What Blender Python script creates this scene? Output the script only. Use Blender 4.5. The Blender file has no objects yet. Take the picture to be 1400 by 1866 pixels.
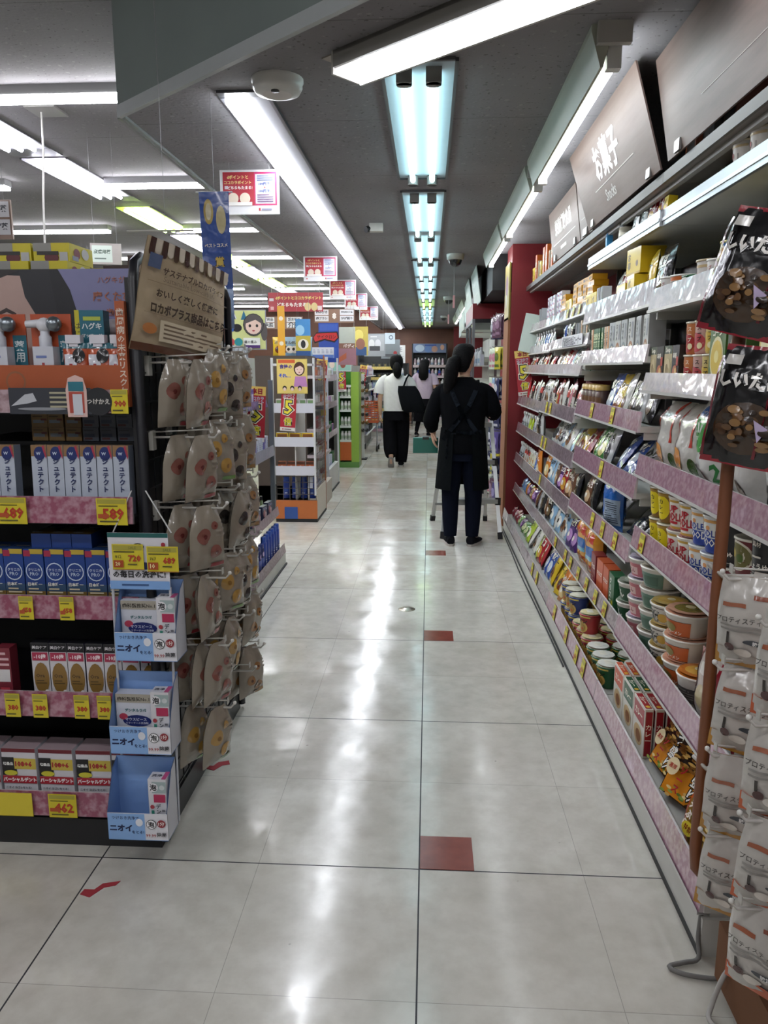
import bpy, math, random
from mathutils import Vector, Matrix, Euler

# ------------------------------------------------------------------ camera, world, exposure
sc = bpy.context.scene
COL = sc.collection
R = random.Random(11)
PI = math.pi
CAM_Z = 1.38
cam_d = bpy.data.cameras.new('camera')
cam_d.sensor_fit = 'VERTICAL'
cam_d.sensor_height = 36.0
cam_d.sensor_width = 27.0
cam_d.lens = 36.0 * 1380.0 / 1866.0
cam_d.clip_start = 0.02
cam = bpy.data.objects.new('camera', cam_d)
cam.location = (0, 0, CAM_Z)
cam.rotation_euler = (PI / 2 - 0.1876, 0, 0.0584)
COL.objects.link(cam)
sc.camera = cam
w = bpy.data.worlds.new('world')
sc.world = w
w.use_nodes = True
w.node_tree.nodes['Background'].inputs[0].default_value = (0.75, 0.85, 1, 1)
w.node_tree.nodes['Background'].inputs[1].default_value = 0.02
sc.view_settings.view_transform = 'Standard'
sc.view_settings.look = 'None'
sc.view_settings.exposure = 0.97
sc.view_settings.gamma = 1
sc.view_settings.use_curve_mapping = False
sc.cycles.max_bounces = 7
sc.cycles.diffuse_bounces = 3
sc.cycles.glossy_bounces = 3
sc.cycles.transmission_bounces = 4
sc.cycles.transparent_max_bounces = 8
sc.cycles.sample_clamp_indirect = 4.0
sc.cycles.caustics_reflective = False
sc.cycles.caustics_refractive = False
# brightness of the lamps themselves
LED = 17.0        # white LED strips and bars
TUBE = 4.0       # fluorescent tubes under the middle of the low ceiling
WALLTUBE = 10.0   # batten tubes over the snack wall
HI = 16.0         # lamps of the high ceiling

CEIL = 2.38
HIGH = 2.85

# ------------------------------------------------------------------ colours and materials
def lin(h):
    h = h.lstrip('#')
    if len(h) == 3: h = ''.join(c * 2 for c in h)
    out = []
    for i in (0, 2, 4):
        c = int(h[i:i + 2], 16) / 255.0
        out.append(c / 12.92 if c <= 0.04045 else ((c + 0.055) / 1.055) ** 2.4)
    return (out[0], out[1], out[2], 1.0)
_lc = {}
def L(h):
    if h not in _lc: _lc[h] = lin(h)
    return _lc[h]

MATS = {}
def nodes_of(m):
    m.use_nodes = True
    nt = m.node_tree
    return nt, nt.nodes, nt.links, nt.nodes['Principled BSDF']
def setin(b, **k):
    for n, v in k.items():
        b.inputs[n.replace('_', ' ')].default_value = v
def cmat(name, rough=0.4, metal=0.0, bump=0.0, bscale=60.0, coat=0.0, spec=0.5, tint=0.06, nscale=25.0, sheen=0.0):
    """A surface that takes its own colour from the mesh and breaks it up with a little noise."""
    m = bpy.data.materials.new(name)
    nt, N, K, b = nodes_of(m)
    a = N.new('ShaderNodeAttribute'); a.attribute_name = 'Col'
    tc = N.new('ShaderNodeTexCoord')
    nz = N.new('ShaderNodeTexNoise'); nz.inputs['Scale'].default_value = nscale; nz.inputs['Detail'].default_value = 3
    K.new(tc.outputs['Object'], nz.inputs['Vector'])
    mr = N.new('ShaderNodeMapRange')
    mr.inputs['To Min'].default_value = 1 - tint; mr.inputs['To Max'].default_value = 1 + tint
    K.new(nz.outputs['Fac'], mr.inputs['Value'])
    mx = N.new('ShaderNodeVectorMath'); mx.operation = 'SCALE'
    K.new(a.outputs['Color'], mx.inputs[0]); K.new(mr.outputs['Result'], mx.inputs['Scale'])
    K.new(mx.outputs['Vector'], b.inputs['Base Color'])
    setin(b, Roughness=rough, Metallic=metal, Coat_Weight=coat, Coat_Roughness=0.08, Specular_IOR_Level=spec, Sheen_Weight=sheen)
    if bump:
        n2 = N.new('ShaderNodeTexNoise'); n2.inputs['Scale'].default_value = bscale; n2.inputs['Detail'].default_value = 2
        K.new(tc.outputs['Object'], n2.inputs['Vector'])
        bp = N.new('ShaderNodeBump'); bp.inputs['Strength'].default_value = bump; bp.inputs['Distance'].default_value = 0.01
        K.new(n2.outputs['Fac'], bp.inputs['Height']); K.new(bp.outputs['Normal'], b.inputs['Normal'])
    MATS[name] = m
    return m
cmat('card', 0.42, coat=0.15)
cmat('film', 0.2, bump=0.85, bscale=20, coat=0.6, tint=0.03)
cmat('plastic', 0.32, tint=0.03)
cmat('matte', 0.8, tint=0.05)
cmat('painted_metal', 0.38, tint=0.04)
cmat('steel', 0.28, metal=0.85, tint=0.05)
cmat('cloth', 0.95, bump=0.5, bscale=22, tint=0.1, spec=0.08)
cmat('skin', 0.55, tint=0.05)
cmat('hair', 0.65, bump=0.6, bscale=110, tint=0.25, nscale=80, spec=0.12)
cmat('rubber', 0.7)
def rail_mat():
    m = bpy.data.materials.new('rail'); nt, N, K, b = nodes_of(m)
    a = N.new('ShaderNodeAttribute'); a.attribute_name = 'Col'
    tc = N.new('ShaderNodeTexCoord')
    nz = N.new('ShaderNodeTexNoise'); nz.inputs['Scale'].default_value = 55; nz.inputs['Detail'].default_value = 2
    K.new(tc.outputs['Object'], nz.inputs['Vector'])
    cr = N.new('ShaderNodeMapRange'); cr.inputs['From Min'].default_value = .4; cr.inputs['From Max'].default_value = .65
    cr.inputs['To Min'].default_value = 0; cr.inputs['To Max'].default_value = .3
    K.new(nz.outputs['Fac'], cr.inputs['Value'])
    mx = N.new('ShaderNodeMix'); mx.data_type = 'RGBA'
    K.new(cr.outputs['Result'], mx.inputs['Factor']); K.new(a.outputs['Color'], mx.inputs['A']); mx.inputs['B'].default_value = L('#e6cfd6')
    K.new(mx.outputs['Result'], b.inputs['Base Color'])
    n2 = N.new('ShaderNodeTexNoise'); n2.inputs['Scale'].default_value = 7
    K.new(tc.outputs['Object'], n2.inputs['Vector'])
    bp = N.new('ShaderNodeBump'); bp.inputs['Strength'].default_value = .25; bp.inputs['Distance'].default_value = .02
    K.new(n2.outputs['Fac'], bp.inputs['Height']); K.new(bp.outputs['Normal'], b.inputs['Coat Normal'])
    setin(b, Roughness=0.35, Coat_Weight=1.0, Coat_Roughness=0.06)
    MATS['rail'] = m
rail_mat()
def clear_mat():
    m = bpy.data.materials.new('clear'); nt, N, K, b = nodes_of(m)
    tr = N.new('ShaderNodeBsdfTransparent'); gl = N.new('ShaderNodeBsdfGlossy'); gl.inputs['Roughness'].default_value = .08
    fr = N.new('ShaderNodeLayerWeight'); fr.inputs['Blend'].default_value = .25
    mx = N.new('ShaderNodeMixShader'); ad = N.new('ShaderNodeMath'); ad.operation = 'MULTIPLY_ADD'
    ad.inputs[1].default_value = .5; ad.inputs[2].default_value = .06
    K.new(fr.outputs['Facing'], ad.inputs[0]); K.new(ad.outputs[0], mx.inputs[0])
    K.new(tr.outputs[0], mx.inputs[1]); K.new(gl.outputs[0], mx.inputs[2])
    K.new(mx.outputs[0], N['Material Output'].inputs['Surface'])
    tr.inputs[0].default_value = (.95, .96, .97, 1)
    MATS['clear'] = m
clear_mat()
def emit(name, col, s):
    m = bpy.data.materials.new(name); nt, N, K, b = nodes_of(m)
    b.inputs['Base Color'].default_value = (.8, .8, .8, 1)
    b.inputs['Emission Color'].default_value = L(col); b.inputs['Emission Strength'].default_value = s
    MATS[name] = m
emit('led_white', '#f4f8ff', LED)
emit('tube_cyan', '#d4fbff', TUBE)
emit('tube_lime', '#d8ff70', TUBE * .8)
emit('tube_wall', '#f2f8ff', WALLTUBE)
emit('bar_white', '#fbfbff', HI * 1.2)
emit('tube_high', '#f1f0ff', HI)
emit('tube_high_lime', '#dcff8a', HI * .8)

# ------------------------------------------------------------------ mesh builder
class M:
    def __init__(s):
        s.v = []; s.f = []; s.c = []; s.m = []; s.s = []
    def add(s, pts, faces, col, mat='card', smooth=False):
        o = len(s.v)
        s.v.extend([tuple(p) for p in pts])
        for i, f in enumerate(faces):
            s.f.append(tuple(o + k for k in f))
            s.c.append(L(col if isinstance(col, str) else col[i]))
            s.m.append(mat); s.s.append(smooth)
        return s
    def quad(s, a, b, c, d, col, mat='card'):
        return s.add([a, b, c, d], [(0, 1, 2, 3)], col, mat)
    def box(s, x0, x1, y0, y1, z0, z1, col, mat='card', front=None, top=None, side=None, back=None):
        p = [(x0, y0, z0), (x1, y0, z0), (x1, y1, z0), (x0, y1, z0), (x0, y0, z1), (x1, y0, z1), (x1, y1, z1), (x0, y1, z1)]
        f = [(0, 1, 5, 4), (1, 2, 6, 5), (2, 3, 7, 6), (3, 0, 4, 7), (4, 5, 6, 7), (3, 2, 1, 0)]
        return s.add(p, f, [front or col, side or col, back or col, side or col, top or col, col], mat)
    def bar(s, a, b, wx, wy, col, mat='painted_metal', up=(0, 0, 1)):
        """A square-section bar from a to b."""
        a = Vector(a); b = Vector(b); d = (b - a).normalized(); u = Vector(up)
        if abs(d.dot(u)) > .95: u = Vector((0, 1, 0))
        sx = d.cross(u).normalized(); sy = sx.cross(d).normalized()
        q = [a + sx * i * wx / 2 + sy * j * wy / 2 for i, j in ((-1, -1), (1, -1), (1, 1), (-1, 1))]
        q += [p + (b - a) for p in q]
        return s.add(q, [(0, 1, 5, 4), (1, 2, 6, 5), (2, 3, 7, 6), (3, 0, 4, 7), (3, 2, 1, 0), (4, 5, 6, 7)], col, mat)
    def tube(s, path, r, col, mat='plastic', n=8, caps=True):
        """A round tube along a path; r may be a list."""
        P = [Vector(p) for p in path]; k = len(P); rr = r if isinstance(r, (list, tuple)) else [r] * k
        pts = []; prev = None
        for i in range(k):
            d = (P[min(i + 1, k - 1)] - P[max(i - 1, 0)]).normalized()
            u = prev if prev is not None else (Vector((0, 0, 1)) if abs(d.z) < .9 else Vector((1, 0, 0)))
            sx = d.cross(u)
            if sx.length < 1e-5: sx = d.cross(Vector((1, .3, 0)))
            sx.normalize(); u2 = sx.cross(d).normalized(); prev = u2
            for j in range(n):
                t = 2 * PI * j / n
                pts.append(P[i] + (sx * math.cos(t) + u2 * math.sin(t)) * rr[i])
        f = [(i * n + j, i * n + (j + 1) % n, (i + 1) * n + (j + 1) % n, (i + 1) * n + j) for i in range(k - 1) for j in range(n)]
        s.add(pts, f, col, mat, True)
        if caps:
            s.add(pts[:n], [tuple(range(n))[::-1]], col, mat); s.add(pts[-n:], [tuple(range(n))], col, mat)
        return s
    def lathe(s, prof, col, mat='plastic', n=20, cx=0, cy=0, smooth=True, capb=True, capt=True):
        """prof: (r, z) upward; col: one colour, or one per band between two profile points."""
        pts = [(cx + r * math.sin(2 * PI * j / n), cy - r * math.cos(2 * PI * j / n), z) for r, z in prof for j in range(n)]
        k = len(prof)
        f = []; c = []
        for i in range(k - 1):
            for j in range(n):
                f.append((i * n + j, i * n + (j + 1) % n, (i + 1) * n + (j + 1) % n, (i + 1) * n + j))
                c.append(col if isinstance(col, str) else col[i])
        s.add(pts, f, c, mat, smooth)
        if capb and prof[0][0] > 1e-4: s.add(pts[:n], [tuple(range(n))[::-1]], c[0], mat)
        if capt and prof[-1][0] > 1e-4: s.add(pts[-n:], [tuple(range(n))], c[-1], mat)
        return s
    def loft(s, rings, col, mat='cloth', caps=True, smooth=True):
        n = len(rings[0]); k = len(rings)
        pts = [p for r in rings for p in r]
        f = [(i * n + j, i * n + (j + 1) % n, (i + 1) * n + (j + 1) % n, (i + 1) * n + j) for i in range(k - 1) for j in range(n)]
        s.add(pts, f, col, mat, smooth)
        if caps:
            s.add(rings[0], [tuple(range(n))[::-1]], col, mat, smooth); s.add(rings[-1], [tuple(range(n))], col, mat, smooth)
        return s
    def ball(s, c, r, col, mat='plastic', n=12, k=8, sc=(1, 1, 1)):
        prof = []
        pts = []
        for i in range(k + 1):
            a = -PI / 2 + PI * i / k
            for j in range(n):
                t = 2 * PI * j / n
                pts.append((c[0] + sc[0] * r * math.cos(a) * math.cos(t), c[1] + sc[1] * r * math.cos(a) * math.sin(t), c[2] + sc[2] * r * math.sin(a)))
        f = [(i * n + j, i * n + (j + 1) % n, (i + 1) * n + (j + 1) % n, (i + 1) * n + j) for i in range(k) for j in range(n)]
        return s.add(pts, f, col, mat, True)
    def xform(s, mtx, start=0):
        for i in range(start, len(s.v)): s.v[i] = tuple(mtx @ Vector(s.v[i]))
        return s
    def mesh(s, name):
        me = bpy.data.meshes.new(name)
        me.from_pydata(s.v, [], s.f)
        names = []
        for m in s.m:
            if m not in names: names.append(m)
        for n in names: me.materials.append(MATS[n])
        idx = {n: i for i, n in enumerate(names)}
        me.polygons.foreach_set('material_index', [idx[m] for m in s.m])
        me.polygons.foreach_set('use_smooth', s.s)
        ca = me.color_attributes.new('Col', 'FLOAT_COLOR', 'CORNER')
        buf = []
        for f, c in zip(s.f, s.c): buf.extend(c * len(f))
        ca.data.foreach_set('color', buf)
        me.update()
        return me
    def obj(s, name, parent=None, loc=(0, 0, 0), rz=0.0):
        o = bpy.data.objects.new(name, s.mesh(name))
        COL.objects.link(o)
        o.location = loc; o.rotation_euler = (0, 0, rz)
        if parent is not None: o.parent = parent
        return o

def tag(o, label=None, cat=None, group=None, kind=None):
    if label: o['label'] = label
    if cat: o['category'] = cat
    if group: o['group'] = group
    if kind: o['kind'] = kind
    return o
def empty(name, loc=(0, 0, 0), rz=0.0):
    o = bpy.data.objects.new(name, None)
    o.empty_display_size = .05
    COL.objects.link(o); o.location = loc; o.rotation_euler = (0, 0, rz)
    return o
def structure(o, label=None):
    o['kind'] = 'structure'
    if label: o['label'] = label
    return o

# ------------------------------------------------------------------ lettering and printed shapes
_gl = {}
def glyphs(s, bold=0.0):
    k = (s, bold)
    if k not in _gl:
        c = bpy.data.curves.new('lettering', 'FONT')
        c.body = s; c.size = 1.0; c.resolution_u = 1; c.offset = bold; c.fill_mode = 'FRONT'
        o = bpy.data.objects.new('lettering', c)
        me = bpy.data.meshes.new_from_object(o)
        vs = [(v.co.x, v.co.y) for v in me.vertices]; fs = [tuple(p.vertices) for p in me.polygons]
        fs = [f if sum(vs[f[i]][0] * vs[f[(i + 1) % len(f)]][1] - vs[f[(i + 1) % len(f)]][0] * vs[f[i]][1] for i in range(len(f))) > 0 else f[::-1] for f in fs]
        bpy.data.objects.remove(o); bpy.data.curves.remove(c); bpy.data.meshes.remove(me)
        x0 = min([p[0] for p in vs] or [0]); x1 = max([p[0] for p in vs] or [1])
        y0 = min([p[1] for p in vs] or [0]); y1 = max([p[1] for p in vs] or [1])
        _gl[k] = (vs, fs, x0, x1, y0, y1)
    return _gl[k]

def art(m, items, fmap, w, h, mat='card', n=1):
    """Print items on a face: fmap(x, z, eps) gives the 3-D point of the face; u, v run 0..1 over w x h."""
    e = 0.0004
    step = 0.0003
    for it in items:
        k = it[0]
        e += step
        if k == 'r':
            _, u0, v0, u1, v1, col = it[:6]
            nx = max(1, int(round(n * (u1 - u0)))) if n > 1 else 1
            nz = max(1, int(round(n * (v1 - v0)))) if n > 1 else 1
            pts = [fmap((u0 + (u1 - u0) * i / nx - .5) * w, (v0 + (v1 - v0) * j / nz) * h, e) for j in range(nz + 1) for i in range(nx + 1)]
            m.add(pts, [(j * (nx + 1) + i, j * (nx + 1) + i + 1, (j + 1) * (nx + 1) + i + 1, (j + 1) * (nx + 1) + i) for j in range(nz) for i in range(nx)], col, mat, n > 1)
        elif k == 'p':
            pts = [fmap((u - .5) * w, v * h, e) for u, v in it[1]]
            m.add(pts, [tuple(range(len(pts)))], it[2], mat)
        elif k in 'ce':
            if k == 'c': _, u, v, r, col = it; ru = r; rv = r * w / h
            else: _, u, v, ru, rv, col = it
            q = 16
            pts = [fmap((u - .5) * w, v * h, e)]
            for rr in (.5, 1):
                pts += [fmap((u - .5 + rr * ru * math.cos(2 * PI * i / q)) * w, (v + rr * rv * math.sin(2 * PI * i / q)) * h, e) for i in range(q)]
            f = [(0, 1 + i, 1 + (i + 1) % q) for i in range(q)] + [(1 + i, 1 + q + i, 1 + q + (i + 1) % q, 1 + (i + 1) % q) for i in range(q)]
            m.add(pts, f, col, mat, n > 1)
        elif k == 't':      # text: string, centre u, centre v, width as a fraction of w, colour, boldness, squash
            _, s, u, v, fw, col = it[:6]
            bold = it[6] if len(it) > 6 else 0.0
            vs, fs, x0, x1, y0, y1 = glyphs(s, bold)
            sx = fw * w / max(x1 - x0, 1e-4)
            sy = sx * (it[7] if len(it) > 7 else 1.0)
            xm = (x0 + x1) / 2; ym = (y0 + y1) / 2
            m.add([fmap((u - .5) * w + (x - xm) * sx, v * h + (y - ym) * sy, e) for x, y in vs], fs, col, mat)
        elif k == 'v':      # vertical text: string, centre u, centre v, height as a fraction of h, colour, boldness
            _, s, u, v, fh, col = it[:6]
            bold = it[6] if len(it) > 6 else 0.0
            q = fh * h / len(s)
            for i, ch in enumerate(s):
                vs, fs, x0, x1, y0, y1 = glyphs(ch, bold)
                xm = (x0 + x1) / 2
                zc = v * h + (len(s) / 2 - i - .5) * q
                m.add([fmap((u - .5) * w + (x - xm) * q * .95, zc + (y - .35) * q * .95, e) for x, y in vs], fs, col, mat)
        elif k == 'o':      # outlined text: string, u, v, width, fill, inner line, outer line, inner and outer growth
            _, s, u, v, fw, c1, c2, c3, g1, g2 = it
            vs, fs, x0, x1, y0, y1 = glyphs(s, 0.02)
            sx = fw * w / max(x1 - x0, 1e-4); xm = (x0 + x1) / 2; ym = (y0 + y1) / 2
            for bb, cc in ((g2, c3), (g1, c2), (0.02, c1)):
                vs2, fs2 = glyphs(s, bb)[:2]
                ee = e
                m.add([fmap((u - .5) * w + (x - xm) * sx, v * h + (y - ym) * sx, ee) for x, y in vs2], fs2, cc, mat)
                e += step
        elif k == 'l':      # fake small print: lines u0, v0, u1, v1, count, colour
            _, u0, v0, u1, v1, cnt, col = it
            for i in range(cnt):
                vv = v0 + (v1 - v0) * (i + .5) / cnt; hh = (v1 - v0) / cnt * .22
                art(m, [('r', u0, vv - hh, u1 - (u1 - u0) * (.25 if i == cnt - 1 else 0), vv + hh, col)], lambda x, z, _e, ee=e: fmap(x, z, ee), w, h, mat, n)
    return m
def flat(y=0.0):
    return lambda x, z, e: (x, y - e, z)
def flat_side(x0):
    return lambda x, z, e: (x0 + e, x, z)
def flat_top(z0):
    return lambda x, z, e: (x, z, z0 + e)

# ------------------------------------------------------------------ the shell of the shop
class NG:
    """A short hand for node maths."""
    def __init__(s, m):
        s.nt, s.N, s.K, s.b = nodes_of(m)
    def put(s, sock, v):
        if isinstance(v, bpy.types.NodeSocket): s.K.new(v, sock)
        else: sock.default_value = v
    def m(s, op, a, b=None, c=None):
        n = s.N.new('ShaderNodeMath'); n.operation = op
        s.put(n.inputs[0], a)
        if b is not None: s.put(n.inputs[1], b)
        if c is not None: s.put(n.inputs[2], c)
        return n.outputs[0]
    def noise(s, vec, scale, detail=3, rough=.5):
        n = s.N.new('ShaderNodeTexNoise'); n.inputs['Scale'].default_value = scale
        n.inputs['Detail'].default_value = detail; n.inputs['Roughness'].default_value = rough
        s.K.new(vec, n.inputs['Vector']); return n.outputs['Fac']
    def rng(s, v, a, b, c, d):
        n = s.N.new('ShaderNodeMapRange'); s.put(n.inputs['Value'], v)
        for k, q in zip(('From Min', 'From Max', 'To Min', 'To Max'), (a, b, c, d)): n.inputs[k].default_value = q
        return n.outputs['Result']
    def mix(s, f, a, b):
        n = s.N.new('ShaderNodeMix'); n.data_type = 'RGBA'
        s.put(n.inputs['Factor'], f)
        for k, q in (('A', a), ('B', b)):
            if isinstance(q, str): n.inputs[k].default_value = L(q)
            else: s.K.new(q, n.inputs[k])
        return n.outputs['Result']
def floor_material():
    m = bpy.data.materials.new('polished_vinyl_tile'); g = NG(m)
    tc = g.N.new('ShaderNodeTexCoord'); P = tc.outputs['Object']
    sp = g.N.new('ShaderNodeSeparateXYZ'); g.K.new(P, sp.inputs[0])
    T = 0.4545
    tx = g.m('DIVIDE', g.m('ADD', sp.outputs[0], 0.0125), T)
    ty = g.m('DIVIDE', g.m('ADD', sp.outputs[1], -1.447), T)
    cell = g.N.new('ShaderNodeCombineXYZ')
    g.K.new(g.m('FLOOR', tx), cell.inputs[0]); g.K.new(g.m('FLOOR', ty), cell.inputs[1])
    wn = g.N.new('ShaderNodeTexWhiteNoise'); wn.noise_dimensions = '2D'; g.K.new(cell.outputs[0], wn.inputs['Vector'])
    def joint(t, per, off, width):
        f = g.m('FRACT', g.m('ADD', g.m('DIVIDE', g.m('SUBTRACT', t, off), per), .5))
        d = g.m('MULTIPLY', g.m('ABSOLUTE', g.m('SUBTRACT', f, .5)), per * T)
        return g.m('LESS_THAN', d, width / 2)
    dark = g.m('MAXIMUM', joint(tx, 2, 0, .0042), joint(ty, 2, 1, .0042))
    thin = g.m('MAXIMUM', joint(tx, 2, 1, .0016), joint(ty, 2, 0, .0016))
    n1 = g.noise(P, 3.2, 5, .6); n2 = g.noise(P, 14, 4, .6); n3 = g.noise(P, 1.1, 2)
    base = g.mix(g.rng(n1, .35, .7, 0, 1), '#d0cec5', '#bab7ad')
    base = g.mix(g.rng(n2, .4, .72, 0, .45), base, '#a8a398')
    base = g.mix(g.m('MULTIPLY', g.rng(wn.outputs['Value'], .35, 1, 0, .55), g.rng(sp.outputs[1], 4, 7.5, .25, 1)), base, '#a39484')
    base = g.mix(g.rng(n3, .5, .75, 0, .2), base, '#d2d0c8')
    st = g.noise(P, 26, 2); base = g.mix(g.rng(st, .76, .8, 0, .5), base, '#5c564e')
    base = g.mix(g.m('MULTIPLY', thin, .45), base, '#4f4c48')
    base = g.mix(dark, base, '#23242a')
    g.K.new(base, g.b.inputs['Base Color'])
    rough = g.rng(g.noise(P, 5, 4), .3, .7, .10, .24)
    rough = g.m('MAXIMUM', rough, g.m('MULTIPLY', dark, .6))
    g.K.new(rough, g.b.inputs['Roughness'])
    bp = g.N.new('ShaderNodeBump'); bp.inputs['Strength'].default_value = .09; bp.inputs['Distance'].default_value = .02
    wav = g.m('ADD', g.noise(P, 6, 2), g.m('MULTIPLY', wn.outputs['Value'], .12))
    g.K.new(wav, bp.inputs['Height']); g.K.new(bp.outputs['Normal'], g.b.inputs['Normal'])
    setin(g.b, Specular_IOR_Level=.45)
    return m
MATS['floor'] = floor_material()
def ceiling_material():
    m = bpy.data.materials.new('speckled_ceiling_board'); g = NG(m)
    tc = g.N.new('ShaderNodeTexCoord'); P = tc.outputs['Object']
    sp = g.N.new('ShaderNodeSeparateXYZ'); g.K.new(P, sp.inputs[0])
    n1 = g.noise(P, 1.3, 3); n2 = g.noise(P, 60, 2, .4); n3 = g.noise(P, 34, 2, .4)
    base = g.mix(g.rng(n1, .3, .7, 0, 1), '#8f8d90', '#807d80')
    base = g.mix(g.rng(n2, .67, .70, 0, .55), base, '#4a4644')
    base = g.mix(g.rng(n3, .3, .34, .5, 0), base, '#a3a09e')
    fy = g.m('FRACT', g.m('DIVIDE', g.m('ADD', sp.outputs[1], .3), .91))
    seam = g.m('LESS_THAN', g.m('MULTIPLY', fy, .91), .005)
    base = g.mix(g.m('MULTIPLY', seam, .5), base, '#4a4848')
    g.K.new(base, g.b.inputs['Base Color'])
    bp = g.N.new('ShaderNodeBump'); bp.inputs['Strength'].default_value = .3; bp.inputs['Distance'].default_value = .004
    g.K.new(n2, bp.inputs['Height']); g.K.new(bp.outputs['Normal'], g.b.inputs['Normal'])
    setin(g.b, Roughness=.85, Specular_IOR_Level=.25)
    return m
MATS['ceiling'] = ceiling_material()
def wall_material(name, a, b, rough=.6, grain=2.0):
    m = bpy.data.materials.new(name); g = NG(m)
    tc = g.N.new('ShaderNodeTexCoord'); P = tc.outputs['Object']
    g.K.new(g.mix(g.rng(g.noise(P, grain, 4), .3, .7, 0, 1), a, b), g.b.inputs['Base Color'])
    setin(g.b, Roughness=rough)
    MATS[name] = m
wall_material('wall_paint', '#8d8c8a', '#82807e', .7)
wall_material('red_wall', '#84242a', '#751d24', .4)
wall_material('soffit_panel', '#7c8683', '#747e7b', .25)
wall_material('brown_wall', '#8a5f4b', '#7a5242', .5)
wall_material('inlay', '#8b4538', '#7a3a30', .2, 20)
def wood_sign():
    m = bpy.data.materials.new('wood_print'); g = NG(m)
    tc = g.N.new('ShaderNodeTexCoord'); mp = g.N.new('ShaderNodeMapping'); mp.inputs['Scale'].default_value = (1.2, 1.2, 14)
    g.K.new(tc.outputs['Object'], mp.inputs['Vector'])
    n1 = g.noise(mp.outputs[0], 2.2, 5, .6); n2 = g.noise(tc.outputs['Object'], 1.6, 2)
    base = g.mix(g.rng(n1, .3, .7, 0, 1), '#7c685f', '#665249')
    base = g.mix(g.rng(n2, .35, .7, 0, .5), base, '#877a75')
    g.K.new(base, g.b.inputs['Base Color']); setin(g.b, Roughness=.45, Specular_IOR_Level=.35)
    MATS['wood_print'] = m
wood_sign()
wall_material('shelf_white', '#c9c8c2', '#bfbeb8', .45, 5)
wall_material('shelf_black', '#1d1e21', '#17181a', .4, 5)
wall_material('dark_void', '#1a1a1d', '#121214', .6)

XL, XR, YB, YF = -7.0, 1.3, 20.2, -2.2
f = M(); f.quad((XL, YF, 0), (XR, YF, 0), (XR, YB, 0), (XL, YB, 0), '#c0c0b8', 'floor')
floor = structure(f.obj('floor'), 'large pale stone-look floor tiles with dark joints, polished')
for cx, cy in ((-.0105, 1.903), (-.0105, 3.72), (-.0105, 5.535)):
    q = M(); q.box(cx, cx + .152, cy, cy + .152, 0.0, .0012, '#8b4538', 'inlay')
    structure(q.obj('floor_inlay', floor))
for pts in (((-.915, 1.745), (-.885, 1.735), (-.862, 1.775), (-.835, 1.785), (-.828, 1.803), (-.872, 1.79), (-.885, 1.765), (-.912, 1.765)),
            ((-.765, 2.40), (-.735, 2.39), (-.715, 2.425), (-.69, 2.435), (-.70, 2.46), (-.735, 2.445), (-.745, 2.42), (-.762, 2.42))):
    q = M(); q.add([(x, y, .0016) for x, y in pts] + [(x, y, 0) for x, y in pts], [tuple(range(8))] + [(i, 8 + i, 8 + (i + 1) % 8, (i + 1) % 8) for i in range(8)], '#9c2f38', 'matte')
    tag(q.obj('floor_tape'), 'torn red tape scrap on the floor ' + ('below the corner of the toothpaste shelves' if pts[0][1] < 2 else 'beside the cookie bag panel'), 'tape')
q = M(); q.lathe([(.001, .004), (.032, .004), (.034, .0025), (.046, .0025), (.05, .0)], ['#b9b6a8', '#4b463e', '#c4bfae', '#8c8778'], 'steel', 24, capb=False, capt=False)
tag(q.obj('floor_drain', loc=(-.115, 4.235, 0)), 'round metal floor cap set into the aisle tiles', 'floor drain')

# low ceiling with a diagonal leading edge, higher ceiling around it
cpl = [(-1.23, YB), (-1.23, 3.22), (1.62, .73), (1.62, YB)]
c = M()
c.add([(x, y, CEIL) for x, y in cpl], [(0, 1, 2, 3)], '#888888', 'ceiling')
structure(c.obj('ceiling'), 'low grey speckled ceiling over the aisle')
c = M(); c.quad((XL, YB, HIGH), (XR + .4, YB, HIGH), (XR + .4, YF, HIGH), (XL, YF, HIGH), '#888888', 'ceiling')
structure(c.obj('ceiling_upper'), 'higher grey speckled ceiling over the other aisles')
c = M(); c.box(-1.245, -1.23, 3.22, YB, CEIL - .012, HIGH, '#888', 'soffit_panel')
a = Vector((-1.245, 3.22, 0)); b = Vector((1.62, .715, 0)); nrm = Vector((-.66, -.75, 0)).normalized() * .015
p = [a, b, b + nrm, a + nrm]
c.add([(v.x, v.y, CEIL + .03) for v in p] + [(v.x, v.y, HIGH) for v in p], [(0, 1, 5, 4), (1, 2, 6, 5), (2, 3, 7, 6), (3, 0, 4, 7), (3, 2, 1, 0)], '#888', 'soffit_panel')
structure(c.obj('trim_1'), 'glossy grey green drop panel where the ceiling steps down')
c = M()
p = [a, b, b + nrm * 1.3, a + nrm * 1.3]
c.add([(v.x, v.y, CEIL - .014) for v in p] + [(v.x, v.y, CEIL + .031) for v in p], [(0, 1, 5, 4), (1, 2, 6, 5), (2, 3, 7, 6), (3, 0, 4, 7), (3, 2, 1, 0)], '#a3a8a8', 'painted_metal')
c.box(-1.262, -1.245, 3.22, YB, CEIL - .014, CEIL + .02, '#6d6f70', 'painted_metal')
structure(c.obj('trim_2'), 'pale edge strip along the bottom of the ceiling drop')

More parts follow.
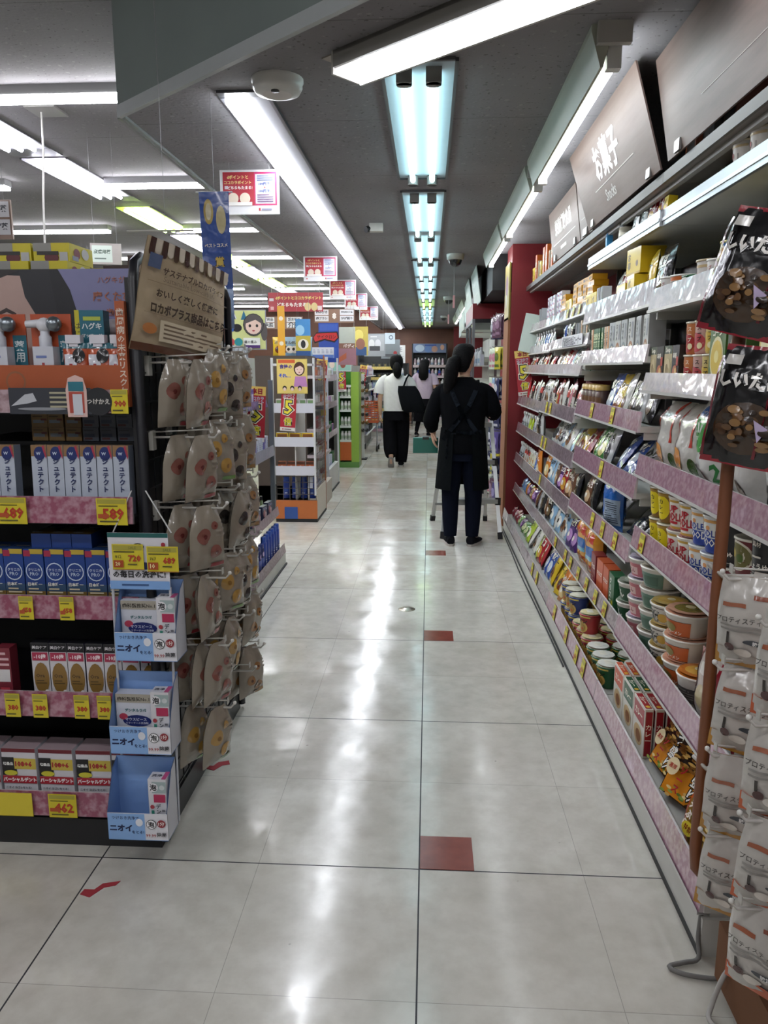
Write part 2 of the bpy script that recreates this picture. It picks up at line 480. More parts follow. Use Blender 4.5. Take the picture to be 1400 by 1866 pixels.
def wall(name, x0, x1, y0, y1, z0, z1, mat, label=None):
    m_ = M(); m_.box(x0, x1, y0, y1, z0, z1, '#888', mat); return structure(m_.obj(name), label)
wall('wall_right', XR, XR + .1, YF, YB, 0, HIGH, 'wall_paint')
wall('wall_left', XL - .1, XL, YF, YB, 0, HIGH, 'wall_paint')
wall('wall_back', XL, XR, YB, YB + .1, 0, HIGH, 'brown_wall', 'brown wall at the far end of the aisle')
wall('wall_front', XL, XR, YF - .1, YF, 0, HIGH, 'wall_paint')
pl = M(); pl.box(.675, 1.3, 6.55, 6.95, 0, CEIL, '#80222a', 'red_wall')
structure(pl.obj('pillar_1'), 'dark red pillar at the far end of the snack wall')
pl = M(); pl.box(.60, 1.3, 19.0, 19.4, 0, CEIL, '#80222a', 'red_wall')
structure(pl.obj('pillar_2'), 'distant dark red pillar beside the far shelves')
pl = M(); pl.box(.655, .675, 6.56, 6.93, .02, 2.0, '#8a5a3c', 'matte')
structure(pl.obj('trim_3', None), 'brown wooden corner strip on the red pillar')

# ------------------------------------------------------------------ lamps
def trough(y0, y1, x0, x1, label, mats=('tube_cyan',), single=None):
    """Recessed fitting with two tubes in the low ceiling."""
    t = empty('ceiling_light', ((x0 + x1) / 2, (y0 + y1) / 2, CEIL)); tag(t, label, 'ceiling light', 'tube lights down the middle of the low ceiling')
    w2 = (x1 - x0) / 2; l2 = (y1 - y0) / 2
    b = M(); e = .012
    b.box(-w2 - e, -w2, -l2, l2, -.012, -.001, '#4c4d50', 'painted_metal'); b.box(w2, w2 + e, -l2, l2, -.012, -.001, '#4c4d50', 'painted_metal')
    b.box(-w2, w2, -l2 - e, -l2, -.012, -.001, '#5c5d60', 'painted_metal'); b.box(-w2, w2, l2, l2 + e, -.012, -.001, '#5c5d60', 'painted_metal')
    b.obj('frame', t)
    b = M(); b.box(-w2, w2, -l2, l2, -.004, -.001, '#b4c6d0', 'painted_metal'); b.obj('reflector', t)
    n = max(1, round((y1 - y0) / 1.35)); seg = (y1 - y0) / n
    for k in range(n):
        for s in (-1, 1):
            x = s * w2 * .42
            ya = -l2 + k * seg + .09; yb = -l2 + (k + 1) * seg - .05
            q = M(); q.tube([(x, ya, -.032), (x, yb, -.032)], .0135, '#ffffff', mats[k % len(mats)], 10); q.obj('tube', t)
            for yy in (ya - .03, yb):
                q = M(); q.box(x - .027, x + .027, yy, yy + .03, -.052, -.004, '#85837f', 'plastic')
                q.lathe([(.027, -.052), (.027, -.01)], '#85837f', 'plastic', 12, x, yy + (.03 if yy < ya else 0)); q.obj('lamp_holder', t)
    return t
TR = [(2.72, 4.30, 'tube_cyan'), (4.60, 7.35, 'tube_cyan'), (7.42, 10.1, 'tube_cyan'), (10.15, 12.9, 'tube_lime'), (12.95, 15.7, 'tube_cyan'), (15.75, 18.4, 'tube_lime')]
OD = ['first', 'second', 'third', 'fourth', 'fifth', 'sixth', 'seventh', 'eighth', 'ninth', 'tenth', 'eleventh', 'twelfth', 'thirteenth', 'fourteenth', 'fifteenth', 'sixteenth', 'seventeenth', 'eighteenth', 'nineteenth', 'twentieth']
for i, (a0, a1, mt) in enumerate(TR):
    mts = ('tube_cyan',) if mt == 'tube_cyan' else ('tube_cyan', 'tube_lime')
    trough(a0, a1, -.165, .075, 'recessed twin tube light in the low ceiling, %s from the diagonal drop' % OD[i], mts)
def strip(x, y0, y1):
    t = empty('ceiling_light', (x, (y0 + y1) / 2, CEIL)); l2 = (y1 - y0) / 2
    tag(t, 'long unbroken white LED strip running down the low ceiling', 'ceiling light')
    b = M(); b.box(-.075, -.055, -l2, l2, -.012, -.001, '#5a5b60', 'painted_metal'); b.box(.02, .105, -l2, l2, -.008, -.001, '#77777d', 'painted_metal'); b.box(.105, .118, -l2, l2, -.016, -.001, '#4a4b50', 'painted_metal')
    b.box(-.075, .118, -l2 - .05, -l2, -.010, -.001, '#55565a', 'painted_metal'); b.obj('housing', t)
    b = M(); b.box(-.055, .02, -l2, l2, -.03, -.001, '#fff', 'led_white'); b.obj('diffuser', t)
strip(-.715, 3.02, 19.6)
def wall_batten(x, y0, y1, label):
    t = empty('batten_light', (x, y0, CEIL)); tag(t, label, 'ceiling light', 'batten lights above the snack wall')
    ln = y1 - y0
    b = M()   # slanted reflector with a lip towards the aisle
    pr = [(-.06, 0), (.05, 0), (.05, -.03), (.035, -.04), (-.005, -.05), (-.022, -.118), (-.03, -.118), (-.06, -.02)]
    n = len(pr)
    b.add([(px, yy, pz) for yy in (0, ln) for px, pz in pr], [(i, (i + 1) % n, n + (i + 1) % n, n + i) for i in range(n)] + [tuple(range(n))[::-1], tuple(range(n, 2 * n))], '#a9ab9c', 'painted_metal')
    b.obj('reflector', t)
    b = M(); b.box(-.045, .055, -.025, 0, -.06, 0, '#b4b2ad', 'plastic'); b.obj('end_cap', t)
    for yy in (.01, ln - .04):
        b = M(); b.box(-.008, .034, yy, yy + .035, -.118, -.03, '#d6d6d2', 'plastic'); b.obj('lamp_holder', t)
    b = M(); b.tube([(.012, .04, -.10), (.012, ln - .04, -.10)], .014, '#fff', 'tube_wall', 10); b.obj('tube', t)
for i, (a0, a1) in enumerate(((2.5, 4.0), (4.1, 5.55), (5.65, 7.1), (11.5, 12.9), (13.0, 14.4), (14.6, 16.0))):
    wall_batten(.53, a0, a1, 'white batten lamp with slanted reflector above the snack wall, %s from the front' % OD[i] if i < 3 else 'white batten lamp past the red pillar, %s beyond it' % OD[i - 3])
def diagonal_lamp():
    t = empty('ceiling_light', (-.27, 2.70, CEIL), -.707); tag(t, 'diagonal white LED channel lamp beside the ceiling drop', 'ceiling light')
    b = M(); ln = 1.5
    b.box(0, ln, -.075, .055, -.012, 0, '#7b7975', 'painted_metal'); b.box(0, ln, -.075, -.065, -.05, 0, '#96948f', 'painted_metal')
    b.box(0, ln, .045, .055, -.075, 0, '#c4c2bd', 'painted_metal'); b.box(-.008, 0, -.075, .055, -.07, 0, '#bdbab4', 'painted_metal'); b.obj('channel', t)
    b = M(); b.box(0.004, ln, .018, .044, -.07, -.05, '#fff', 'led_white'); b.obj('diffuser', t)
    b = M(); b.box(-.07, -.009, -.06, .05, -.004, 0, '#8f867a', 'painted_metal'); b.obj('mounting_plate', t)
diagonal_lamp()
def bar_light(xc, y, ln, label):
    t = empty('ceiling_light', (xc, y, HIGH)); tag(t, label, 'ceiling light', 'white bar lights across the high ceiling')
    b = M(); b.box(-ln / 2, ln / 2, -.05, .05, -.05, 0, '#8b8b8b', 'painted_metal'); b.obj('housing', t)
    b = M(); b.box(-ln / 2, ln / 2, -.052, .03, -.075, -.05, '#fff', 'bar_white'); b.obj('diffuser', t)
for j, (xc, nm) in enumerate(((-1.92, 'beside the aisle'), (-4.0, 'past the recessed lights'))):
    for i, y in enumerate((4.27, 6.22, 8.17, 10.15, 12.1, 14.05, 16.0, 17.95)):
        bar_light(xc, y, 1.28, 'white bar lamp across the high ceiling %s, %s row from the front' % (nm, OD[i]))
def high_trough(y0, y1, mt, label):
    t = empty('ceiling_light', (-2.75, (y0 + y1) / 2, HIGH)); tag(t, label, 'ceiling light', 'recessed lights along the high ceiling')
    l2 = (y1 - y0) / 2; b = M(); b.box(-.16, .16, -l2, l2, -.006, -.001, '#dcd9e6' if mt == 'tube_high' else '#c8e07a', 'painted_metal')
    b.box(-.175, -.16, -l2, l2, -.014, -.001, '#5b5b5e', 'painted_metal'); b.box(.16, .175, -l2, l2, -.014, -.001, '#5b5b5e', 'painted_metal'); b.box(-.175, .175, l2, l2 + .18, -.01, -.001, '#707074', 'painted_metal'); b.obj('frame', t)
    for x in (-.09, 0, .09):
        b = M(); b.tube([(x, -l2 + .04, -.03), (x, l2 - .05, -.03)], .014, '#fff', mt, 8); b.obj('tube', t)
for i, y in enumerate((4.15, 5.6, 7.25, 8.75, 10.2, 11.6, 13.0, 14.5)):
    high_trough(y, y + 1.2, 'tube_high_lime' if i in (2, 4, 6) else 'tube_high', '%s triple tube light recessed in the high ceiling, %s from the front' % ('lime tinted' if i in (2, 4, 6) else 'pale violet', OD[i]))
# ceiling furniture
t = empty('smoke_detector', (-.545, 2.88, CEIL)); tag(t, 'round white smoke detector on the low ceiling near the diagonal drop', 'smoke detector')
b = M(); b.lathe([(.05, -.052), (.078, -.045), (.088, -.028), (.088, -.012), (.092, -.01), (.092, 0)], '#c9c7c2', 'plastic', 28); b.obj('body', t)
b = M(); b.lathe([(.001, -.056), (.014, -.055), (.016, -.05)], '#2b2b2b', 'plastic', 12, .0, -.045); b.obj('sensor', t)
def dome(x, y, label, s=1.0):
    t = empty('dome_camera', (x, y, CEIL)); tag(t, label, 'security camera', 'dome cameras along the low ceiling')
    b = M(); b.lathe([(.062 * s, -.05 * s), (.075 * s, -.045 * s), (.08 * s, 0)], '#b9b6b0', 'plastic', 20); b.obj('housing', t)
    b = M(); b.lathe([(.004, -.108 * s), (.025 * s, -.104 * s), (.045 * s, -.09 * s), (.056 * s, -.068 * s), (.06 * s, -.05 * s)], '#141417', 'film', 20); b.obj('dome', t)
dome(.225, 7.1, 'first black dome camera above the shop worker'); dome(.27, 11.2, 'second black dome camera, beyond the one above the worker'); dome(.28, 15.2, 'farthest dome camera on the low ceiling', .9)
t = empty('security_camera', (-.385, 5.6, CEIL)); tag(t, 'small white camera on the low ceiling facing the aisle', 'security camera')
b = M(); b.box(-.045, .05, -.03, .03, -.055, 0, '#d2d0ca', 'plastic'); b.obj('body', t)
b = M(); b.tube([(-.045, -.01, -.035), (-.068, -.03, -.045)], .022, '#17171a', 'plastic', 12); b.obj('lens', t)
for x, y, nm in ((.235, 7.7, 'first'), (.25, 10.4, 'second')):
    b = M(); b.box(-.01, .01, -.002, .002, -.42, -.3, '#c99', 'card'); b.tube([(0, 0, -.3), (0, 0, 0)], .0015, '#aaa', 'plastic', 4)
    tag(b.obj('hanging_tag', loc=(x, y, CEIL)), 'thin red and white tag hanging from the ceiling, %s past the worker' % nm, 'tag')
t = empty('ceiling_hatch', (-2.23, 4.62, HIGH)); tag(t, 'small square ceiling plate with a hanging white cable', 'ceiling plate')
b = M(); b.box(-.09, .09, -.09, .09, -.012, 0, '#8d8b88', 'painted_metal'); b.obj('plate', t)
b = M(); b.tube([(-.03, 0, -.012), (-.035, 0, -.2), (-.06, 0, -.5), (-.08, 0, -.9), (-.09, 0, -1.2)], .006, '#b9b6b3', 'plastic', 6); b.obj('cable', t)

# ------------------------------------------------------------------ goods: every kind is built once, then copied with its parts
KIND = {}
class Kind:
    pass
def kind(key, name, cat, desc, w, d, h, parts, group=None):
    """parts: [(part name or None, mesh)]; a single None part means the thing is one mesh."""
    k = Kind(); k.key = key; k.name = name; k.cat = cat; k.desc = desc; k.w = w; k.d = d; k.h = h; k.parts = parts; k.group = group
    KIND[key] = k
    return k
ALL_LABELS = {}
def put(key, loc, rz=0.0, label=None, group=None, rx=0.0, ry=0.0, scale=None):
    k = KIND[key]
    if len(k.parts) == 1 and k.parts[0][0] is None:
        o = bpy.data.objects.new(k.name, k.parts[0][1]); COL.objects.link(o)
    else:
        o = bpy.data.objects.new(k.name, None); o.empty_display_size = .04; COL.objects.link(o)
        for pn, me in k.parts:
            c = bpy.data.objects.new(pn, me); COL.objects.link(c); c.parent = o
    o.location = loc
    o.rotation_mode = 'XYZ'
    o.rotation_euler = (rx, ry, rz)
    if scale: o.scale = (scale,) * 3 if not isinstance(scale, tuple) else scale
    lab = label or k.desc
    tag(o, lab, k.cat, group or k.group)
    ALL_LABELS[lab] = ALL_LABELS.get(lab, 0) + 1
    return o

def carton(key, name, cat, desc, w, d, h, col, front=(), side=None, top=None, sideart=(), topart=(), mat='card', group=None):
    m = M(); m.box(-w / 2, w / 2, -d / 2, d / 2, 0, h, col, mat, side=side or col, top=top or col)
    art(m, front, flat(-d / 2), w, h, mat)
    if sideart:
        art(m, sideart, flat_side(w / 2), d, h, mat)
        art(m, sideart, lambda x, z, e: (-w / 2 - e, -x, z), d, h, mat)
    if topart: art(m, topart, lambda x, z, e: (x, z - d / 2, h + e), w, d, mat)
    return kind(key, name, cat, desc, w, d, h, [(None, m.mesh(name))], group)

def cup(key, name, cat, desc, rb, rt, h, col, front=(), lid='#e9e6dd', lidart=(), bands=None, rim=None, clear=False, dome=0.004, mat='card', group=None, n=22):
    m = M(); rr = lambda z: rb + (rt - rb) * z / h
    zs = [0.0] + sorted(bands and [b[0] * h for b in bands] or []) + [h]
    cols = [col] + [b[1] for b in sorted(bands or [])]
    prof = [(rb * .93, 0.0), (rb, .003)] + [(rr(z), z) for z in zs[1:]]
    cc = [cols[0]] + cols
    m.lathe(prof, cc[:len(prof) - 1], mat, n, capt=False)
    wd = 2 * ((rb + rt) / 2) * 1.35
    def fm(x, z, e):
        r = rr(z) + e + .0004; t = x / ((rb + rt) / 2)
        return (r * math.sin(t), -r * math.cos(t), z)
    art(m, front, fm, wd, h, mat, 8)
    b = M(); rl = rt + .003
    b.lathe([(rt - .001, h - .004), (rl, h - .003), (rl, h + .002), (rl - .004, h + .003), (rl - .006, h + .001 + dome * .3), (.001, h + .001 + dome)], [rim or lid, rim or lid, rim or lid, lid, lid], 'film' if mat != 'clear' else 'plastic', n, capb=False, capt=False)
    art(b, lidart, lambda x, z, e: (x, z - rl, h + .004 + dome + e), 2 * rl, 2 * rl, 'film')
    return kind(key, name, cat, desc, 2 * rl, 2 * rl, h + .004, [('cup_body', m.mesh('cup_body')), ('lid', b.mesh('lid'))], group)

def pouch(key, name, cat, desc, w, h, t, col, front=(), style='pillow', band=None, back=None, seal=.05, crinkle=1.0, mat='film', group=None, nx=9, nz=12, patt=None, extra=None, topcol=None, seed=0, taper=0.0):
    """A filled film bag. style: pillow, stand (fat foot), stick."""
    rr = random.Random(seed * 77 + len(key) * 13 + int(w * 1000))
    ph = [rr.uniform(0, 6.28) for _ in range(6)]
    def thick(x, z):
        u = abs(2 * x / w); v = z / h
        a = max(0.0, 1 - u ** 3.2) ** .6
        if style == 'stand':
            b_ = min(1.0, ((1 - v) / .75)) ** .8 * min(1, .75 + v * 3) if v < 1 else 0
            a = max(0.0, 1 - u ** 4) ** .5
        else:
            e = min(v, 1 - v)
            b_ = min(1.0, max(0, (e - seal * .8)) / .22) ** .6
        return t * a * max(0, b_)
    def cr(x, z):
        v = z / h; u = x / w
        return crinkle * .035 * t * (math.sin(9 * u + 5 * v + ph[0]) + math.sin(17 * u - 11 * v + ph[1]) * .6 + math.sin(23 * v + 6 * u + ph[2]) * .6)
    def wav(x, z):
        v = z / h
        return crinkle * .012 * w * math.sin(9 * x / w + ph[3]) * (1 if v > .93 or v < .07 else .3)
    def inset(z):
        v = z / h
        if taper: return (1 - .05 * math.sin(PI * min(1, max(0, v)))) * (1 - taper * max(0, (v - .55) / .45) ** 1.4)
        return 1 - .07 * math.sin(PI * min(1, max(0, v))) if style != 'stand' else 1 - .06 * math.sin(PI * v)
    def fm(x, z, e):
        k = thick(x, z)
        return (x * inset(z), -k / 2 - cr(x, z) * (k > t * .1) + wav(x, z) - e - .0006 - .022 * t * (k > t * .15), z)
    def bm(x, z):
        k = thick(x, z)
        return (x * inset(z), k / 2 + .0012 + wav(x, z), z)
    m = M()
    X = [(-.5 + i / nx) * w for i in range(nx + 1)]; Z = [j / nz * h for j in range(nz + 1)]
    def cfun(u, v):
        if patt: 
            q = patt(u, v)
            if q: return q
        if band:
            for v0, v1, cc in band:
                if v0 <= v <= v1: return cc
        return col
    pts = [fm(x, z, -.0006) for z in Z for x in X]
    fs = []; cs = []
    for j in range(nz):
        for i in range(nx):
            fs.append((j * (nx + 1) + i, j * (nx + 1) + i + 1, (j + 1) * (nx + 1) + i + 1, (j + 1) * (nx + 1) + i)); cs.append(cfun((i + .5) / nx, (j + .5) / nz))
    m.add(pts, fs, cs, mat, True)
    pts = [bm(x, z) for z in Z for x in X]
    m.add(pts, [q[::-1] for q in fs], back or col, mat, True)
    art(m, front, fm, w, h, mat, 14 if nx > 7 else 9)
    if extra: extra(m, fm)
    return kind(key, name, cat, desc, w, t, h, [(None, m.mesh(name))], group)

def spout_pouch(key, desc, w, h, t, col, cap, front=(), band=None, group=None):
    k = pouch(key, 'jelly_drink', 'jelly drink', desc, w, h, t, col, front, 'stand', band, nx=6, nz=7)
    b = M(); b.lathe([(.007, h - .006), (.007, h + .006), (.011, h + .006), (.011, h + .026), (.009, h + .028)], cap, 'plastic', 12)
    k.parts = [('pouch', k.parts[0][1]), ('cap', b.mesh('cap'))]; k.h = h + .028
    return k

def bottle(key, name, desc, r, h, col, cap, front=(), neck=.35, capr=None, caph=.12, shoulder=.7, cat='bottle', mat='plastic', flatx=1.0, n=16, group=None):
    m = M(); hs = h * shoulder; hc = h * (1 - caph); rn = r * neck
    prof = [(r * .9, 0), (r, .004), (r, hs), (r * .93, hs + (hc - hs) * .35), (rn * 1.2, hs + (hc - hs) * .8), (rn, hc)]
    m.lathe(prof, col, mat, n)
    wd = 2 * r * 1.3
    art(m, front, lambda x, z, e: ((r + e + .0004) * math.sin(x / r), -(r + e + .0004) * math.cos(x / r), z), wd, hs, mat, 8)
    b = M(); cr_ = capr or rn * 1.25
    b.lathe([(cr_, hc - .001), (cr_, h - .003), (cr_ * .9, h)], cap, 'plastic', n)
    if flatx != 1.0:
        for q in (m, b): q.v = [(x, y * flatx, z) for x, y, z in q.v]
    return kind(key, name, cat, desc, 2 * r, 2 * r * flatx, h, [('body', m.mesh('body')), ('cap', b.mesh('cap'))], group)

# ---- noodle cups and soup cups
cup('cup_red', 'noodle_cup', 'instant noodles', 'white noodle cup with red lettering', .036, .047, .105, '#e6ded0',
    [('r', 0, .86, 1, .93, '#c9a24a'), ('r', 0, .05, 1, .12, '#c9a24a'), ('t', 'CUP', .5, .66, .62, '#b3202c', .04, .9), ('t', 'NOODLE', .5, .42, .9, '#b3202c', .04, 1.4), ('r', .2, .2, .8, .28, '#b3202c')],
    lid='#d9a0a0', lidart=[('e', .5, .5, .42, .42, '#d87f86'), ('r', .25, .4, .75, .58, '#f0e8dc')], bands=[(.12, '#ebe5d9'), (.3, '#ece7dc')], rim='#dfd9cc')
cup('cup_sea', 'noodle_cup', 'instant noodles', 'white and blue seafood noodle cup', .036, .047, .105, '#24419b',
    [('r', 0, .84, 1, .92, '#d6a05c'), ('t', 'SEAFOOD', .5, .3, .95, '#f1efe8', .02, 1.3), ('r', .05, .46, .95, .8, '#ecece6'), ('t', 'NOODLE', .5, .55, .8, '#28469f', .03, 1.2), ('c', .3, .72, .07, '#d9745c'), ('c', .62, .7, .06, '#e4a56b')],
    lid='#dcdfe6', bands=[(.12, '#27459f'), (.42, '#dfe2e2')], rim='#e4e4e0')
cup('cup_yellow', 'noodle_cup', 'instant noodles', 'yellow curry noodle cup with brown label', .036, .046, .105, '#8a6224',
    [('e', .62, .5, .3, .4, '#e7d11f'), ('v', 'カレー', .62, .5, .55, '#2c2414', .03), ('c', .2, .3, .1, '#e6e0d0'), ('r', 0, .86, 1, .94, '#b08a3c')], lid='#d8cfa8', bands=[(.5, '#97702e')], rim='#d8d2be')
cup('cup_black', 'noodle_cup', 'instant noodles', 'tall black soy sauce noodle cup', .043, .05, .12, '#17171a',
    [('e', .1, .55, .22, .36, '#c6a15a'), ('e', .1, .55, .17, .28, '#7f6a34'), ('t', '具材', .6, .72, .22, '#d9d4c6', .01), ('t', 'しょうゆ', .62, .27, .5, '#e9e5da', .03), ('r', .48, .44, .72, .48, '#cfcabd'), ('l', .4, .06, .85, .16, 2, '#88857c')], lid='#c9c4b8', rim='#ded8cc')
cup('cup_plum', 'noodle_cup', 'instant noodles', 'dark red noodle cup with bowl picture', .043, .05, .098, '#6b2028',
    [('e', .5, .55, .42, .4, '#d8d2c0'), ('e', .5, .55, .37, .34, '#6f6a3c'), ('c', .4, .6, .1, '#c7b23a'), ('c', .62, .5, .09, '#50662e'), ('r', .3, .68, .45, .76, '#1c1a18')], lid='#cdc6b8', rim='#ded8cc')
cup('cup_sticks', 'noodle_cup', 'instant noodles', 'white and blue noodle cup with a food picture', .036, .046, .1, '#d8d8d8',
    [('r', 0, .2, 1, .62, '#31589c'), ('c', .55, .45, .16, '#2b2420'), ('c', .55, .45, .1, '#d9b03a'), ('e', .8, .4, .1, .12, '#ecece6')], lid='#d9d9dc', rim='#e6e6e4')
def bowl(key, desc, r, h, col, accent, lid, front=None, lidart=None):
    cup(key, 'noodle_bowl', 'instant noodles', desc, r * .76, r, h, '#d9d4ca',
        front or [('r', 0, .12, 1, .74, col), ('r', 0, .1, 1, .12, '#2a2622'), ('r', 0, .74, 1, .76, '#2a2622'), ('t', 'ごつ', .2, .48, .3, '#f2ede2', .05), ('e', .6, .45, .14, .2, accent), ('t', 'ラーメン', .7, .24, .3, '#f2ede2', .02)],
        lid=lid, lidart=lidart or [('e', .5, .5, .44, .44, lid), ('e', .5, .5, .3, .3, accent), ('e', .42, .55, .12, .1, '#e8d9a8')], rim='#e2ddd2', dome=.006)
bowl('bowl_orange', 'wide white noodle bowl with orange band', .071, .075, '#c8622c', '#8a7c3e', '#d9a489')
bowl('bowl_green', 'wide grey green noodle bowl', .07, .072, '#52705f', '#b8c2ae', '#b9b1a0', [('r', 0, .06, 1, .8, '#5d7c6c'), ('r', 0, .8, 1, .83, '#c8d0c4'), ('t', '旨み', .3, .45, .3, '#c9d4c8', .03), ('r', .55, .2, .9, .65, '#4a6857')])
bowl('bowl_pink', 'pink noodle bowl with pale lid', .062, .07, '#c4767c', '#dcb0b0', '#c9bfd0', [('r', 0, .06, 1, .78, '#c06f76'), ('r', .3, .2, .75, .6, '#ddb9b4'), ('t', 'うどん', .5, .42, .36, '#8c2a34', .03), ('r', 0, .8, 1, .84, '#e2c4c4')])
bowl('bowl_dark', 'white noodle bowl with black brush lettering', .062, .068, '#d9d4c8', '#c9a24a', '#b79a58', [('t', 'どん兵衛', .4, .45, .7, '#1c1a1a', .05, 1.5), ('e', .82, .42, .12, .22, '#c8a040'), ('r', 0, .86, 1, .9, '#3a2a1c')])
bowl('bowl_grey', 'noodle bowl with orange lid and charcoal sleeve', .06, .085, '#4a4a4a', '#d9a23c', '#c9782e', [('r', 0, .08, 1, .62, '#4b4946'), ('r', .05, .2, .4, .56, '#c47b46'), ('l', .5, .2, .9, .56, 4, '#8d8982')])
bowl('bowl_forest', 'dark green noodle bowl with white swirl', .06, .075, '#2c5a3e', '#c9d4c0', '#a8b0a0', [('r', 0, .06, 1, .8, '#285238'), ('t', 'てん', .45, .44, .5, '#e2e6dc', .04)])
def ccup(key, desc, col, lid, name_='くん'):
    cup(key, 'noodle_cup', 'instant noodles', desc, .037, .047, .088, col,
        [('r', 0, .88, 1, .96, '#d9c25a'), ('e', .55, .38, .36, .34, '#c9a65a'), ('e', .55, .36, .28, .26, '#a8843a'), ('t', 'ラーメン', .5, .7, .8, '#2a1c14', .04), ('c', .4, .32, .06, '#e7d9a0'), ('c', .68, .3, .05, '#c8452e')],
        lid='#ddd9c4', lidart=[('e', .5, .5, .44, .44, lid), ('r', .2, .35, .62, .62, '#f3efdf')], rim=col)
ccup('round_red', 'red rimmed noodle cup with pale lid', '#9c1f28', '#e8dfae'); ccup('round_blue', 'blue rimmed noodle cup with pale lid', '#1f3478', '#ecead6'); ccup('round_green', 'green rimmed noodle cup with white lid', '#1f5a34', '#ecece2')
def soup(key, desc, base, accent, text, tcol):
    cup(key, 'soup_cup', 'cup soup', desc, .032, .036, .095, base,
        [('e', .5, .35, .4, .3, accent), ('v', text, .35, .52, .7, tcol, .02), ('v', 'スープ', .68, .62, .5, tcol, .02), ('c', .7, .25, .1, '#e8dcb0')], lid=accent, rim='#d9cfb8')
soup('soup_pink', 'pink cup soup with black brush lettering', '#c9a39a', '#b9484e', 'はるさめ', '#241a18'); soup('soup_yellow', 'yellow cup soup with black brush lettering', '#d6c078', '#c9a63a', 'はるさめ', '#241a18')
soup('soup_orange', 'orange and red cup soup', '#c57a46', '#a8302c', 'トマト', '#f2e6d0')
carton('soup_box_beige', 'soup_packet', 'soup', 'beige soup packet with mushroom picture', .075, .03, .13, '#b7a67c', [('r', 0, .8, 1, 1, '#3c4a34'), ('t', 'Soup', .5, .88, .6, '#f0ead8', .03), ('e', .5, .4, .38, .28, '#cdbb90'), ('e', .42, .42, .16, .13, '#8a744a'), ('e', .62, .34, .14, .12, '#a58e62'), ('r', 0, 0, 1, .08, '#5c4a34')])
carton('soup_box_black', 'soup_packet', 'soup', 'black soup packet with orange vegetable picture', .07, .03, .13, '#26221f', [('t', '味噌', .4, .75, .5, '#e0dacb', .03), ('e', .5, .3, .36, .22, '#b0603a'), ('e', .6, .36, .14, .1, '#d8b06a'), ('r', .66, .5, .94, .72, '#b33a30')])
carton('soup_box_green', 'soup_box', 'soup', 'large green soup box with yellow bowl picture', .11, .05, .17, '#46682e', [('r', 0, .0, 1, .26, '#2c2c28'), ('e', .5, .5, .42, .34, '#d9d2a2'), ('e', .5, .5, .36, .28, '#d3b43a'), ('e', .5, .52, .14, .1, '#e8d98a'), ('t', 'コーン', .5, .9, .6, '#f2eed8', .03)])
carton('soup_box_char', 'soup_box', 'soup', 'large charcoal soup box with bowl picture', .11, .05, .17, '#3c5a2c', [('r', .04, 0, .96, .96, '#33352f'), ('e', .5, .55, .4, .32, '#a8ab98'), ('e', .5, .55, .33, .26, '#454a3c'), ('e', .52, .5, .12, .09, '#8f9a78'), ('l', .15, .06, .85, .18, 2, '#b9bdae')])
carton('soup_box_cream', 'soup_box', 'soup', 'cream and red soup box', .11, .05, .17, '#d9c878', [('p', [(.3, 0), (1, 0), (1, 1), (.62, 1)], '#b04a4e'), ('e', .3, .6, .22, .2, '#efe6b8')])
# ---- dairy-like clear cups with gold lids
for key, desc, c1, c2 in (('goldlid_blue', 'tall blue drink cup with gold lid', '#2d67a8', '#1d2026'), ('goldlid_green', 'large green noodle cup with gold lid', '#6f9a2c', '#8a8f7c'), ('goldlid_red', 'clear noodle cup with gold lid', '#a2543e', '#c9a878'), ('goldlid_cream', 'cream drink cup with gold lid', '#d0b878', '#b09a60')):
    hh = .12 if key in ('goldlid_blue', 'goldlid_green') else .085
    rr_ = .045 if key == 'goldlid_green' else .038
    cup(key, 'lidded_cup', 'cup food', desc, rr_ * .86, rr_, hh, c1 if key != 'goldlid_red' else '#b8ab98',
        [('p', [(.45, 0), (1, 0), (1, .5), (.6, .42)], c2), ('e', .45, .66, .4, .28, '#d9d2c0'), ('e', .45, .66, .34, .22, c2 if key == 'goldlid_red' else '#b9843e'), ('c', .36, .66, .08, '#dcb85c'), ('c', .56, .6, .06, '#7f3c28'), ('l', .1, .1, .5, .3, 3, '#e4e0d2')]
        if key != 'goldlid_green' else [('r', .0, 0, .3, 1, '#dcdcd4'), ('l', .03, .1, .27, .8, 9, '#777'), ('r', .52, .3, 1, 1, '#8b8a80'), ('l', .56, .35, .95, .9, 9, '#c9c8bc')], lid='#cdbb62', rim='#d6c673', mat='card')
cup('cup_orange', 'noodle_cup', 'instant noodles', 'squat orange noodle cup with white lid', .046, .053, .08, '#c96a2c', [('r', .3, .2, .8, .8, '#c9c1b4'), ('r', .33, .42, .53, .58, '#a83238'), ('r', .57, .42, .77, .58, '#a83238'), ('l', .34, .62, .76, .78, 3, '#6a625a')], lid='#dcd9d2', rim='#e2dfd8')
cup('cup_emerald', 'noodle_cup', 'instant noodles', 'low green and white noodle cup', .05, .052, .065, '#1f5a30', [('r', 0, 0, .5, 1, '#d9d9d2'), ('e', .5, .5, .22, .52, '#d9d9d2'), ('v', '緑のカップ', .25, .5, .9, '#1a1a18', .02), ('r', 0, 0, .5, .16, '#88a838')], lid='#d9d9d4', rim='#1f5a30')
cup('cup_white', 'noodle_cup', 'instant noodles', 'white paper cup with small red print', .032, .037, .085, '#d9d7d2', [('t', 'スープ', .5, .75, .4, '#a83a3e', .02), ('v', 'はるさめ', .5, .42, .5, '#77736c', .0), ('e', .5, .1, .3, .12, '#33302c')], lid='#dedcd7', rim='#e4e2dd')
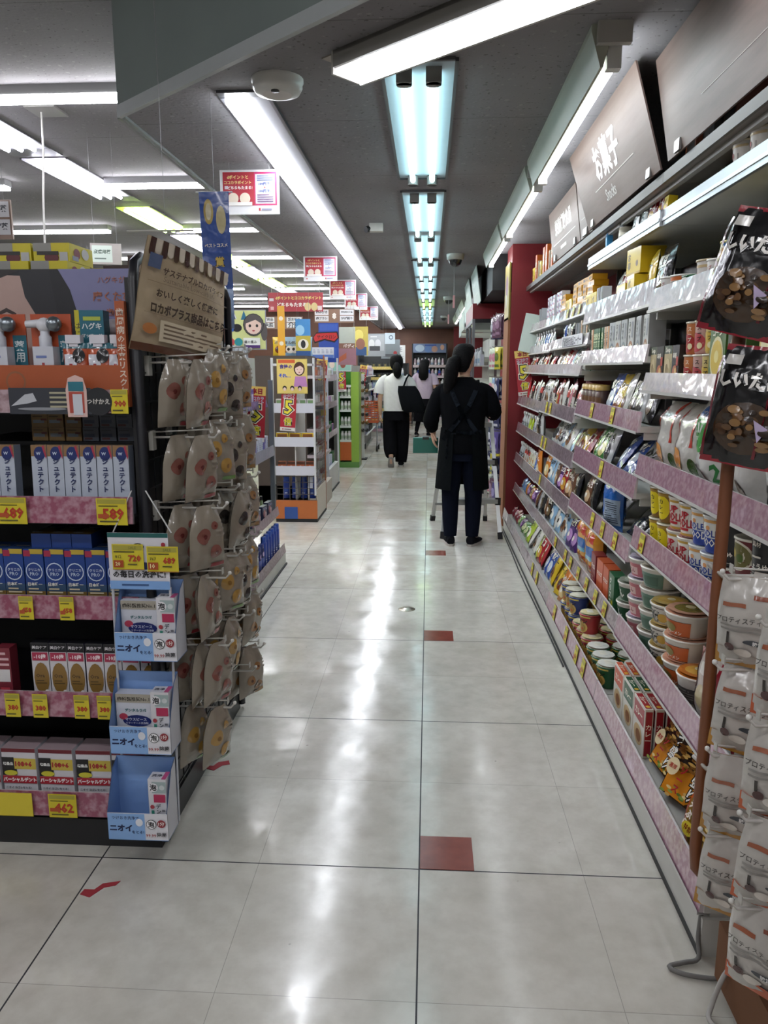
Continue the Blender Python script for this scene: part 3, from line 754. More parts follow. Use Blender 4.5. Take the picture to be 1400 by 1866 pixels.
cup('cup_tall_white', 'noodle_cup', 'instant noodles', 'white noodle cup with red mark', .034, .043, .095, '#d8d2ca', [('r', 0, .78, 1, .86, '#bfa77c'), ('e', .4, .55, .14, .1, '#a83a40'), ('r', .7, .1, .74, .6, '#8f8a84')], lid='#d2cdc4', rim='#c9b898')
# ---- bags
pouch('bag_orange_chips', 'chip_bag', 'snack bag', 'orange chip bag with blue sea picture', .19, .25, .07, '#d3912c', [('r', .1, .32, .8, .58, '#2c62a8'), ('r', .1, .32, .8, .4, '#6fb4c8'), ('t', 'のり塩', .45, .74, .7, '#c8382c', .05), ('t', 'チップス', .5, .17, .7, '#c8452e', .05)], band=[(0, .1, '#c47a24')])
pouch('bag_blue', 'snack_bag', 'snack bag', 'large blue snack bag with pale back panel', .17, .27, .08, '#2a66b8', [('r', .32, .12, .98, .62, '#9aa9ba'), ('l', .38, .16, .92, .58, 10, '#3a3f4a'), ('r', .0, 0, .12, .7, '#5aa0d8')], seed=3)
pouch('bag_rice_red', 'rice_bag', 'bag of rice', 'white rice bag with red and yellow stripes', .2, .24, .1, '#cfcac2', [('r', .1, .1, .22, .9, '#c23a2a'), ('r', .66, .4, .74, 1, '#c23a2a'), ('e', .3, .22, .18, .16, '#d98a2a'), ('e', .75, .14, .14, .12, '#3a5a2a')], style='pillow', seed=5)
pouch('bag_rice_green', 'rice_bag', 'bag of rice', 'white and green two kilo rice bag', .2, .27, .1, '#d6d4cf', [('r', 0, .42, .62, .8, '#4aa04a'), ('t', '米', .34, .6, .4, '#e8efe2', .04), ('t', '2', .84, .22, .18, '#3a7a44', .04), ('r', .66, .5, .98, .58, '#7a5a3a'), ('t', '新', .4, .88, .2, '#2a5a9a', .05), ('e', .3, .18, .12, .12, '#3a332c'), ('e', .52, .15, .1, .1, '#7a3a3c')], seed=7)
pouch('bag_rice_white', 'rice_bag', 'bag of rice', 'white rice bag with big red lettering', .2, .27, .1, '#d9d6d1', [('v', 'わせ', .38, .68, .5, '#b3283a', .05), ('v', '米', .66, .7, .28, '#b3283a', .06), ('e', .3, .2, .1, .12, '#3a332c'), ('e', .6, .16, .1, .1, '#6a4a2c')], seed=9)
def simple_pouch(key, desc, col, acc, tcol='#f2ede0', w=.13, h=.19, t=.035, text='おやつ', style='pillow', seed=0, name='snack_pouch', band=None):
    pouch(key, name, 'snack bag', desc, w, h, t, col, [('e', .5, .34, .34, .2, acc), ('t', text, .5, .7, .72, tcol, .04), ('e', .4, .36, .12, .08, tcol)], style, band=band, seed=seed, nx=7, nz=9)
for i, (key, desc, col, acc, tx) in enumerate((
    ('p_black', 'black snack pouch', '#1b1b1e', '#6a5534', '黒豆'), ('p_silver', 'silver and white snack pouch', '#b9bab8', '#3c3c3e', '小魚'), ('p_white', 'white snack pouch', '#d0cec6', '#8a5a34', 'おこし'),
    ('p_yellow', 'yellow snack pouch', '#d6b52c', '#7a3a1c', 'バター'), ('p_red', 'red snack pouch', '#a3222a', '#d9a03a', '辛口'), ('p_blue', 'blue snack pouch', '#2b4c98', '#c9d4e2', '塩味'),
    ('p_green', 'green snack pouch', '#3f7a3c', '#d9d28a', '抹茶'), ('p_purple', 'purple snack pouch', '#4c2c6c', '#b88ac4', 'ぶどう'), ('p_orange', 'orange snack pouch', '#cf7a28', '#f0d9a0', 'みかん'),
    ('p_brown', 'brown snack pouch', '#6a4630', '#d2b088', 'チョコ'), ('p_pink', 'pink snack pouch', '#c9848e', '#f0dcd8', 'もも'), ('p_lightblue', 'pale blue and white snack pouch', '#8fb4d2', '#f0efe8', 'ミルク'), ('p_lime', 'lime green snack pouch', '#a9bf3a', '#f0efd0', 'レモン'))):
    simple_pouch(key, desc, col, acc, text=tx, seed=i + 20, tcol='#f2ede0' if key not in ('p_white', 'p_silver', 'p_yellow', 'p_lightblue', 'p_lime') else '#2a2622')
pouch('p_blackwhite', 'snack_pouch', 'snack bag', 'clear pouch with bold black lettering', .16, .24, .05, '#a9a8a6', [('t', 'のり', .5, .42, .7, '#161616', .07), ('r', .1, .75, .9, .9, '#8a8886'), ('l', .15, .08, .85, .2, 2, '#3a3a3a')], seed=31)
pouch('p_charbig', 'snack_pouch', 'snack bag', 'large black pouch with pale edge', .17, .26, .05, '#141416', [('r', 0, .1, .16, .9, '#a9b49a'), ('t', '燻製', .6, .66, .5, '#5a5a5c', .02)], seed=33)
pouch('p_redclear', 'snack_pouch', 'snack bag', 'clear snack pouch with dark red edges', .15, .2, .045, '#b8aaa2', [('r', 0, 0, .14, 1, '#8c1c2c'), ('r', .86, 0, 1, 1, '#8c1c2c'), ('r', .3, .7, .8, .86, '#d9d2cc'), ('e', .5, .36, .26, .2, '#c4b48c')], seed=35)
pouch('p_stick', 'stick_pouch', 'snack bag', 'slim pale snack pouch', .07, .17, .02, '#c3bdb4', [('r', 0, .6, 1, .85, '#7c4a48'), ('l', .15, .15, .85, .5, 4, '#6a625a')], seed=37, nx=5, nz=8)
pouch('p_stick_dark', 'stick_pouch', 'snack bag', 'slim dark snack pouch', .07, .17, .02, '#3c3636', [('r', 0, .55, 1, .8, '#b84a44'), ('l', .15, .15, .85, .45, 4, '#b9b2a8')], seed=38, nx=5, nz=8)
pouch('p_small_purple', 'candy_bag', 'candy', 'small purple candy bag', .12, .1, .04, '#5a3a6a', [('e', .5, .5, .3, .3, '#b88ac0'), ('t', 'グミ', .5, .5, .4, '#f0e8f0', .05)], seed=41, nx=6, nz=6)
pouch('p_small_green', 'candy_bag', 'candy', 'small green candy bag', .12, .1, .04, '#5f8a4a', [('e', .5, .5, .34, .3, '#cfd8a0'), ('t', 'グミ', .5, .5, .4, '#3a2a3a', .05)], seed=42, nx=6, nz=6)
pouch('p_small_red', 'candy_bag', 'candy', 'small dark red candy bag', .12, .1, .04, '#7c2634', [('e', .5, .5, .3, .3, '#c98a94'), ('t', 'あめ', .5, .5, .4, '#f0e0e0', .05)], seed=43, nx=6, nz=6)
pouch('p_small_orange', 'candy_bag', 'candy', 'small orange candy bag', .12, .1, .04, '#c97a34', [('e', .5, .5, .3, .3, '#f0d9a8'), ('t', 'あめ', .5, .5, .4, '#6a2a1a', .05)], seed=44, nx=6, nz=6)
pouch('p_small_blue', 'candy_bag', 'candy', 'small blue and white candy bag', .12, .1, .04, '#6a8fc0', [('e', .5, .5, .34, .34, '#eeeeea'), ('t', 'ラムネ', .5, .5, .6, '#2a4a8a', .05)], seed=45, nx=6, nz=6)
carton('box_maroon', 'snack_box', 'box', 'maroon snack box with white letters', .1, .05, .15, '#7c1c26', [('t', 'チョコ', .5, .62, .7, '#e8dcd4', .06), ('l', .2, .12, .8, .34, 3, '#c49a94')])
carton('box_orange', 'snack_box', 'box', 'orange snack box with white letters', .1, .05, .15, '#c0552c', [('t', 'クリスプ', .5, .6, .8, '#f0e6d8', .05), ('r', 0, 0, 1, .12, '#8c2a20')])
carton('box_green_crisp', 'snack_box', 'box', 'dark green snack box with white letters', .1, .05, .15, '#1f5a36', [('v', 'クリスプ', .35, .5, .8, '#eef0e6', .05), ('c', .72, .2, .16, '#c9c23a')])
def curry(key, desc, c1):
    carton(key, 'curry_box', 'curry', desc, .13, .026, .17, '#e4e0d6', [('r', .06, .6, .94, .95, c1), ('e', .5, .32, .36, .2, '#cdb184'), ('e', .54, .31, .22, .12, '#8a5a34'), ('t', 'カレー', .5, .77, .6, '#f4eedc', .04)], side='#d9cbb8',
           sideart=[('r', .1, .05, .9, .95, c1), ('v', 'カレー', .5, .5, .4, '#f4eedc', .02)], topart=[('r', .04, .1, .96, .9, c1), ('t', 'カレー', .45, .5, .4, '#f4eedc', .03), ('e', .85, .5, .06, .3, '#e0b43a')])
curry('curry_red', 'white edged red curry box', '#9c1c26'); curry('curry_green', 'white edged green curry box', '#1f5234'); curry('curry_orange', 'white edged orange curry box', '#c8502a')
def gotsu():
    m = M(); w_, h_, d_ = .17, .2, .05
    m.box(-w_ / 2, w_ / 2, -d_ / 2, d_ / 2, 0, h_, '#3a2818', 'film')
    it = [('r', .02, .02, .98, .98, '#33231a'), ('p', [(.02, .02), (.6, .02), (.98, .3), (.98, .5), (.02, .42)], '#d98a24')]
    rr = random.Random(4)
    for i in range(60):
        x = rr.uniform(.06, .66); y = rr.uniform(.4, .95); it.append(('e', x, y, rr.uniform(.04, .1), .02, rr.choice(['#b8843a', '#8a5a24', '#d2a65a', '#6a4018'])))
    for i in range(14):
        it.append(('e', rr.uniform(.05, .95), rr.uniform(.03, .2), .06, .02, rr.choice(['#c9a45c', '#8a9a4a', '#e2c98a', '#5f7a34'])))
    it += [('v', 'ごつ盛り', .76, .52, .86, '#141210', .09), ('v', 'ごつ盛り', .76, .52, .86, '#f2eee6', .02), ('v', 'ソース', .42, .3, .42, '#b02c30', .04), ('e', .18, .42, .14, .13, '#e6d2a8'), ('t', '濃厚', .18, .42, .18, '#b0483a', .02)]
    art(m, it, flat(-d_ / 2), w_, h_, 'film')
    kind('gotsu', 'noodle_pack', 'instant noodles', 'square black and orange fried noodle pack', w_, d_, h_, [(None, m.mesh('noodle_pack'))])
gotsu()
def round_bowl():
    m = M(); m.lathe([(.07, 0), (.105, .05), (.108, .056)], '#b8401f', 'card', 28, capt=False)
    b = M(); b.lathe([(.11, .052), (.112, .058), (.10, .06), (.001, .064)], ['#c44a24', '#c44a24', '#6a4a20'], 'film', 28, capb=False)
    it = [('e', .5, .5, .44, .44, '#8a6a2c')]; rr = random.Random(8)
    for i in range(30): it.append(('e', .5 + rr.uniform(-.28, .28), .5 + rr.uniform(-.28, .28), rr.uniform(.03, .08), .02, rr.choice(['#c9a45c', '#6f8a3a', '#e6d29a', '#4a3418', '#b0582c'])))
    it += [('v', 'きつね天ぷら', .2, .55, .75, '#f2e6d8', .05), ('v', 'うどん', .42, .6, .4, '#c23a4a', .06), ('e', .3, .22, .13, .08, '#d9c23a'), ('t', '特製', .3, .22, .16, '#7a2a1a', .02)]
    art(b, it, lambda x, z, e: (x, z - .11, .0645 + e), .22, .22, 'film')
    kind('round_bowl', 'noodle_bowl', 'instant noodles', 'big round orange rimmed noodle bowl standing on edge', .22, .22, .066, [('cup_body', m.mesh('cup_body')), ('lid', b.mesh('lid'))])
round_bowl()
# ---- small cartons for the upper right shelves
carton('yellow_box', 'food_box', 'box', 'yellow cereal bar box', .1, .06, .12, '#d9b91c', [('v', 'バー', .3, .5, .7, '#3a2c10', .04), ('e', .7, .4, .2, .16, '#a86a1c'), ('r', 0, .88, 1, 1, '#e6cf4a')])
carton('yellow_box_flat', 'food_box', 'box', 'flat yellow biscuit box', .13, .075, .028, '#d79a1c', [('r', .2, .25, .5, .75, '#5a3c10'), ('l', .55, .3, .95, .7, 2, '#7a5010')], topart=[('r', .1, .2, .6, .8, '#e4b43a')])
carton('yellow_box_big', 'food_box', 'box', 'large yellow snack carton with brown seal', .15, .1, .1, '#d9bb1f', [('e', .75, .4, .08, .12, '#6a4a1a'), ('v', 'お得', .2, .5, .7, '#6a5a2a', .02), ('r', 0, 0, 1, .08, '#b8961a')], side='#cfae1a')
carton('white_tablet_box', 'food_box', 'box', 'small white and violet tablet box', .09, .05, .035, '#d9d7dc', [('r', .1, .3, .5, .7, '#6a5a9a'), ('r', .55, .2, .9, .5, '#b84a4e')])
carton('slate_box', 'food_box', 'box', 'slim black and white box', .05, .04, .13, '#c9ccd0', [('r', .3, .2, 1, 1, '#24262a')])
carton('blue_can', 'drink_can', 'can', 'slim bright blue can', .035, .035, .11, '#3f8fc4', [('r', 0, .4, 1, .8, '#6fb2da')])
def grey_box(key, desc, c1, c2):
    carton(key, 'soup_carton', 'box', desc, .085, .06, .15, '#b9b9b5', [('r', 0, 0, 1, 1, c1), ('e', .5, .24, .34, .18, c2), ('e', .5, .24, .2, .1, '#d8c8a8'), ('v', 'おかゆ', .3, .68, .5, '#3c3e42', .03), ('r', .6, .5, .86, .9, '#8a8d92')], side='#a2a2a0')
grey_box('grey_box_a', 'grey rice porridge carton', '#aeb2b0', '#7a8288'); grey_box('grey_box_b', 'pale rice porridge carton with brown picture', '#bfc0ba', '#a06a44')
carton('green_bottlebox', 'tea_box', 'box', 'narrow dark green tea box', .04, .04, .14, '#1c5a2c', [('v', '緑茶', .5, .6, .5, '#d9e2b0', .03)])
carton('cream_orange_box', 'food_box', 'box', 'cream and orange box', .05, .05, .14, '#c9bfa8', [('r', .55, 0, 1, 1, '#c8864a'), ('v', '玄米', .28, .6, .5, '#5a4a34', .02)])
bottle('coffee_jar', 'coffee_jar', 'brown coffee jar with gold lid', .035, .13, '#4a2f20', '#b8964a', [('r', .1, .2, .9, .75, '#6a4a30')], neck=.85, capr=.036, caph=.18, shoulder=.75, cat='jar')
bottle('brown_jar', 'glass_jar', 'small jar with pale label and dark lid', .034, .085, '#b7ab98', '#3c342c', [('r', 0, .15, 1, .7, '#cfc6b4'), ('r', .2, .3, .8, .5, '#6a5844')], neck=.85, capr=.035, caph=.2, shoulder=.75, cat='jar')
spout_pouch('jelly_white', 'white spouted jelly pouch', .075, .125, .045, '#c6c8c8', '#e2e2de', [('r', .1, .35, .9, .6, '#5a6470'), ('t', 'ゼリー', .5, .48, .7, '#f0f0ee', .03)])
spout_pouch('jelly_blue', 'blue spouted jelly pouch', .075, .125, .045, '#4a6fb4', '#e6e6e4', [('e', .5, .4, .35, .22, '#c9d6e8'), ('t', '飲む', .5, .42, .5, '#20386a', .03)])
spout_pouch('jelly_lime', 'lime spouted jelly pouch', .075, .125, .045, '#b4c83a', '#e6e6e0', [('e', .5, .4, .35, .22, '#e8eaa0')])
spout_pouch('jelly_yellow', 'yellow and white spouted baby food pouch', .075, .125, .045, '#d9d2b8', '#ececea', [('r', 0, 0, 1, .35, '#d8a828'), ('c', .5, .6, .2, '#c98a3a')])
spout_pouch('jelly_red', 'white spouted pouch with red top', .075, .125, .045, '#d2cac4', '#d4d0cc', [('r', 0, .7, 1, .95, '#b83a34'), ('c', .5, .4, .22, '#d98a5a')])
carton('baby_box', 'food_box', 'box', 'blue and white baby snack box', .09, .045, .15, '#c9d6e4', [('r', 0, 0, 1, .3, '#3f78c0'), ('t', 'ベビー', .5, .7, .7, '#2a5aa0', .04), ('c', .5, .45, .16, '#e8b08a')])
carton('orange_bottle_box', 'food_box', 'box', 'tall orange box', .06, .06, .2, '#c9621f', [('v', '栄養', .5, .5, .5, '#f0e0c0', .03)])

# ------------------------------------------------------------------ the snack wall on the right
PINK, PINKF, CLEARW = '#95647a', '#75626a', '#9c9498'
BAYS = [(1.62, 2.8), (2.8, 4.0), (4.0, 5.2), (5.2, 6.5)]
BNAME = ['the rack bay', 'the second bay', 'the third bay', 'the pillar bay']
XB = 1.26
# rows: (bottom of rail, top of rail, x of the front, colour) for each bay
ROWS = {
    0: [(.115, .195, .65, PINK), (.385, .465, .715, PINK), (.735, .81, .755, PINK), (1.0, 1.075, .755, PINK), (1.30, 1.365, .76, CLEARW), (1.575, 1.65, .765, CLEARW), (1.865, 1.91, .81, None)],
    1: [(.115, .195, .65, PINK), (.385, .45, .72, PINKF), (.665, .74, .745, PINK), (.905, .985, .755, PINK), (1.15, 1.225, .755, PINK), (1.40, 1.465, .765, CLEARW), (1.60, 1.69, .775, PINKF), (1.865, 1.91, .80, None)],
    2: [(.115, .195, .65, PINKF), (.365, .43, .735, PINKF), (.62, .695, .735, PINKF), (.865, .945, .745, PINKF), (1.10, 1.175, .745, PINKF), (1.345, 1.405, .77, CLEARW), (1.50, 1.56, .80, CLEARW), (1.66, 1.72, .80, PINKF)],
    3: [(.115, .195, .65, PINKF), (.355, .42, .735, PINKF), (.61, .68, .735, PINKF), (.86, .935, .745, PINKF), (1.09, 1.16, .745, PINKF), (1.345, 1.405, .77, PINKF), (1.49, 1.55, .80, PINKF), (1.66, 1.72, .80, PINKF)],
}
TOPZ = 2.03
RN = ['bottom', 'second', 'third', 'fourth', 'fifth', 'sixth', 'seventh', 'eighth', 'top']
def price_rail(parent, y0, y1, x, zb, zt, col):
    m_ = M()
    lean = .012
    p = [(x, y0, zb), (x + lean, y0, zt), (x + lean + .006, y0, zt), (x + .012, y0, zb)]
    q = [(a_, y1, c_) for a_, _, c_ in p]
    m_.add(p + q, [(0, 4, 5, 1), (1, 5, 6, 2), (2, 6, 7, 3), (3, 7, 4, 0), (0, 1, 2, 3), (7, 6, 5, 4)], [col, '#d8d4d6', '#b8b4b6', '#b8b4b6', '#c9c2c6', '#c9c2c6'], 'rail')
    m_.add([(x - .003, y0, zb - .006), (x - .003, y1, zb - .006), (x - .003, y1, zb + .004), (x - .003, y0, zb + .004), (x + .02, y0, zb - .006), (x + .02, y1, zb - .006)], [(0, 1, 2, 3), (0, 4, 5, 1)], '#c6c3c0', 'plastic')
    return m_.obj('price_rail', parent)
ZS = {}
for b, (y0, y1) in enumerate(BAYS):
    t = empty('shelf_bay', (0, 0, 0)); tag(t, 'white steel shelf unit with pink price rails, %s of the snack wall' % ('rack bay', 'second bay', 'third bay', 'pillar bay')[b], 'store shelf', 'bays of the snack wall')
    t.location = (.65, y0, 0)
    off = Vector((-.65, -y0, 0))
    def sub(m_, name, par=t):
        m_.xform(Matrix.Translation(off)); return m_.obj(name, par)
    m_ = M(); m_.box(.66, XB, y0, y1, 0, .1, '#bbb', 'shelf_white'); m_.box(.655, .66, y0, y1, .0, .012, '#3a3a3a', 'rubber'); sub(m_, 'base')
    m_ = M(); m_.box(XB - .02, XB, y0, y1, .1, 2.25, '#bbb', 'shelf_black' if b != 3 else 'red_wall'); sub(m_, 'back_panel')
    for yy in (y0, y1 - .02) if b == 0 else (y1 - .02,):
        m_ = M(); m_.box(XB - .05, XB - .02, yy, yy + .02, .1, 2.25, '#8a8886', 'painted_metal'); sub(m_, 'upright')
    for r, (zb, zt, xf, col) in enumerate(ROWS[b]):
        zsurf = zb + .022
        ZS[(b, r)] = (zsurf, xf + .022)
        m_ = M()
        if col:
            m_.box(xf + .012, XB - .02, y0 + .002, y1 - .002, zsurf - .022, zsurf, '#bbb', 'shelf_white')
            for i in range(2): m_.box(xf + .03, XB - .03, y0 + .01 + i * (y1 - y0 - .03), y0 + .02 + i * (y1 - y0 - .03), zsurf - .05, zsurf - .022, '#bbb', 'shelf_white')
        else:
            m_.box(xf, XB - .02, y0 + .001, y1 - .001, zb, zt, '#bbb', 'shelf_white')
            m_.box(xf - .012, xf, y0 + .001, y1 - .001, zb - .004, zt + .006, '#b9bcc0', 'steel')
            m_.box(xf - .016, xf - .012, y0 + .001, y1 - .001, zb + .012, zb + .022, '#d0d2d4', 'steel')
            ZS[(b, r)] = (zt, xf + .015)
        s_ = sub(m_, 'shelf')
        if col:
            pr = price_rail(s_, y0 + .004, y1 - .004, xf, zb, zt, col)
            pr.data.transform(Matrix.Translation(off))
    m_ = M(); m_.box(.80, XB - .02, y0 + .001, y1 - .001, TOPZ - .03, TOPZ, '#6f675e', 'painted_metal'); m_.box(.79, .80, y0 + .001, y1 - .001, TOPZ - .03, TOPZ + .004, '#3f362f', 'painted_metal')
    m_.box(.82, .84, y0, y1, TOPZ - .045, TOPZ - .03, '#9a9690', 'painted_metal'); m_.box(1.0, 1.02, y0, y1, TOPZ - .05, TOPZ - .03, '#77736e', 'painted_metal')
    sub(m_, 'shelf')
    ZS[(b, 8)] = (TOPZ, .83)
    if b == 0:
        m_ = M(); m_.box(.86, XB, y0 - .02, y0, 0, 2.25, '#bbb', 'shelf_white'); sub(m_, 'end_panel')
NEAR = [0, 1]
def stock(b, r, y, keys, step=None, deep=1, high=1, tilt=0.0, yaw=0.0, jit=.004, dx=0.0, lean=0.0, sc_=1.0, maxz=None):
    """Goods along one shelf, from near to far; returns the y after the last one."""
    zs, xf = ZS[(b, r)]
    cnt = {}
    if isinstance(keys, str): keys = [keys]
    for k in keys: cnt[k] = cnt.get(k, 0) + 1
    seen = STOCKED.setdefault((b, r), {})
    for kk in keys:
        k = KIND[kk]; wd = (step or k.w * sc_ * 1.04)
        yc = y + wd / 2
        seen[kk] = seen.get(kk, 0) + 1
        for dd in range(deep):
            for hh in range(high):
                x = xf + dx + k.d * sc_ / 2 + dd * k.d * sc_ * 1.05 + (abs(math.sin(lean)) * k.h * .0)
                o = put(kk, (x + R.uniform(0, jit), yc + R.uniform(-jit, jit), zs + .0008 + hh * k.h * sc_ + abs(math.sin(lean)) * k.d * sc_ / 2), -PI / 2 + yaw + (R.uniform(-.2, .2) if lean else R.uniform(-.06, .06)), 'pending', rx=-(lean + R.uniform(-.08, .08)) if lean else 0, ry=tilt + (R.uniform(-.03, .03) if tilt else 0), scale=sc_ if sc_ != 1 else None)
                PEND.append((o, kk, b, r, seen[kk], dd, hh, deep, high))
        y += wd
    return y
STOCKED = {}; PEND = []
def finish_labels():
    tot = STOCKED
    for o, kk, b, r, n, dd, hh, deep, high in PEND:
        k = KIND[kk]
        cnt = tot[(b, r)][kk]
        s = k.desc
        if cnt > 1: s += ', %s from near' % OD[n - 1]
        pos = ''
        if high == 2: pos = ('lower', 'upper')[hh]
        elif high > 2: pos = ('lowest', 'second up', 'third up', 'fourth up', 'fifth up', 'sixth up')[hh]
        if deep > 1: pos = (pos + ' ' + ('front', 'rear')[dd]).strip()
        if pos: s += ', ' + pos
        s += ', %s shelf, %s' % (RN[r], ('rack bay', 'second bay', 'third bay', 'pillar bay')[b])
        if len(s.split()) < 13: s += ', snack wall'
        o['label'] = s
        o['group'] = k.desc.split(' ')[0] and (k.cat + ' on the %s shelf of %s' % (RN[r], BNAME[b]))

# bay one (beside the rack), bottom to top
y = stock(0, 0, 1.93, ['gotsu', 'gotsu'], step=.175, lean=.5, dx=.045, yaw=.22)
put('round_bowl', (.80, 1.84, .20), -PI / 2 + .15, 'big round orange rimmed noodle bowl on edge at the near end of the bottom shelf', rx=1.15)
for q, (kk, n_) in enumerate((('curry_red', 4), ('curry_green', 3), ('curry_orange', 2))):
    zs, xf = ZS[(0, 0)]
    for i in range(n_):
        xx = xf + .03 + .014 + i * .034
        o = put(kk, (xx + .0, 2.37 + q * .125, zs + .001), PI / 2 + PI, 'pending', 'curry boxes on the bottom shelf of the snack wall')
        o.rotation_euler = (0, 0, 0 - PI / 2); o.location = (xx, 2.37 + q * .137, zs + .001)
        o['label'] = '%s, %s from the aisle, standing upright on the bottom shelf' % (KIND[kk].desc, OD[i])
stock(0, 0, 2.76 - .0, [], 1)
y = stock(0, 1, 1.75, ['p_redclear', 'p_redclear'], step=.17, lean=.12, dx=.02)
y = stock(0, 1, 2.09, ['bowl_grey'], dx=.0); y = stock(0, 1, y, ['bowl_orange'], deep=2, high=3); y = stock(0, 1, y, ['bowl_dark'], high=3)
y = stock(0, 1, y, ['bowl_green'], deep=2, high=4); y = stock(0, 1, y + .005, ['bowl_pink'], high=4)
y = stock(0, 2, 1.66, ['cup_sticks', 'cup_black', 'cup_plum'], step=.105, high=2)
y = stock(0, 2, y, ['cup_plum'], high=1); stock(0, 2, y - .105, [], 1)
zs, xf = ZS[(0, 2)]
o = put('cup_black', (xf + .053, y - .055, zs + KIND['cup_plum'].h + .002), -PI / 2, 'tall black soy sauce noodle cup stacked on a dark red cup, third shelf, rack bay', 'instant noodles on the third shelf of the rack bay')
y = stock(0, 2, y + .01, ['cup_sea', 'cup_sea'], high=2, deep=2); y = stock(0, 2, y, ['cup_red', 'cup_red'], high=2, deep=2); y = stock(0, 2, y + .01, ['cup_yellow', 'cup_yellow'], high=2)
y = stock(0, 3, 1.68, ['bag_rice_white', 'bag_rice_white', 'bag_rice_green'], step=.235, jit=.01, dx=.02)
y = stock(0, 3, y + .02, ['bag_rice_red', 'bag_rice_red'], step=.19, lean=.1, dx=.03)
y = stock(0, 4, 1.66, ['soup_box_cream', 'soup_box_cream'], step=.12); y = stock(0, 4, y + .07, ['soup_box_char', 'soup_box_green'], step=.125)
y = stock(0, 4, y + .01, ['soup_yellow', 'soup_pink', 'soup_orange', ], high=2, step=.082); y = stock(0, 4, y, ['soup_box_black', 'soup_box_beige', 'soup_box_black', 'soup_box_beige'], step=.08, high=1)
for i in range(2):
    stock(0, 4, 0, [], 1)
y = stock(0, 5, 1.70, ['goldlid_cream', 'goldlid_red', 'goldlid_red', 'goldlid_red'], step=.09, high=1, deep=2)
y = stock(0, 5, y + .01, ['goldlid_green'], deep=1); y = stock(0, 5, y + .005, ['goldlid_blue'], deep=2); y = stock(0, 5, y + .005, ['cup_white', 'cup_tall_white'], deep=1)
y = stock(0, 5, y + .01, ['cup_emerald'], step=.13); y = stock(0, 5, y - .0, ['cup_orange'], step=.125); y = stock(0, 5, y, ['cup_white'], step=.08)
y = stock(0, 6, 1.75, ['cup_tall_white'] * 5, step=.12, dx=.0, sc_=.85); y = stock(0, 6, y + .0, ['p_yellow', 'p_black'], step=.12, lean=.5, dx=.03, sc_=.55)
# bay two
y = stock(1, 0, 2.83, ['round_green', 'round_green', 'round_green'], deep=2, step=.1); y = stock(1, 0, y + .01, ['round_red', 'round_red', 'round_red'], deep=2, step=.1)
y = stock(1, 0, y + .01, ['round_blue', 'round_blue', 'round_blue'], deep=2, high=2, step=.1); y = stock(1, 0, y + .02, ['p_orange', 'p_orange'], lean=.3, step=.12, dx=.03)
zs, xf = ZS[(1, 0)]
put('round_red', (xf + .05, 3.24, zs + KIND['round_red'].h + .002), -PI / 2, 'red rimmed noodle cup stacked on top of the others, bottom shelf, second bay', 'instant noodles on the bottom shelf of the second bay')
y = stock(1, 1, 2.84, ['bowl_forest'], high=2); y = stock(1, 1, y, ['box_green_crisp', 'box_orange', 'box_orange', 'box_maroon'], step=.115, dx=.01); y = stock(1, 1, y + .01, ['bag_orange_chips', 'bag_orange_chips'], step=.2, dx=.02, yaw=.15)
y = stock(1, 2, 2.86, ['p_silver', 'p_charbig'], step=.16, lean=.75, dx=.05, sc_=.85); y = stock(1, 2, y + .02, ['bag_blue'], step=.17, dx=.01, yaw=.3, sc_=.82); y = stock(1, 2, y, ['p_silver', 'p_black'], step=.14, lean=.6, dx=.05); y = stock(1, 2, y, ['p_charbig', 'p_brown'], step=.12, lean=.3, dx=.02, sc_=.82)
y = stock(1, 3, 2.84, ['p_blackwhite', 'p_blackwhite'], step=.18, lean=.75, dx=.06); y = stock(1, 3, y, ['p_blue', 'p_blue'], step=.15, lean=.7, dx=.05); y = stock(1, 3, y, ['p_silver', 'p_green', 'p_green'], step=.14, lean=.4, dx=.03)
y = stock(1, 4, 2.84, ['p_black', 'p_silver', 'p_black', 'p_white', 'p_yellow', 'p_blue'], step=.125, lean=.35, dx=.02); y = stock(1, 4, y + .01, ['coffee_jar'] * 5, step=.078)
y = stock(1, 5, 2.83, ['grey_box_b', 'grey_box_a', 'grey_box_b', 'grey_box_a', 'grey_box_b', 'grey_box_a'], step=.105); y = stock(1, 5, y + .005, ['cream_orange_box', 'cream_orange_box'], step=.06); y = stock(1, 5, y, ['green_bottlebox'] * 4, step=.05); y = stock(1, 5, y, ['cream_orange_box'], step=.06)
y = stock(1, 6, 2.85, ['p_black', 'p_yellow'], step=.13, lean=.12, dx=.02); y = stock(1, 6, y, ['yellow_box', 'yellow_box_big'], step=.15, high=1); y = stock(1, 6, y + .01, ['p_red', 'p_white'], step=.12, lean=.2, dx=.02); y = stock(1, 6, y + .01, ['slate_box', 'slate_box'], step=.07); y = stock(1, 6, y, ['yellow_box'] * 2, step=.12)
zs, xf = ZS[(1, 6)]
put('yellow_box_big', (xf + .06, 3.20, zs + .125), -PI / 2 + .1, 'large yellow snack carton lying on top of a yellow box, seventh shelf, second bay', 'box on the seventh shelf of the second bay')
y = stock(1, 7, 2.83, ['yellow_box', 'p_red', 'p_red', 'p_silver', 'p_silver'], step=.105, lean=.12, dx=.01, sc_=.52); y = stock(1, 7, y + .1, ['brown_jar'], step=.1); y = stock(1, 7, y + .16, ['blue_can'], step=.06, sc_=.75)
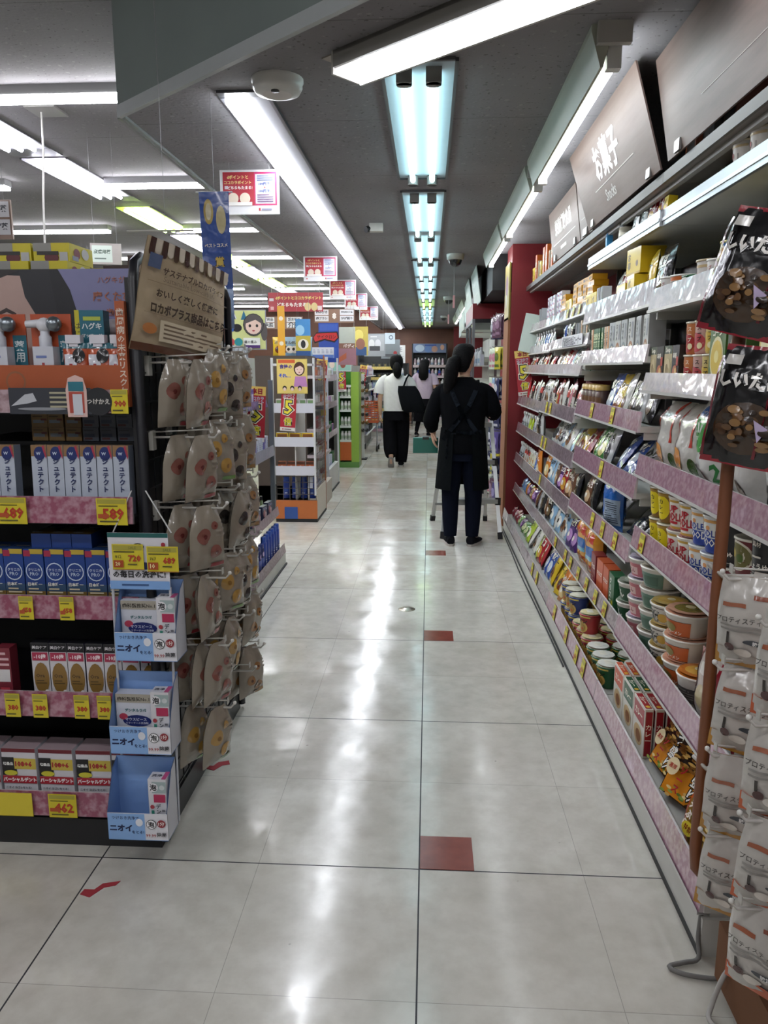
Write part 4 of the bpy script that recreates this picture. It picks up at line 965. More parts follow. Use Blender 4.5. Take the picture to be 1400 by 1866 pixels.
# bay three
y = stock(2, 0, 4.02, ['p_yellow', 'p_yellow', 'p_yellow', 'p_blue', 'p_blue', 'p_red', 'p_red', 'p_lime', 'p_white'], step=.125, lean=.45, dx=.03)
y = stock(2, 1, 4.03, ['p_purple', 'p_purple', 'p_lightblue', 'p_white', 'p_lightblue', 'p_white', 'p_lightblue', 'p_black', 'p_brown'], step=.125, lean=.3, dx=.02)
y = stock(2, 2, 4.03, ['p_black', 'p_brown', 'p_brown', 'p_red', 'p_purple', 'p_brown', 'p_lightblue', 'p_lightblue', 'p_orange'], step=.125, lean=.25, dx=.02)
y = stock(2, 3, 4.03, ['p_red', 'p_yellow', 'p_brown', 'p_lightblue', 'p_white', 'p_lightblue', 'p_silver', 'p_white', 'p_silver'], step=.125, lean=.5, dx=.04)
y = stock(2, 4, 4.02, ['p_stick', 'p_pink', 'p_stick_dark', 'p_stick', 'p_pink', 'p_stick_dark', 'p_white', 'p_stick', 'p_red', 'p_stick_dark', 'p_stick', 'p_silver'], step=.096, lean=.2, dx=.02, tilt=.12)
y = stock(2, 5, 4.03, ['p_green', 'p_white', 'p_pink', 'p_silver', 'p_lightblue', 'p_pink', 'p_red', 'p_white', 'p_brown'], step=.125, lean=.35, dx=.03, tilt=.2, sc_=.68)
y = stock(2, 6, 4.03, ['green_bottlebox', 'cream_orange_box', 'slate_box', 'cream_orange_box', 'slate_box', 'slate_box'], step=.07, sc_=.8); y = stock(2, 6, y + .05, ['p_black', 'p_silver', 'p_blue'], step=.12, sc_=.6)
y = stock(2, 7, 4.03, ['yellow_box_flat'] * 4, step=.14, high=6); y = stock(2, 7, y, ['yellow_box', 'yellow_box'], step=.11, sc_=.8); y = stock(2, 7, y, ['yellow_box_flat'], step=.14, high=5); y = stock(2, 7, y, ['white_tablet_box', 'white_tablet_box'], step=.1, high=5)
# bay by the pillar
y = stock(3, 0, 5.22, ['p_white', 'p_lime', 'p_small_green', 'p_small_green', 'p_small_purple', 'p_small_green', 'p_small_red', 'p_small_red', 'p_small_red'], step=.132, lean=.5, dx=.03, high=1)
y = stock(3, 1, 5.22, ['p_black', 'p_silver', 'p_brown', 'p_small_purple', 'p_small_orange', 'p_small_purple', 'p_small_orange', 'p_small_blue', 'p_small_blue'], step=.132, lean=.35, dx=.02)
y = stock(3, 2, 5.22, ['p_orange', 'jelly_blue', 'jelly_blue', 'jelly_yellow', 'jelly_yellow', 'jelly_yellow', 'jelly_red', 'jelly_red', 'jelly_red', 'jelly_white', 'jelly_white', 'jelly_white'], step=.098)
y = stock(3, 3, 5.22, ['p_silver', 'p_black', 'jelly_white', 'jelly_white', 'jelly_lime', 'jelly_lime', 'jelly_white', 'jelly_white', 'jelly_white'], step=.128)
y = stock(3, 4, 5.22, ['p_white', 'p_stick_dark', 'p_silver', 'p_stick_dark', 'p_stick', 'p_silver', 'p_stick', 'p_stick_dark', 'p_stick', 'p_red', 'p_stick'], step=.11, lean=.2, dx=.02, tilt=.1)
y = stock(3, 5, 5.22, ['p_red', 'p_stick', 'p_red', 'p_stick_dark', 'p_stick', 'p_silver', 'p_stick_dark', 'p_red', 'p_black'], step=.125, lean=.3, dx=.02, tilt=.2, sc_=.66)
y = stock(3, 6, 5.22, ['jelly_white', 'jelly_white', 'jelly_blue', 'jelly_blue', 'jelly_white', 'jelly_white', 'jelly_red', 'jelly_white'], step=.12, sc_=.85)
y = stock(3, 7, 5.22, ['white_tablet_box'] * 3, step=.11, high=5); y = stock(3, 7, y + .2, ['slate_box'] * 2, step=.1)
y = stock(3, 8, 5.28, ['orange_bottle_box', 'cream_orange_box', 'orange_bottle_box', 'orange_bottle_box', 'yellow_box', 'cream_orange_box', 'orange_bottle_box', 'yellow_box'], step=.13, dx=-.02)
finish_labels()
# price cards clipped in the rails
def price_card(loc, rz, w_, h_, txt, label, col='#d8cf3c', group='yellow price cards in the rails of the snack wall', big=True, rx=0.0, small='税込'):
    m_ = M(); m_.box(-w_ / 2, w_ / 2, -.0008, .0008, 0, h_, col, 'card')
    art(m_, [('r', .06, .72, .94, .94, '#a9a03a'), ('t', txt, .62, .42, .56, '#b0402c', .03), ('r', .05, .08, .3, .4, '#b0402c'), ('l', .4, .06, .95, .2, 1, '#6a5a2a')], flat(-.0008), w_, h_)
    o = m_.obj('price_card', None, loc, rz); o.rotation_mode = 'XYZ'; o.rotation_euler = (rx, 0, rz)
    return tag(o, label, 'price tag', group)
for b, r, ys in ((0, 2, (2.66,)), (0, 2, (1.72,)), (1, 2, (3.0, 3.22, 3.42)), (1, 1, (3.0, 3.17, 3.36, 3.55, 3.75, 3.9)), (1, 0, (3.02, 3.17, 3.42, 3.75)), (1, 3, (3.35,)), (1, 4, (3.2, 3.6)), (2, 3, (4.9, 5.05)), (2, 2, (5.0,)), (2, 1, (4.3,)), (2, 7, (4.25, 4.42, 4.6)), (2, 4, (4.75, 4.9)), (2, 0, (4.4, 4.6))):
    zb, zt, xf, col = ROWS[b][r]
    for i, yy in enumerate(ys):
        price_card((xf - .0035, yy, zb + .004), -PI / 2, .055, zt - zb - .008, R.choice(['158', '198', '238', '128', '118']),
                   'yellow price card in the %s rail of %s%s' % (RN[r], BNAME[b], (', %s from the near end' % OD[i]) if len(ys) > 1 else (' beside the brown rack post' if yy < 2 else '')), rx=-.15)

# ------------------------------------------------------------------ the near left gondola: oral care shelves and the cookie panel
GX0, GX1, GY0, GY1 = -2.7, -.765, 1.955, 2.89
t = empty('store_gondola', (GX1, GY0, 0)); tag(t, 'black gondola with pink price rails holding toothpaste, front corner at the aisle', 'store shelf')
def gsub(m_, name, par=None):
    m_.xform(Matrix.Translation((-GX1, -GY0, 0))); return m_.obj(name, par or t)
m_ = M(); m_.box(GX0, GX1 + .0, GY0 + .0, GY1, 0, .085, '#111', 'shelf_black'); gsub(m_, 'base')
m_ = M(); m_.box(GX0, GX1 - .02, 2.42, 2.46, .085, 1.63, '#111', 'shelf_black'); gsub(m_, 'back_panel')
m_ = M(); m_.box(GX1 - .022, GX1 - .008, GY0 + .03, GY1, .085, 1.61, '#111', 'shelf_black'); gsub(m_, 'side_panel')
m_ = M(); m_.box(GX0, GX1 - .02, GY0 + .19, GY1, 1.605, 1.625, '#111', 'shelf_black'); gsub(m_, 'top')
m_ = M()
m_.tube([(GX1 + .008, GY0 + .012, .02), (GX1 + .008, GY0 + .012, 1.60), (GX1 + .008, GY0 + .03, 1.645), (GX1 + .008, GY0 + .07, 1.665), (GX1 + .008, GY1 - .05, 1.665), (GX1 + .008, GY1, 1.63), (GX1 + .008, GY1, .02)], .014, '#15161c', 'painted_metal', 8); gsub(m_, 'tube_frame')
m_ = M()
for i in range(17): m_.bar((GX1 + .004, GY0 + .05 + i * .052, .1), (GX1 + .004, GY0 + .05 + i * .052, 1.6), .004, .004, '#1c1d20')
for i in range(20): m_.bar((GX1 + .008, GY0 + .03, .12 + i * .078), (GX1 + .008, GY1, .12 + i * .078), .004, .004, '#1c1d20')
gsub(m_, 'grid_panel')
LR = [(.10, .172), (.41, .482), (.70, .765), (.97, 1.042), (1.265, 1.325)]
LZ = []
LN = ['lowest', 'second', 'middle', 'fourth', 'top']
for i, (zb, zt) in enumerate(LR):
    m_ = M(); zs = zb + .014; LZ.append(zs)
    m_.box(GX0, GX1 - .025, 1.955, 2.42, zs - .018, zs, '#222', 'shelf_black'); s_ = gsub(m_, 'shelf')
    m_ = M(); col = '#8f4a60' if i < 4 else '#8a6a70'
    m_.add([(GX0, 1.942, zb), (GX1 - .022, 1.942, zb), (GX1 - .022, 1.95, zt), (GX0, 1.95, zt), (GX0, 1.953, zb), (GX1 - .022, 1.953, zb), (GX1 - .022, 1.954, zt), (GX0, 1.954, zt)],
           [(0, 1, 2, 3), (1, 5, 6, 2), (2, 6, 7, 3), (5, 4, 7, 6), (4, 0, 3, 7), (4, 5, 1, 0)], [col, '#9a8a90', '#b0a4a8', '#777', '#888', '#888'], 'rail')
    pr = gsub(m_, 'price_rail', s_)
m_ = M(); m_.box(-1.35, GX1 - .03, 2.10, 2.415, 1.165, 1.175, '#222', 'shelf_black'); gsub(m_, 'shelf')
# goods
carton('denture_box', 'denture_cleaner_box', 'box', 'white denture cleaner box with red name band', .102, .075, .17, '#cfcdd2',
    [('r', 0, .93, 1, 1, '#6a1c28'), ('r', 0, .5, .42, .8, '#17171a'), ('r', .0, .62, 1, .82, '#c8b24a'), ('r', 0, .6, .36, .84, '#1a1a1c'), ('t', '増量品', .18, .72, .3, '#eeeeea', .03), ('t', '108+6', .64, .72, .5, '#a82430', .04), ('e', .25, .55, .2, .05, '#c9c23a'),
     ('r', 0, .36, 1, .5, '#a82836'), ('t', 'パーシャルデント', .5, .43, .98, '#f2efee', .05, 1.15), ('t', 'ニオイ ヨゴレをとる!', .45, .28, .75, '#2a2a3a', .02), ('e', .7, .12, .28, .1, '#8fb0d6'), ('p', [(.05, .1), (.4, .16), (.45, .08), (.1, .02)], '#3a3a7c'), ('r', .05, .16, .35, .23, '#b9b83c')], top='#a8959a')
carton('gold_toothpaste', 'toothpaste_box', 'toothpaste', 'white toothpaste box with gold circle and pink band', .05, .04, .188, '#cfccd0',
    [('r', 0, .86, 1, 1, '#16161c'), ('t', '美白ケア', .5, .93, .85, '#d9d6da', .02), ('r', .05, .72, .95, .85, '#a8304e'), ('t', '-10歳', .5, .785, .7, '#f2dfe4', .03), ('e', .52, .44, .44, .25, '#8a6a34'), ('t', 'Ora', .45, .48, .5, '#4a3820', .02), ('l', .2, .34, .8, .42, 2, '#5a4626'), ('e', .78, .22, .12, .04, '#e2e0e4'), ('r', 0, 0, 1, .06, '#6a4a8c')], top='#15151a', side='#2a2440')
carton('blue_toothpaste', 'toothpaste_box', 'toothpaste', 'blue and gold toothpaste box with white ring', .056, .04, .172, '#1d3f86',
    [('r', 0, .0, 1, .36, '#7a6030'), ('r', 0, .3, 1, .42, '#35506e'), ('r', .3, .92, 1, 1, '#b9a23a'), ('r', 0, .88, .35, .98, '#a02a48'), ('e', .5, .63, .44, .15, '#c9d6e6'), ('e', .5, .63, .39, .132, '#1b3a80'), ('t', 'クリニカ', .5, .66, .62, '#d6e0ec', .02), ('t', 'PRO', .5, .59, .45, '#b9c8dc', .02), ('t', '日本唯一', .5, .42, .75, '#e2e2da', .03), ('l', .15, .2, .85, .37, 3, '#cfc4a4'), ('r', .05, .02, .55, .07, '#9aa0a4')], top='#27406e', side='#1a3a78')
carton('white_toothpaste', 'toothpaste_box', 'toothpaste', 'white toothpaste box with navy round badge', .043, .035, .19, '#b4bcca',
    [('r', 0, .84, 1, 1, '#8a6a48'), ('e', .55, .88, .36, .1, '#1d2c66'), ('p', [(.72, .98), (.95, .8), (1, .84), (.85, 1)], '#a8344a'), ('t', 'W', .48, .88, .3, '#c9d4e8', .03), ('v', 'ジュテクト', .55, .57, .5, '#24305e', .03), ('r', .4, .02, .8, .2, '#4f6aa8'), ('r', .45, .02, .72, .17, '#8fa4cc')], top='#8a7458', side='#8f98a8')
carton('small_gold_box', 'small_box', 'box', 'small gold tooth care box', .046, .08, .038, '#8f7040', [('r', .1, .3, .8, .55, '#8a949e'), ('r', .6, .5, .95, .65, '#6a2a20'), ('l', .1, .7, .9, .9, 1, '#5a4420')])
carton('small_grey_box', 'small_box', 'box', 'small grey tooth care box', .046, .08, .038, '#5f6470', [('r', .1, .3, .75, .55, '#39465e'), ('r', .1, .1, .6, .25, '#5a2a2a'), ('l', .1, .7, .9, .9, 1, '#40454e')])
def fill_left(row, key, xs, y0, what, deep=1, lean=0.0):
    k = KIND[key]
    for dd in range(deep):
        for i, x in enumerate(xs):
            n = len(xs) - i
            put(key, (x, y0 + k.d / 2 + dd * (k.d + .004), LZ[row] + .001), R.uniform(-.03, .03), '%s, %s from aisle, %s%s shelf, black gondola' % (k.desc, OD[n - 1], 'behind, ' if dd else '', LN[row]), what, rx=-lean)
fill_left(0, 'denture_box', [-1.53, -1.417, -1.304, -1.192, -1.08, -.968, -.86], 1.985, 'denture cleaner boxes on the lowest shelf')
fill_left(1, 'gold_toothpaste', [-1.10 + .053 * i for i in range(7)], 1.985, 'gold toothpaste boxes on the second shelf')
fill_left(1, 'gold_toothpaste', [-1.10 + .053 * i for i in range(0)], 1.985, 'x')
fill_left(2, 'blue_toothpaste', [-1.385 + .0585 * i for i in range(11)], 1.985, 'blue toothpaste boxes on the middle shelf', deep=2)
for i in range(3):
    put('blue_toothpaste', (-1.075 + .058 * i, 2.00, LZ[2] + .172 + .0215), 0, 'blue toothpaste box lying flat on the others, %s of three, black gondola' % OD[i], 'blue toothpaste boxes on the middle shelf', rx=-PI / 2)
fill_left(3, 'white_toothpaste', [x for i, x in enumerate([-1.42 + .0455 * k for k in range(14)]) if i not in (2, 7)], 1.985, 'white toothpaste boxes on the fourth shelf', lean=.04)
for r_ in range(2):
    for i in range(6):
        key = 'small_gold_box' if i < 3 else 'small_grey_box'
        put(key, (-1.11 + .05 * i, 2.15, 1.1762 + .0385 * r_), R.uniform(-.04, .04), '%s, %s row, %s of three, under the top shelf' % (KIND[key].desc, ('lower', 'upper')[r_], OD[i % 3]), 'small boxes stored above the toothpaste')
for i in range(3):
    m_ = M(); m_.box(-.022, .022, -.02, .02, 0, .17, '#7c2c38', 'card'); art(m_, [('r', .1, .4, .9, .62, '#d9d6d6'), ('r', .2, .05, .8, .3, '#b8404c'), ('l', .1, .66, .9, .95, 3, '#d9b0b4')], flat(-.02), .044, .17)
    tag(m_.obj('toothpaste_box', None, (-1.31 + .05 * i, 2.005, LZ[1] + .001)), 'dark red toothpaste box, %s of its group, second shelf, black gondola' % OD[2 - i], 'toothpaste', 'dark red toothpaste boxes on the second shelf')
# the orange display of nozzle bottles on the top shelf
zt5 = LZ[4]
dsp = empty('display_tray', (-1.3, 2.0, zt5 + .001)); tag(dsp, 'orange cardboard display tray with portrait backboard on the top shelf', 'display')
m_ = M(); m_.box(-.75, .49, -.03, -.022, .0, .108, '#a8542e', 'card'); m_.box(-.75, .49, .13, .136, .0, .37, '#7f7fa6', 'card'); m_.box(-.75, .49, -.022, .13, 0, .045, '#a8542e', 'card'); m_.box(.49, .515, -.032, .136, 0, .27, '#a8542e', 'card')
art(m_, [('t', '歯周病予防', .62, .6, .2, '#d6cfc8', .03), ('e', .775, .6, .022, .26, '#8f5a3c'), ('e', .775, .6, .018, .21, '#a8542e'), ('l', .8, .3, .98, .45, 1, '#c99a7c'), ('l', .3, .1, .98, .2, 1, '#b87a5a')], lambda x, z, e: (x - .13, -.03 - e, z), 1.24, .108)
art(m_, [('v', '歯周病の未来リスクケア', .5, .5, .94, '#d9c8b8', .02)], lambda x, z, e: (.5025 + x, -.032 - e, z), .025, .26)
m_.obj('tray', dsp)
m_ = M()
def bf(x, z, e): return (min(x + .48, .488), .13 - e, z)
art(m_, [('p', [(-.35, 0), (.28, 0), (.275, .35), (.25, .6), (.21, .85), (.16, 1.0), (-.35, 1.0)], '#1d1e24'),
         ('p', [(-.35, .1), (.13, .1), (.16, .3), (.14, .48), (.08, .7), (.02, .95), (-.35, .98)], '#b3988f'),
         ('p', [(-.02, 1), (.0, .8), (.06, .62), (.13, .46), (.15, .6), (.12, 1)], '#24252b'), ('p', [(-.35, 1), (-.35, .95), (-.12, .93), (-.02, .99), (-.02, 1)], '#2a2628'),
         ('p', [(-.14, .68), (-.09, .72), (-.045, .68), (-.05, .66), (-.09, .69), (-.14, .655)], '#3a2c2c'),
         ('e', -.1, .52, .026, .035, '#d9d4d0'), ('e', -.1, .52, .013, .034, '#241c1c'), ('p', [(-.135, .53), (-.1, .57), (-.06, .52), (-.1, .55)], '#1c1616'), ('e', .06, .3, .05, .1, '#a58a84')], bf, .62, .37)
art(m_, [('t', 'ハグキが', .5, .92, .6, '#a06a5e', .01), ('t', '磨くたび', .5, .8, .85, '#a5664f', .02), ('t', '歯周病', .62, .68, .55, '#a5664f', .02), ('e', .25, .2, .2, .1, '#c06a48')], lambda x, z, e: (x + .42, .13 - e - .0015, z), .13, .37)
m_.obj('backboard_print', dsp)
m_ = M(); m_.lathe([(.03, .1), (.03, .14), (.014, .15), (.014, .2)], '#c9c6cc', 'plastic', 14, .43, .1); m_.ball((.43, .1, .21), .024, '#c9c6cc', 'plastic'); m_.tube([(.43, .1, .212), (.385, .1, .21)], .011, '#c9c6cc', 'plastic'); m_.obj('model_nozzle', dsp)
def nozzle_pack(x, label):
    t_ = empty('blister_pack', (x, 1.995, zt5 + .047)); tag(t_, label, 'bottle pack', 'nozzle bottle packs in the orange display')
    m_ = M(); m_.box(-.055, .055, .02, .024, 0, .195, '#b5502e', 'card'); art(m_, [('r', .05, 0, 1, .16, '#1f5a6a'), ('r', .66, .12, 1, .72, '#1f6272'), ('e', .82, .2, .1, .06, '#c9b0a0'), ('v', '薬用', .82, .5, .3, '#c9d4d6', .02)], flat(.02), .11, .195); m_.obj('backing_card', t_)
    m_ = M(); m_.box(-.035, .02, -.02, .018, .0, .11, '#c6c9d2', 'plastic'); m_.lathe([(.016, .11), (.016, .135), (.012, .14), (.012, .155)], '#c6c9d2', 'plastic', 12, -.008, 0); m_.ball((-.008, 0, .165), .02, '#cfd0d6', 'plastic'); m_.tube([(-.008, 0, .17), (-.055, -.005, .168)], [.012, .009], '#cfd0d6', 'plastic'); m_.ball((.02, -.004, .168), .02, '#8a9298', 'steel')
    art(m_, [('r', .42, .15, .55, .62, '#9c3a44'), ('l', .15, .7, .85, .82, 1, '#6a7ab0'), ('r', .44, .0, .54, .14, '#5a76b8')], lambda u, z, e: (u - .0075, -.02 - e, z), .055, .11); m_.obj('bottle', t_)
nozzle_pack(-1.13, 'nozzle bottle pack at the far end of the orange display'); nozzle_pack(-1.005, 'nozzle bottle pack with orange card beside the teal box')
carton('teal_box', 'tooth_care_box', 'box', 'teal and yellow gum massage box in the orange display', .075, .05, .205, '#25687a', [('r', 0, 0, .16, 1, '#c2b830'), ('v', 'はじめてセット', .08, .5, .7, '#3a3a2a', .01), ('t', 'ハグキ', .58, .8, .7, '#d6e0e0', .03), ('t', 'マッサージ', .58, .68, .7, '#d6e0e0', .02), ('r', .3, .87, .9, .92, '#a9b84a')], side='#2a7080')
put('teal_box', (-.905, 2.045, zt5 + .047), .1)
def refill(x, label):
    t_ = empty('refill_pouch', (x, 1.996, zt5 + .047)); tag(t_, label, 'refill pouch', 'refill pouches in the orange display')
    k = pouch('refill%d' % int(-x * 1000), 'pouch', 'x', 'x', .068, .12, .03, '#b5502e', [('r', .1, 0, .62, .75, '#c6c9d2'), ('r', .3, .1, .42, .55, '#9c3a44'), ('e', .68, .72, .26, .16, '#1c1c20'), ('r', 0, .88, 1, 1, '#1f6272')], 'stand', [(.82, 1, '#1f6272')], seed=int(-x * 100), nx=6, nz=8)
    c_ = bpy.data.objects.new('pouch', k.parts[0][1]); COL.objects.link(c_); c_.parent = t_
    m_ = M(); m_.box(-.02, .02, -.011, .011, .118, .14, '#d4d3da', 'plastic'); m_.box(-.012, .012, -.008, .008, .11, .118, '#d4d3da', 'plastic'); m_.obj('cap', t_)
for i, x in enumerate((-.935, -.87, -.815)): refill(x, 'white capped refill pouch in the orange display, %s from the teal box' % OD[i])
m_ = M(); m_.box(-.11, .11, -.0008, .0008, 0, .068, '#33363e', 'card')
art(m_, [('p', [(.02, .3), (.2, .75), (.3, .8), (.34, .5), (.22, .4), (.1, .35)], '#b9bcc2'), ('l', .5, .2, .98, .9, 4, '#a9a48a'), ('e', .4, .2, .3, .06, '#8f9298')], flat(-.0008), .22, .068)
tag(m_.obj('shelf_card', None, (-.985, 1.9385, 1.262)), 'dark grey shelf card with nozzle picture in the top rail', 'shelf card')
m_ = M(); m_.lathe([(.036, 0), (.036, .002)], '#202226', 'card', 24); m_.xform(Matrix.Rotation(PI / 2, 4, 'X'))
art(m_, [('t', 'つけかえ', .5, .5, .85, '#c9c6c0', .03)], lambda x, z, e: (x, -.0024 - e, z - .036), .072, .072)
tag(m_.obj('shelf_card', None, (-.855, 1.938, 1.295)), 'round black refill card in the top rail beside the yellow price tag', 'shelf card')
m_ = M()
m_.add([(x, -.002 - q * 0, z) for q in (0,) for x, z in ((-.026, 0), (.026, 0), (.028, .07), (.02, .1), (0, .108), (-.02, .1), (-.028, .07))], [tuple(range(7))], '#d9b8b0', 'card')
art(m_, [('r', .1, .1, .9, .6, '#b04a3c'), ('r', .3, .05, .8, .55, '#c9ccd4'), ('r', .1, .62, .9, .84, '#2a7080')], flat(-.0022), .05, .108)
tag(m_.obj('shelf_card', None, (-.912, 1.937, 1.255)), 'bottle shaped shelf card between the dark card and round card', 'shelf card')
def sale_card(x, z, w_, h_, price, pct, label, old='777', y=1.937, ry=0.0):
    m_ = M(); m_.box(-w_ / 2, w_ / 2, -.0008, .0008, 0, h_, '#d2c22e', 'card')
    if w_ > h_ * 1.2: art(m_, [('r', 0, 0, 1, .03, '#a8702a'), ('r', .04, .78, .96, .96, '#a9a040'), ('t', 'SALE', .66, .87, .25, '#7a7a30', .02), ('l', .06, .66, .94, .76, 1, '#4a4624'), ('t', old, .2, .52, .2, '#3c3820', .01), ('t', price, .72, .46, .4, '#b23a22', .04), ('r', .04, .1, .36, .38, '#a8481e'), ('t', pct, .18, .24, .16, '#e8d8a0', .03), ('l', .5, .18, .9, .28, 1, '#5a5428')], flat(-.0008), w_, h_)
    else: art(m_, [('r', .04, .8, .96, .97, '#a9a040'), ('l', .08, .68, .92, .76, 1, '#4a4624'), ('t', price, .55, .42, .7, '#b23a22', .04), ('r', .05, .26, .4, .42, '#b2502a') if pct else ('r', .05, .1, .06, .11, '#b2502a'), ('l', .1, .08, .9, .2, 1, '#5a5428')], flat(-.0008), w_, h_)
    o = m_.obj('price_card', None, (x, y, z)); o.rotation_euler = (0, ry, 0)
    return tag(o, label, 'price tag', 'yellow sale cards on the black gondola')
sale_card(-1.115, .968, .082, .072, '689', '20', 'yellow sale card reading 689 under the white toothpaste'); sale_card(-.84, .968, .083, .072, '589', '10', 'yellow sale card reading 589 at the aisle end, white toothpaste rail')
sale_card(-1.10, .699, .04, .066, '458', '20', 'narrow yellow card reading 458 under the blue toothpaste, farther from the aisle'); sale_card(-.985, .699, .04, .066, '458', '20', 'narrow yellow card reading 458 under the blue toothpaste, nearer the aisle')
for i, x in enumerate((-1.165, -1.085, -.965)): sale_card(x, .409, .043, .07, '380', '', 'yellow card reading 380 under gold toothpaste, %s along the rail' % OD[i])
sale_card(-.90, .409, .04, .07, '380', '', 'yellow card reading 380 beside the blue display stand')
sale_card(-1.045, .099, .083, .073, '462', '40', 'yellow sale card reading 462 under the denture cleaner boxes'); 
m_ = M(); m_.box(-.12, .055, -.0008, .0008, 0, .073, '#d8c638', 'card'); tag(m_.obj('price_card', None, (-1.19, 1.937, .099)), 'plain yellow card in the lowest rail beside the 462 card', 'price tag')
sale_card(-1.19, 1.262, .085, .066, '1050', '', 'wide yellow card at the far side of the top rail'); sale_card(-.80, 1.264, .045, .062, '900', '', 'yellow card at the aisle end of the top rail')
# yellow cartons and dark books on top
carton('yellow_carton', 'yellow_carton', 'box', 'yellow carton with red cherry picture', .105, .15, .05, '#c9bb22', [('r', 0, .55, .5, 1, '#8d8c86'), ('e', .5, .2, .2, .34, '#5a1c24'), ('r', .1, .35, .7, .55, '#24201c'), ('r', .72, 0, .95, .5, '#b0b0ae')], sideart=[('e', .3, .5, .14, .3, '#7a2430'), ('r', .1, .1, .35, .35, '#8f93a8'), ('e', .65, .6, .16, .3, '#c9c6c0')], top='#b9b9b0')
for r_ in range(2):
    for i in range(4):
        put('yellow_carton', (-1.405 + .112 * i, 2.235 + (.0 if r_ == 0 else .02), 1.6262 + .051 * r_), .0, 'yellow carton with dark fruit picture on the gondola top, %s row, %s from the corner' % (('lower', 'upper')[r_], OD[3 - i]), 'yellow cartons on the gondola top')
for i in range(4):
    put('yellow_carton', (-1.02 + .0 * i, 2.40 + .155 * i, 1.6262), .0, 'yellow carton in the row running back along the gondola top, %s from front' % OD[i], 'yellow cartons on the gondola top')
carton('brown_pack', 'dark_pack', 'box', 'dark brown pack with pale animal picture', .06, .1, .05, '#3a2218', [('e', .6, .5, .26, .3, '#8a7660'), ('e', .7, .6, .12, .18, '#b9ac98')])
for i, (x, y, s_) in enumerate(((-.93, 2.32, 1.0), (-.87, 2.31, 1.0), (-.815, 2.26, 1.35))):
    put('brown_pack', (x, y, 1.6262), .0, 'dark brown pack on the gondola top, %s from the black corner tube' % OD[2 - i], 'dark packs on the gondola top', scale=s_)

# ---- the blue counter display hung on the corner
dst = empty('counter_display', (-.77, 1.94, 0)); tag(dst, 'white and pale blue three tray hanging display at the gondola corner', 'display')
TRY = [(.10, -.787, 1.845), (.345, -.774, 1.868), (.605, -.752, 1.892)]
D0 = Vector((.77, -1.94, 0))
for i, (z, xc, yf) in enumerate(TRY):
    m_ = M(); w2 = .084; hb = .205; lip = .078
    m_.box(xc - w2, xc + w2, yf, yf + .003, z, z + lip, '#dcdce2', 'card'); m_.box(xc - w2, xc + w2, yf, yf + .085, z - .002, z, '#6f93c8', 'card')
    m_.box(xc - w2, xc + w2, yf + .082, yf + .085, z, z + hb, '#7c9fd4', 'card')
    for s_ in (-1, 1):
        xx = xc + s_ * w2
        m_.add([(xx, yf, z), (xx, yf + .085, z), (xx, yf + .085, z + hb), (xx, yf + .05, z + hb * .9), (xx, yf, z + lip * 1.05)], [(0, 1, 2, 3, 4)], '#c8cbd4' if s_ > 0 else '#9db2d2', 'card')
        m_.add([(xx - .002 * s_, yf, z), (xx - .002 * s_, yf + .085, z), (xx - .002 * s_, yf + .085, z + hb), (xx - .002 * s_, yf + .05, z + hb * .9), (xx - .002 * s_, yf, z + lip * 1.05)], [(4, 3, 2, 1, 0)], '#7c9fd4', 'card')
    art(m_, [('r', 0, 0, .62, 1, '#86aee0'), ('t', 'つけおき洗浄で', .3, .84, .45, '#1f2c5c', .01), ('t', 'ニオイ', .22, .45, .38, '#16224e', .05), ('t', 'をとる!', .5, .3, .2, '#1f2c5c', .02), ('e', .53, .68, .06, .15, '#dfe2ea'),
             ('c', .73, .62, .085, '#1a1a22'), ('c', .73, .62, .075, '#f0f0f2'), ('t', '泡', .73, .62, .11, '#16161c', .03), ('c', .9, .66, .07, '#8c2a34'), ('t', '1分', .9, .66, .1, '#f0e8e4', .02), ('t', '99.99', .72, .2, .17, '#a03a40', .02), ('t', '除菌', .9, .24, .16, '#1a1a22', .02)], lambda x, zz, e: (xc + x, yf - e, z + zz), .168, .078)
    m_.xform(Matrix.Translation(D0)); m_.obj('tray', dst)
m_ = M(); m_.box(-.852, -.688, 1.925, 1.927, .795, .95, '#d6d5dc', 'card')
art(m_, [('r', 0, .92, 1, 1, '#1f5a58'), ('e', .5, .76, .1, .06, '#2a2a30'), ('e', .5, .76, .085, .045, '#d6d5dc'), ('e', .92, .8, .035, .04, '#9c2a3c'), ('e', .5, .42, .3, .07, '#1c2450'), ('r', 0, .0, 1, .15, '#7ea8de'), ('t', 'の毎日の洗浄に!', .5, .27, .88, '#15171f', .03), ('l', .2, .04, .8, .12, 1, '#3a5a8c')], lambda x, z, e: (-.77 + x, 1.925 - e, .795 + z), .164, .155)
m_.xform(Matrix.Translation(D0)); m_.obj('header_board', dst)
m_ = M()
for xx in (-.848, -.69):
    m_.tube([(xx + .01, 1.932, .95), (xx + .06 * (1 if xx < -.77 else -1), 1.95, 1.06)], .002, '#c9c9c9', 'plastic', 5)
    m_.tube([(xx, 1.93, .8), (xx - .015, 1.94, .1)], .004, '#c4c6cc', 'plastic', 5)
m_.xform(Matrix.Translation(D0)); m_.obj('wire', dst)
sale_card(-.797, .85, .085, .07, '720', '20', 'yellow sale card reading 720 on the blue display header', old='812', y=1.92); sale_card(-.703, .845, .085, .07, '689', '10', 'yellow sale card reading 689 on the blue display header', old='767', y=1.92)
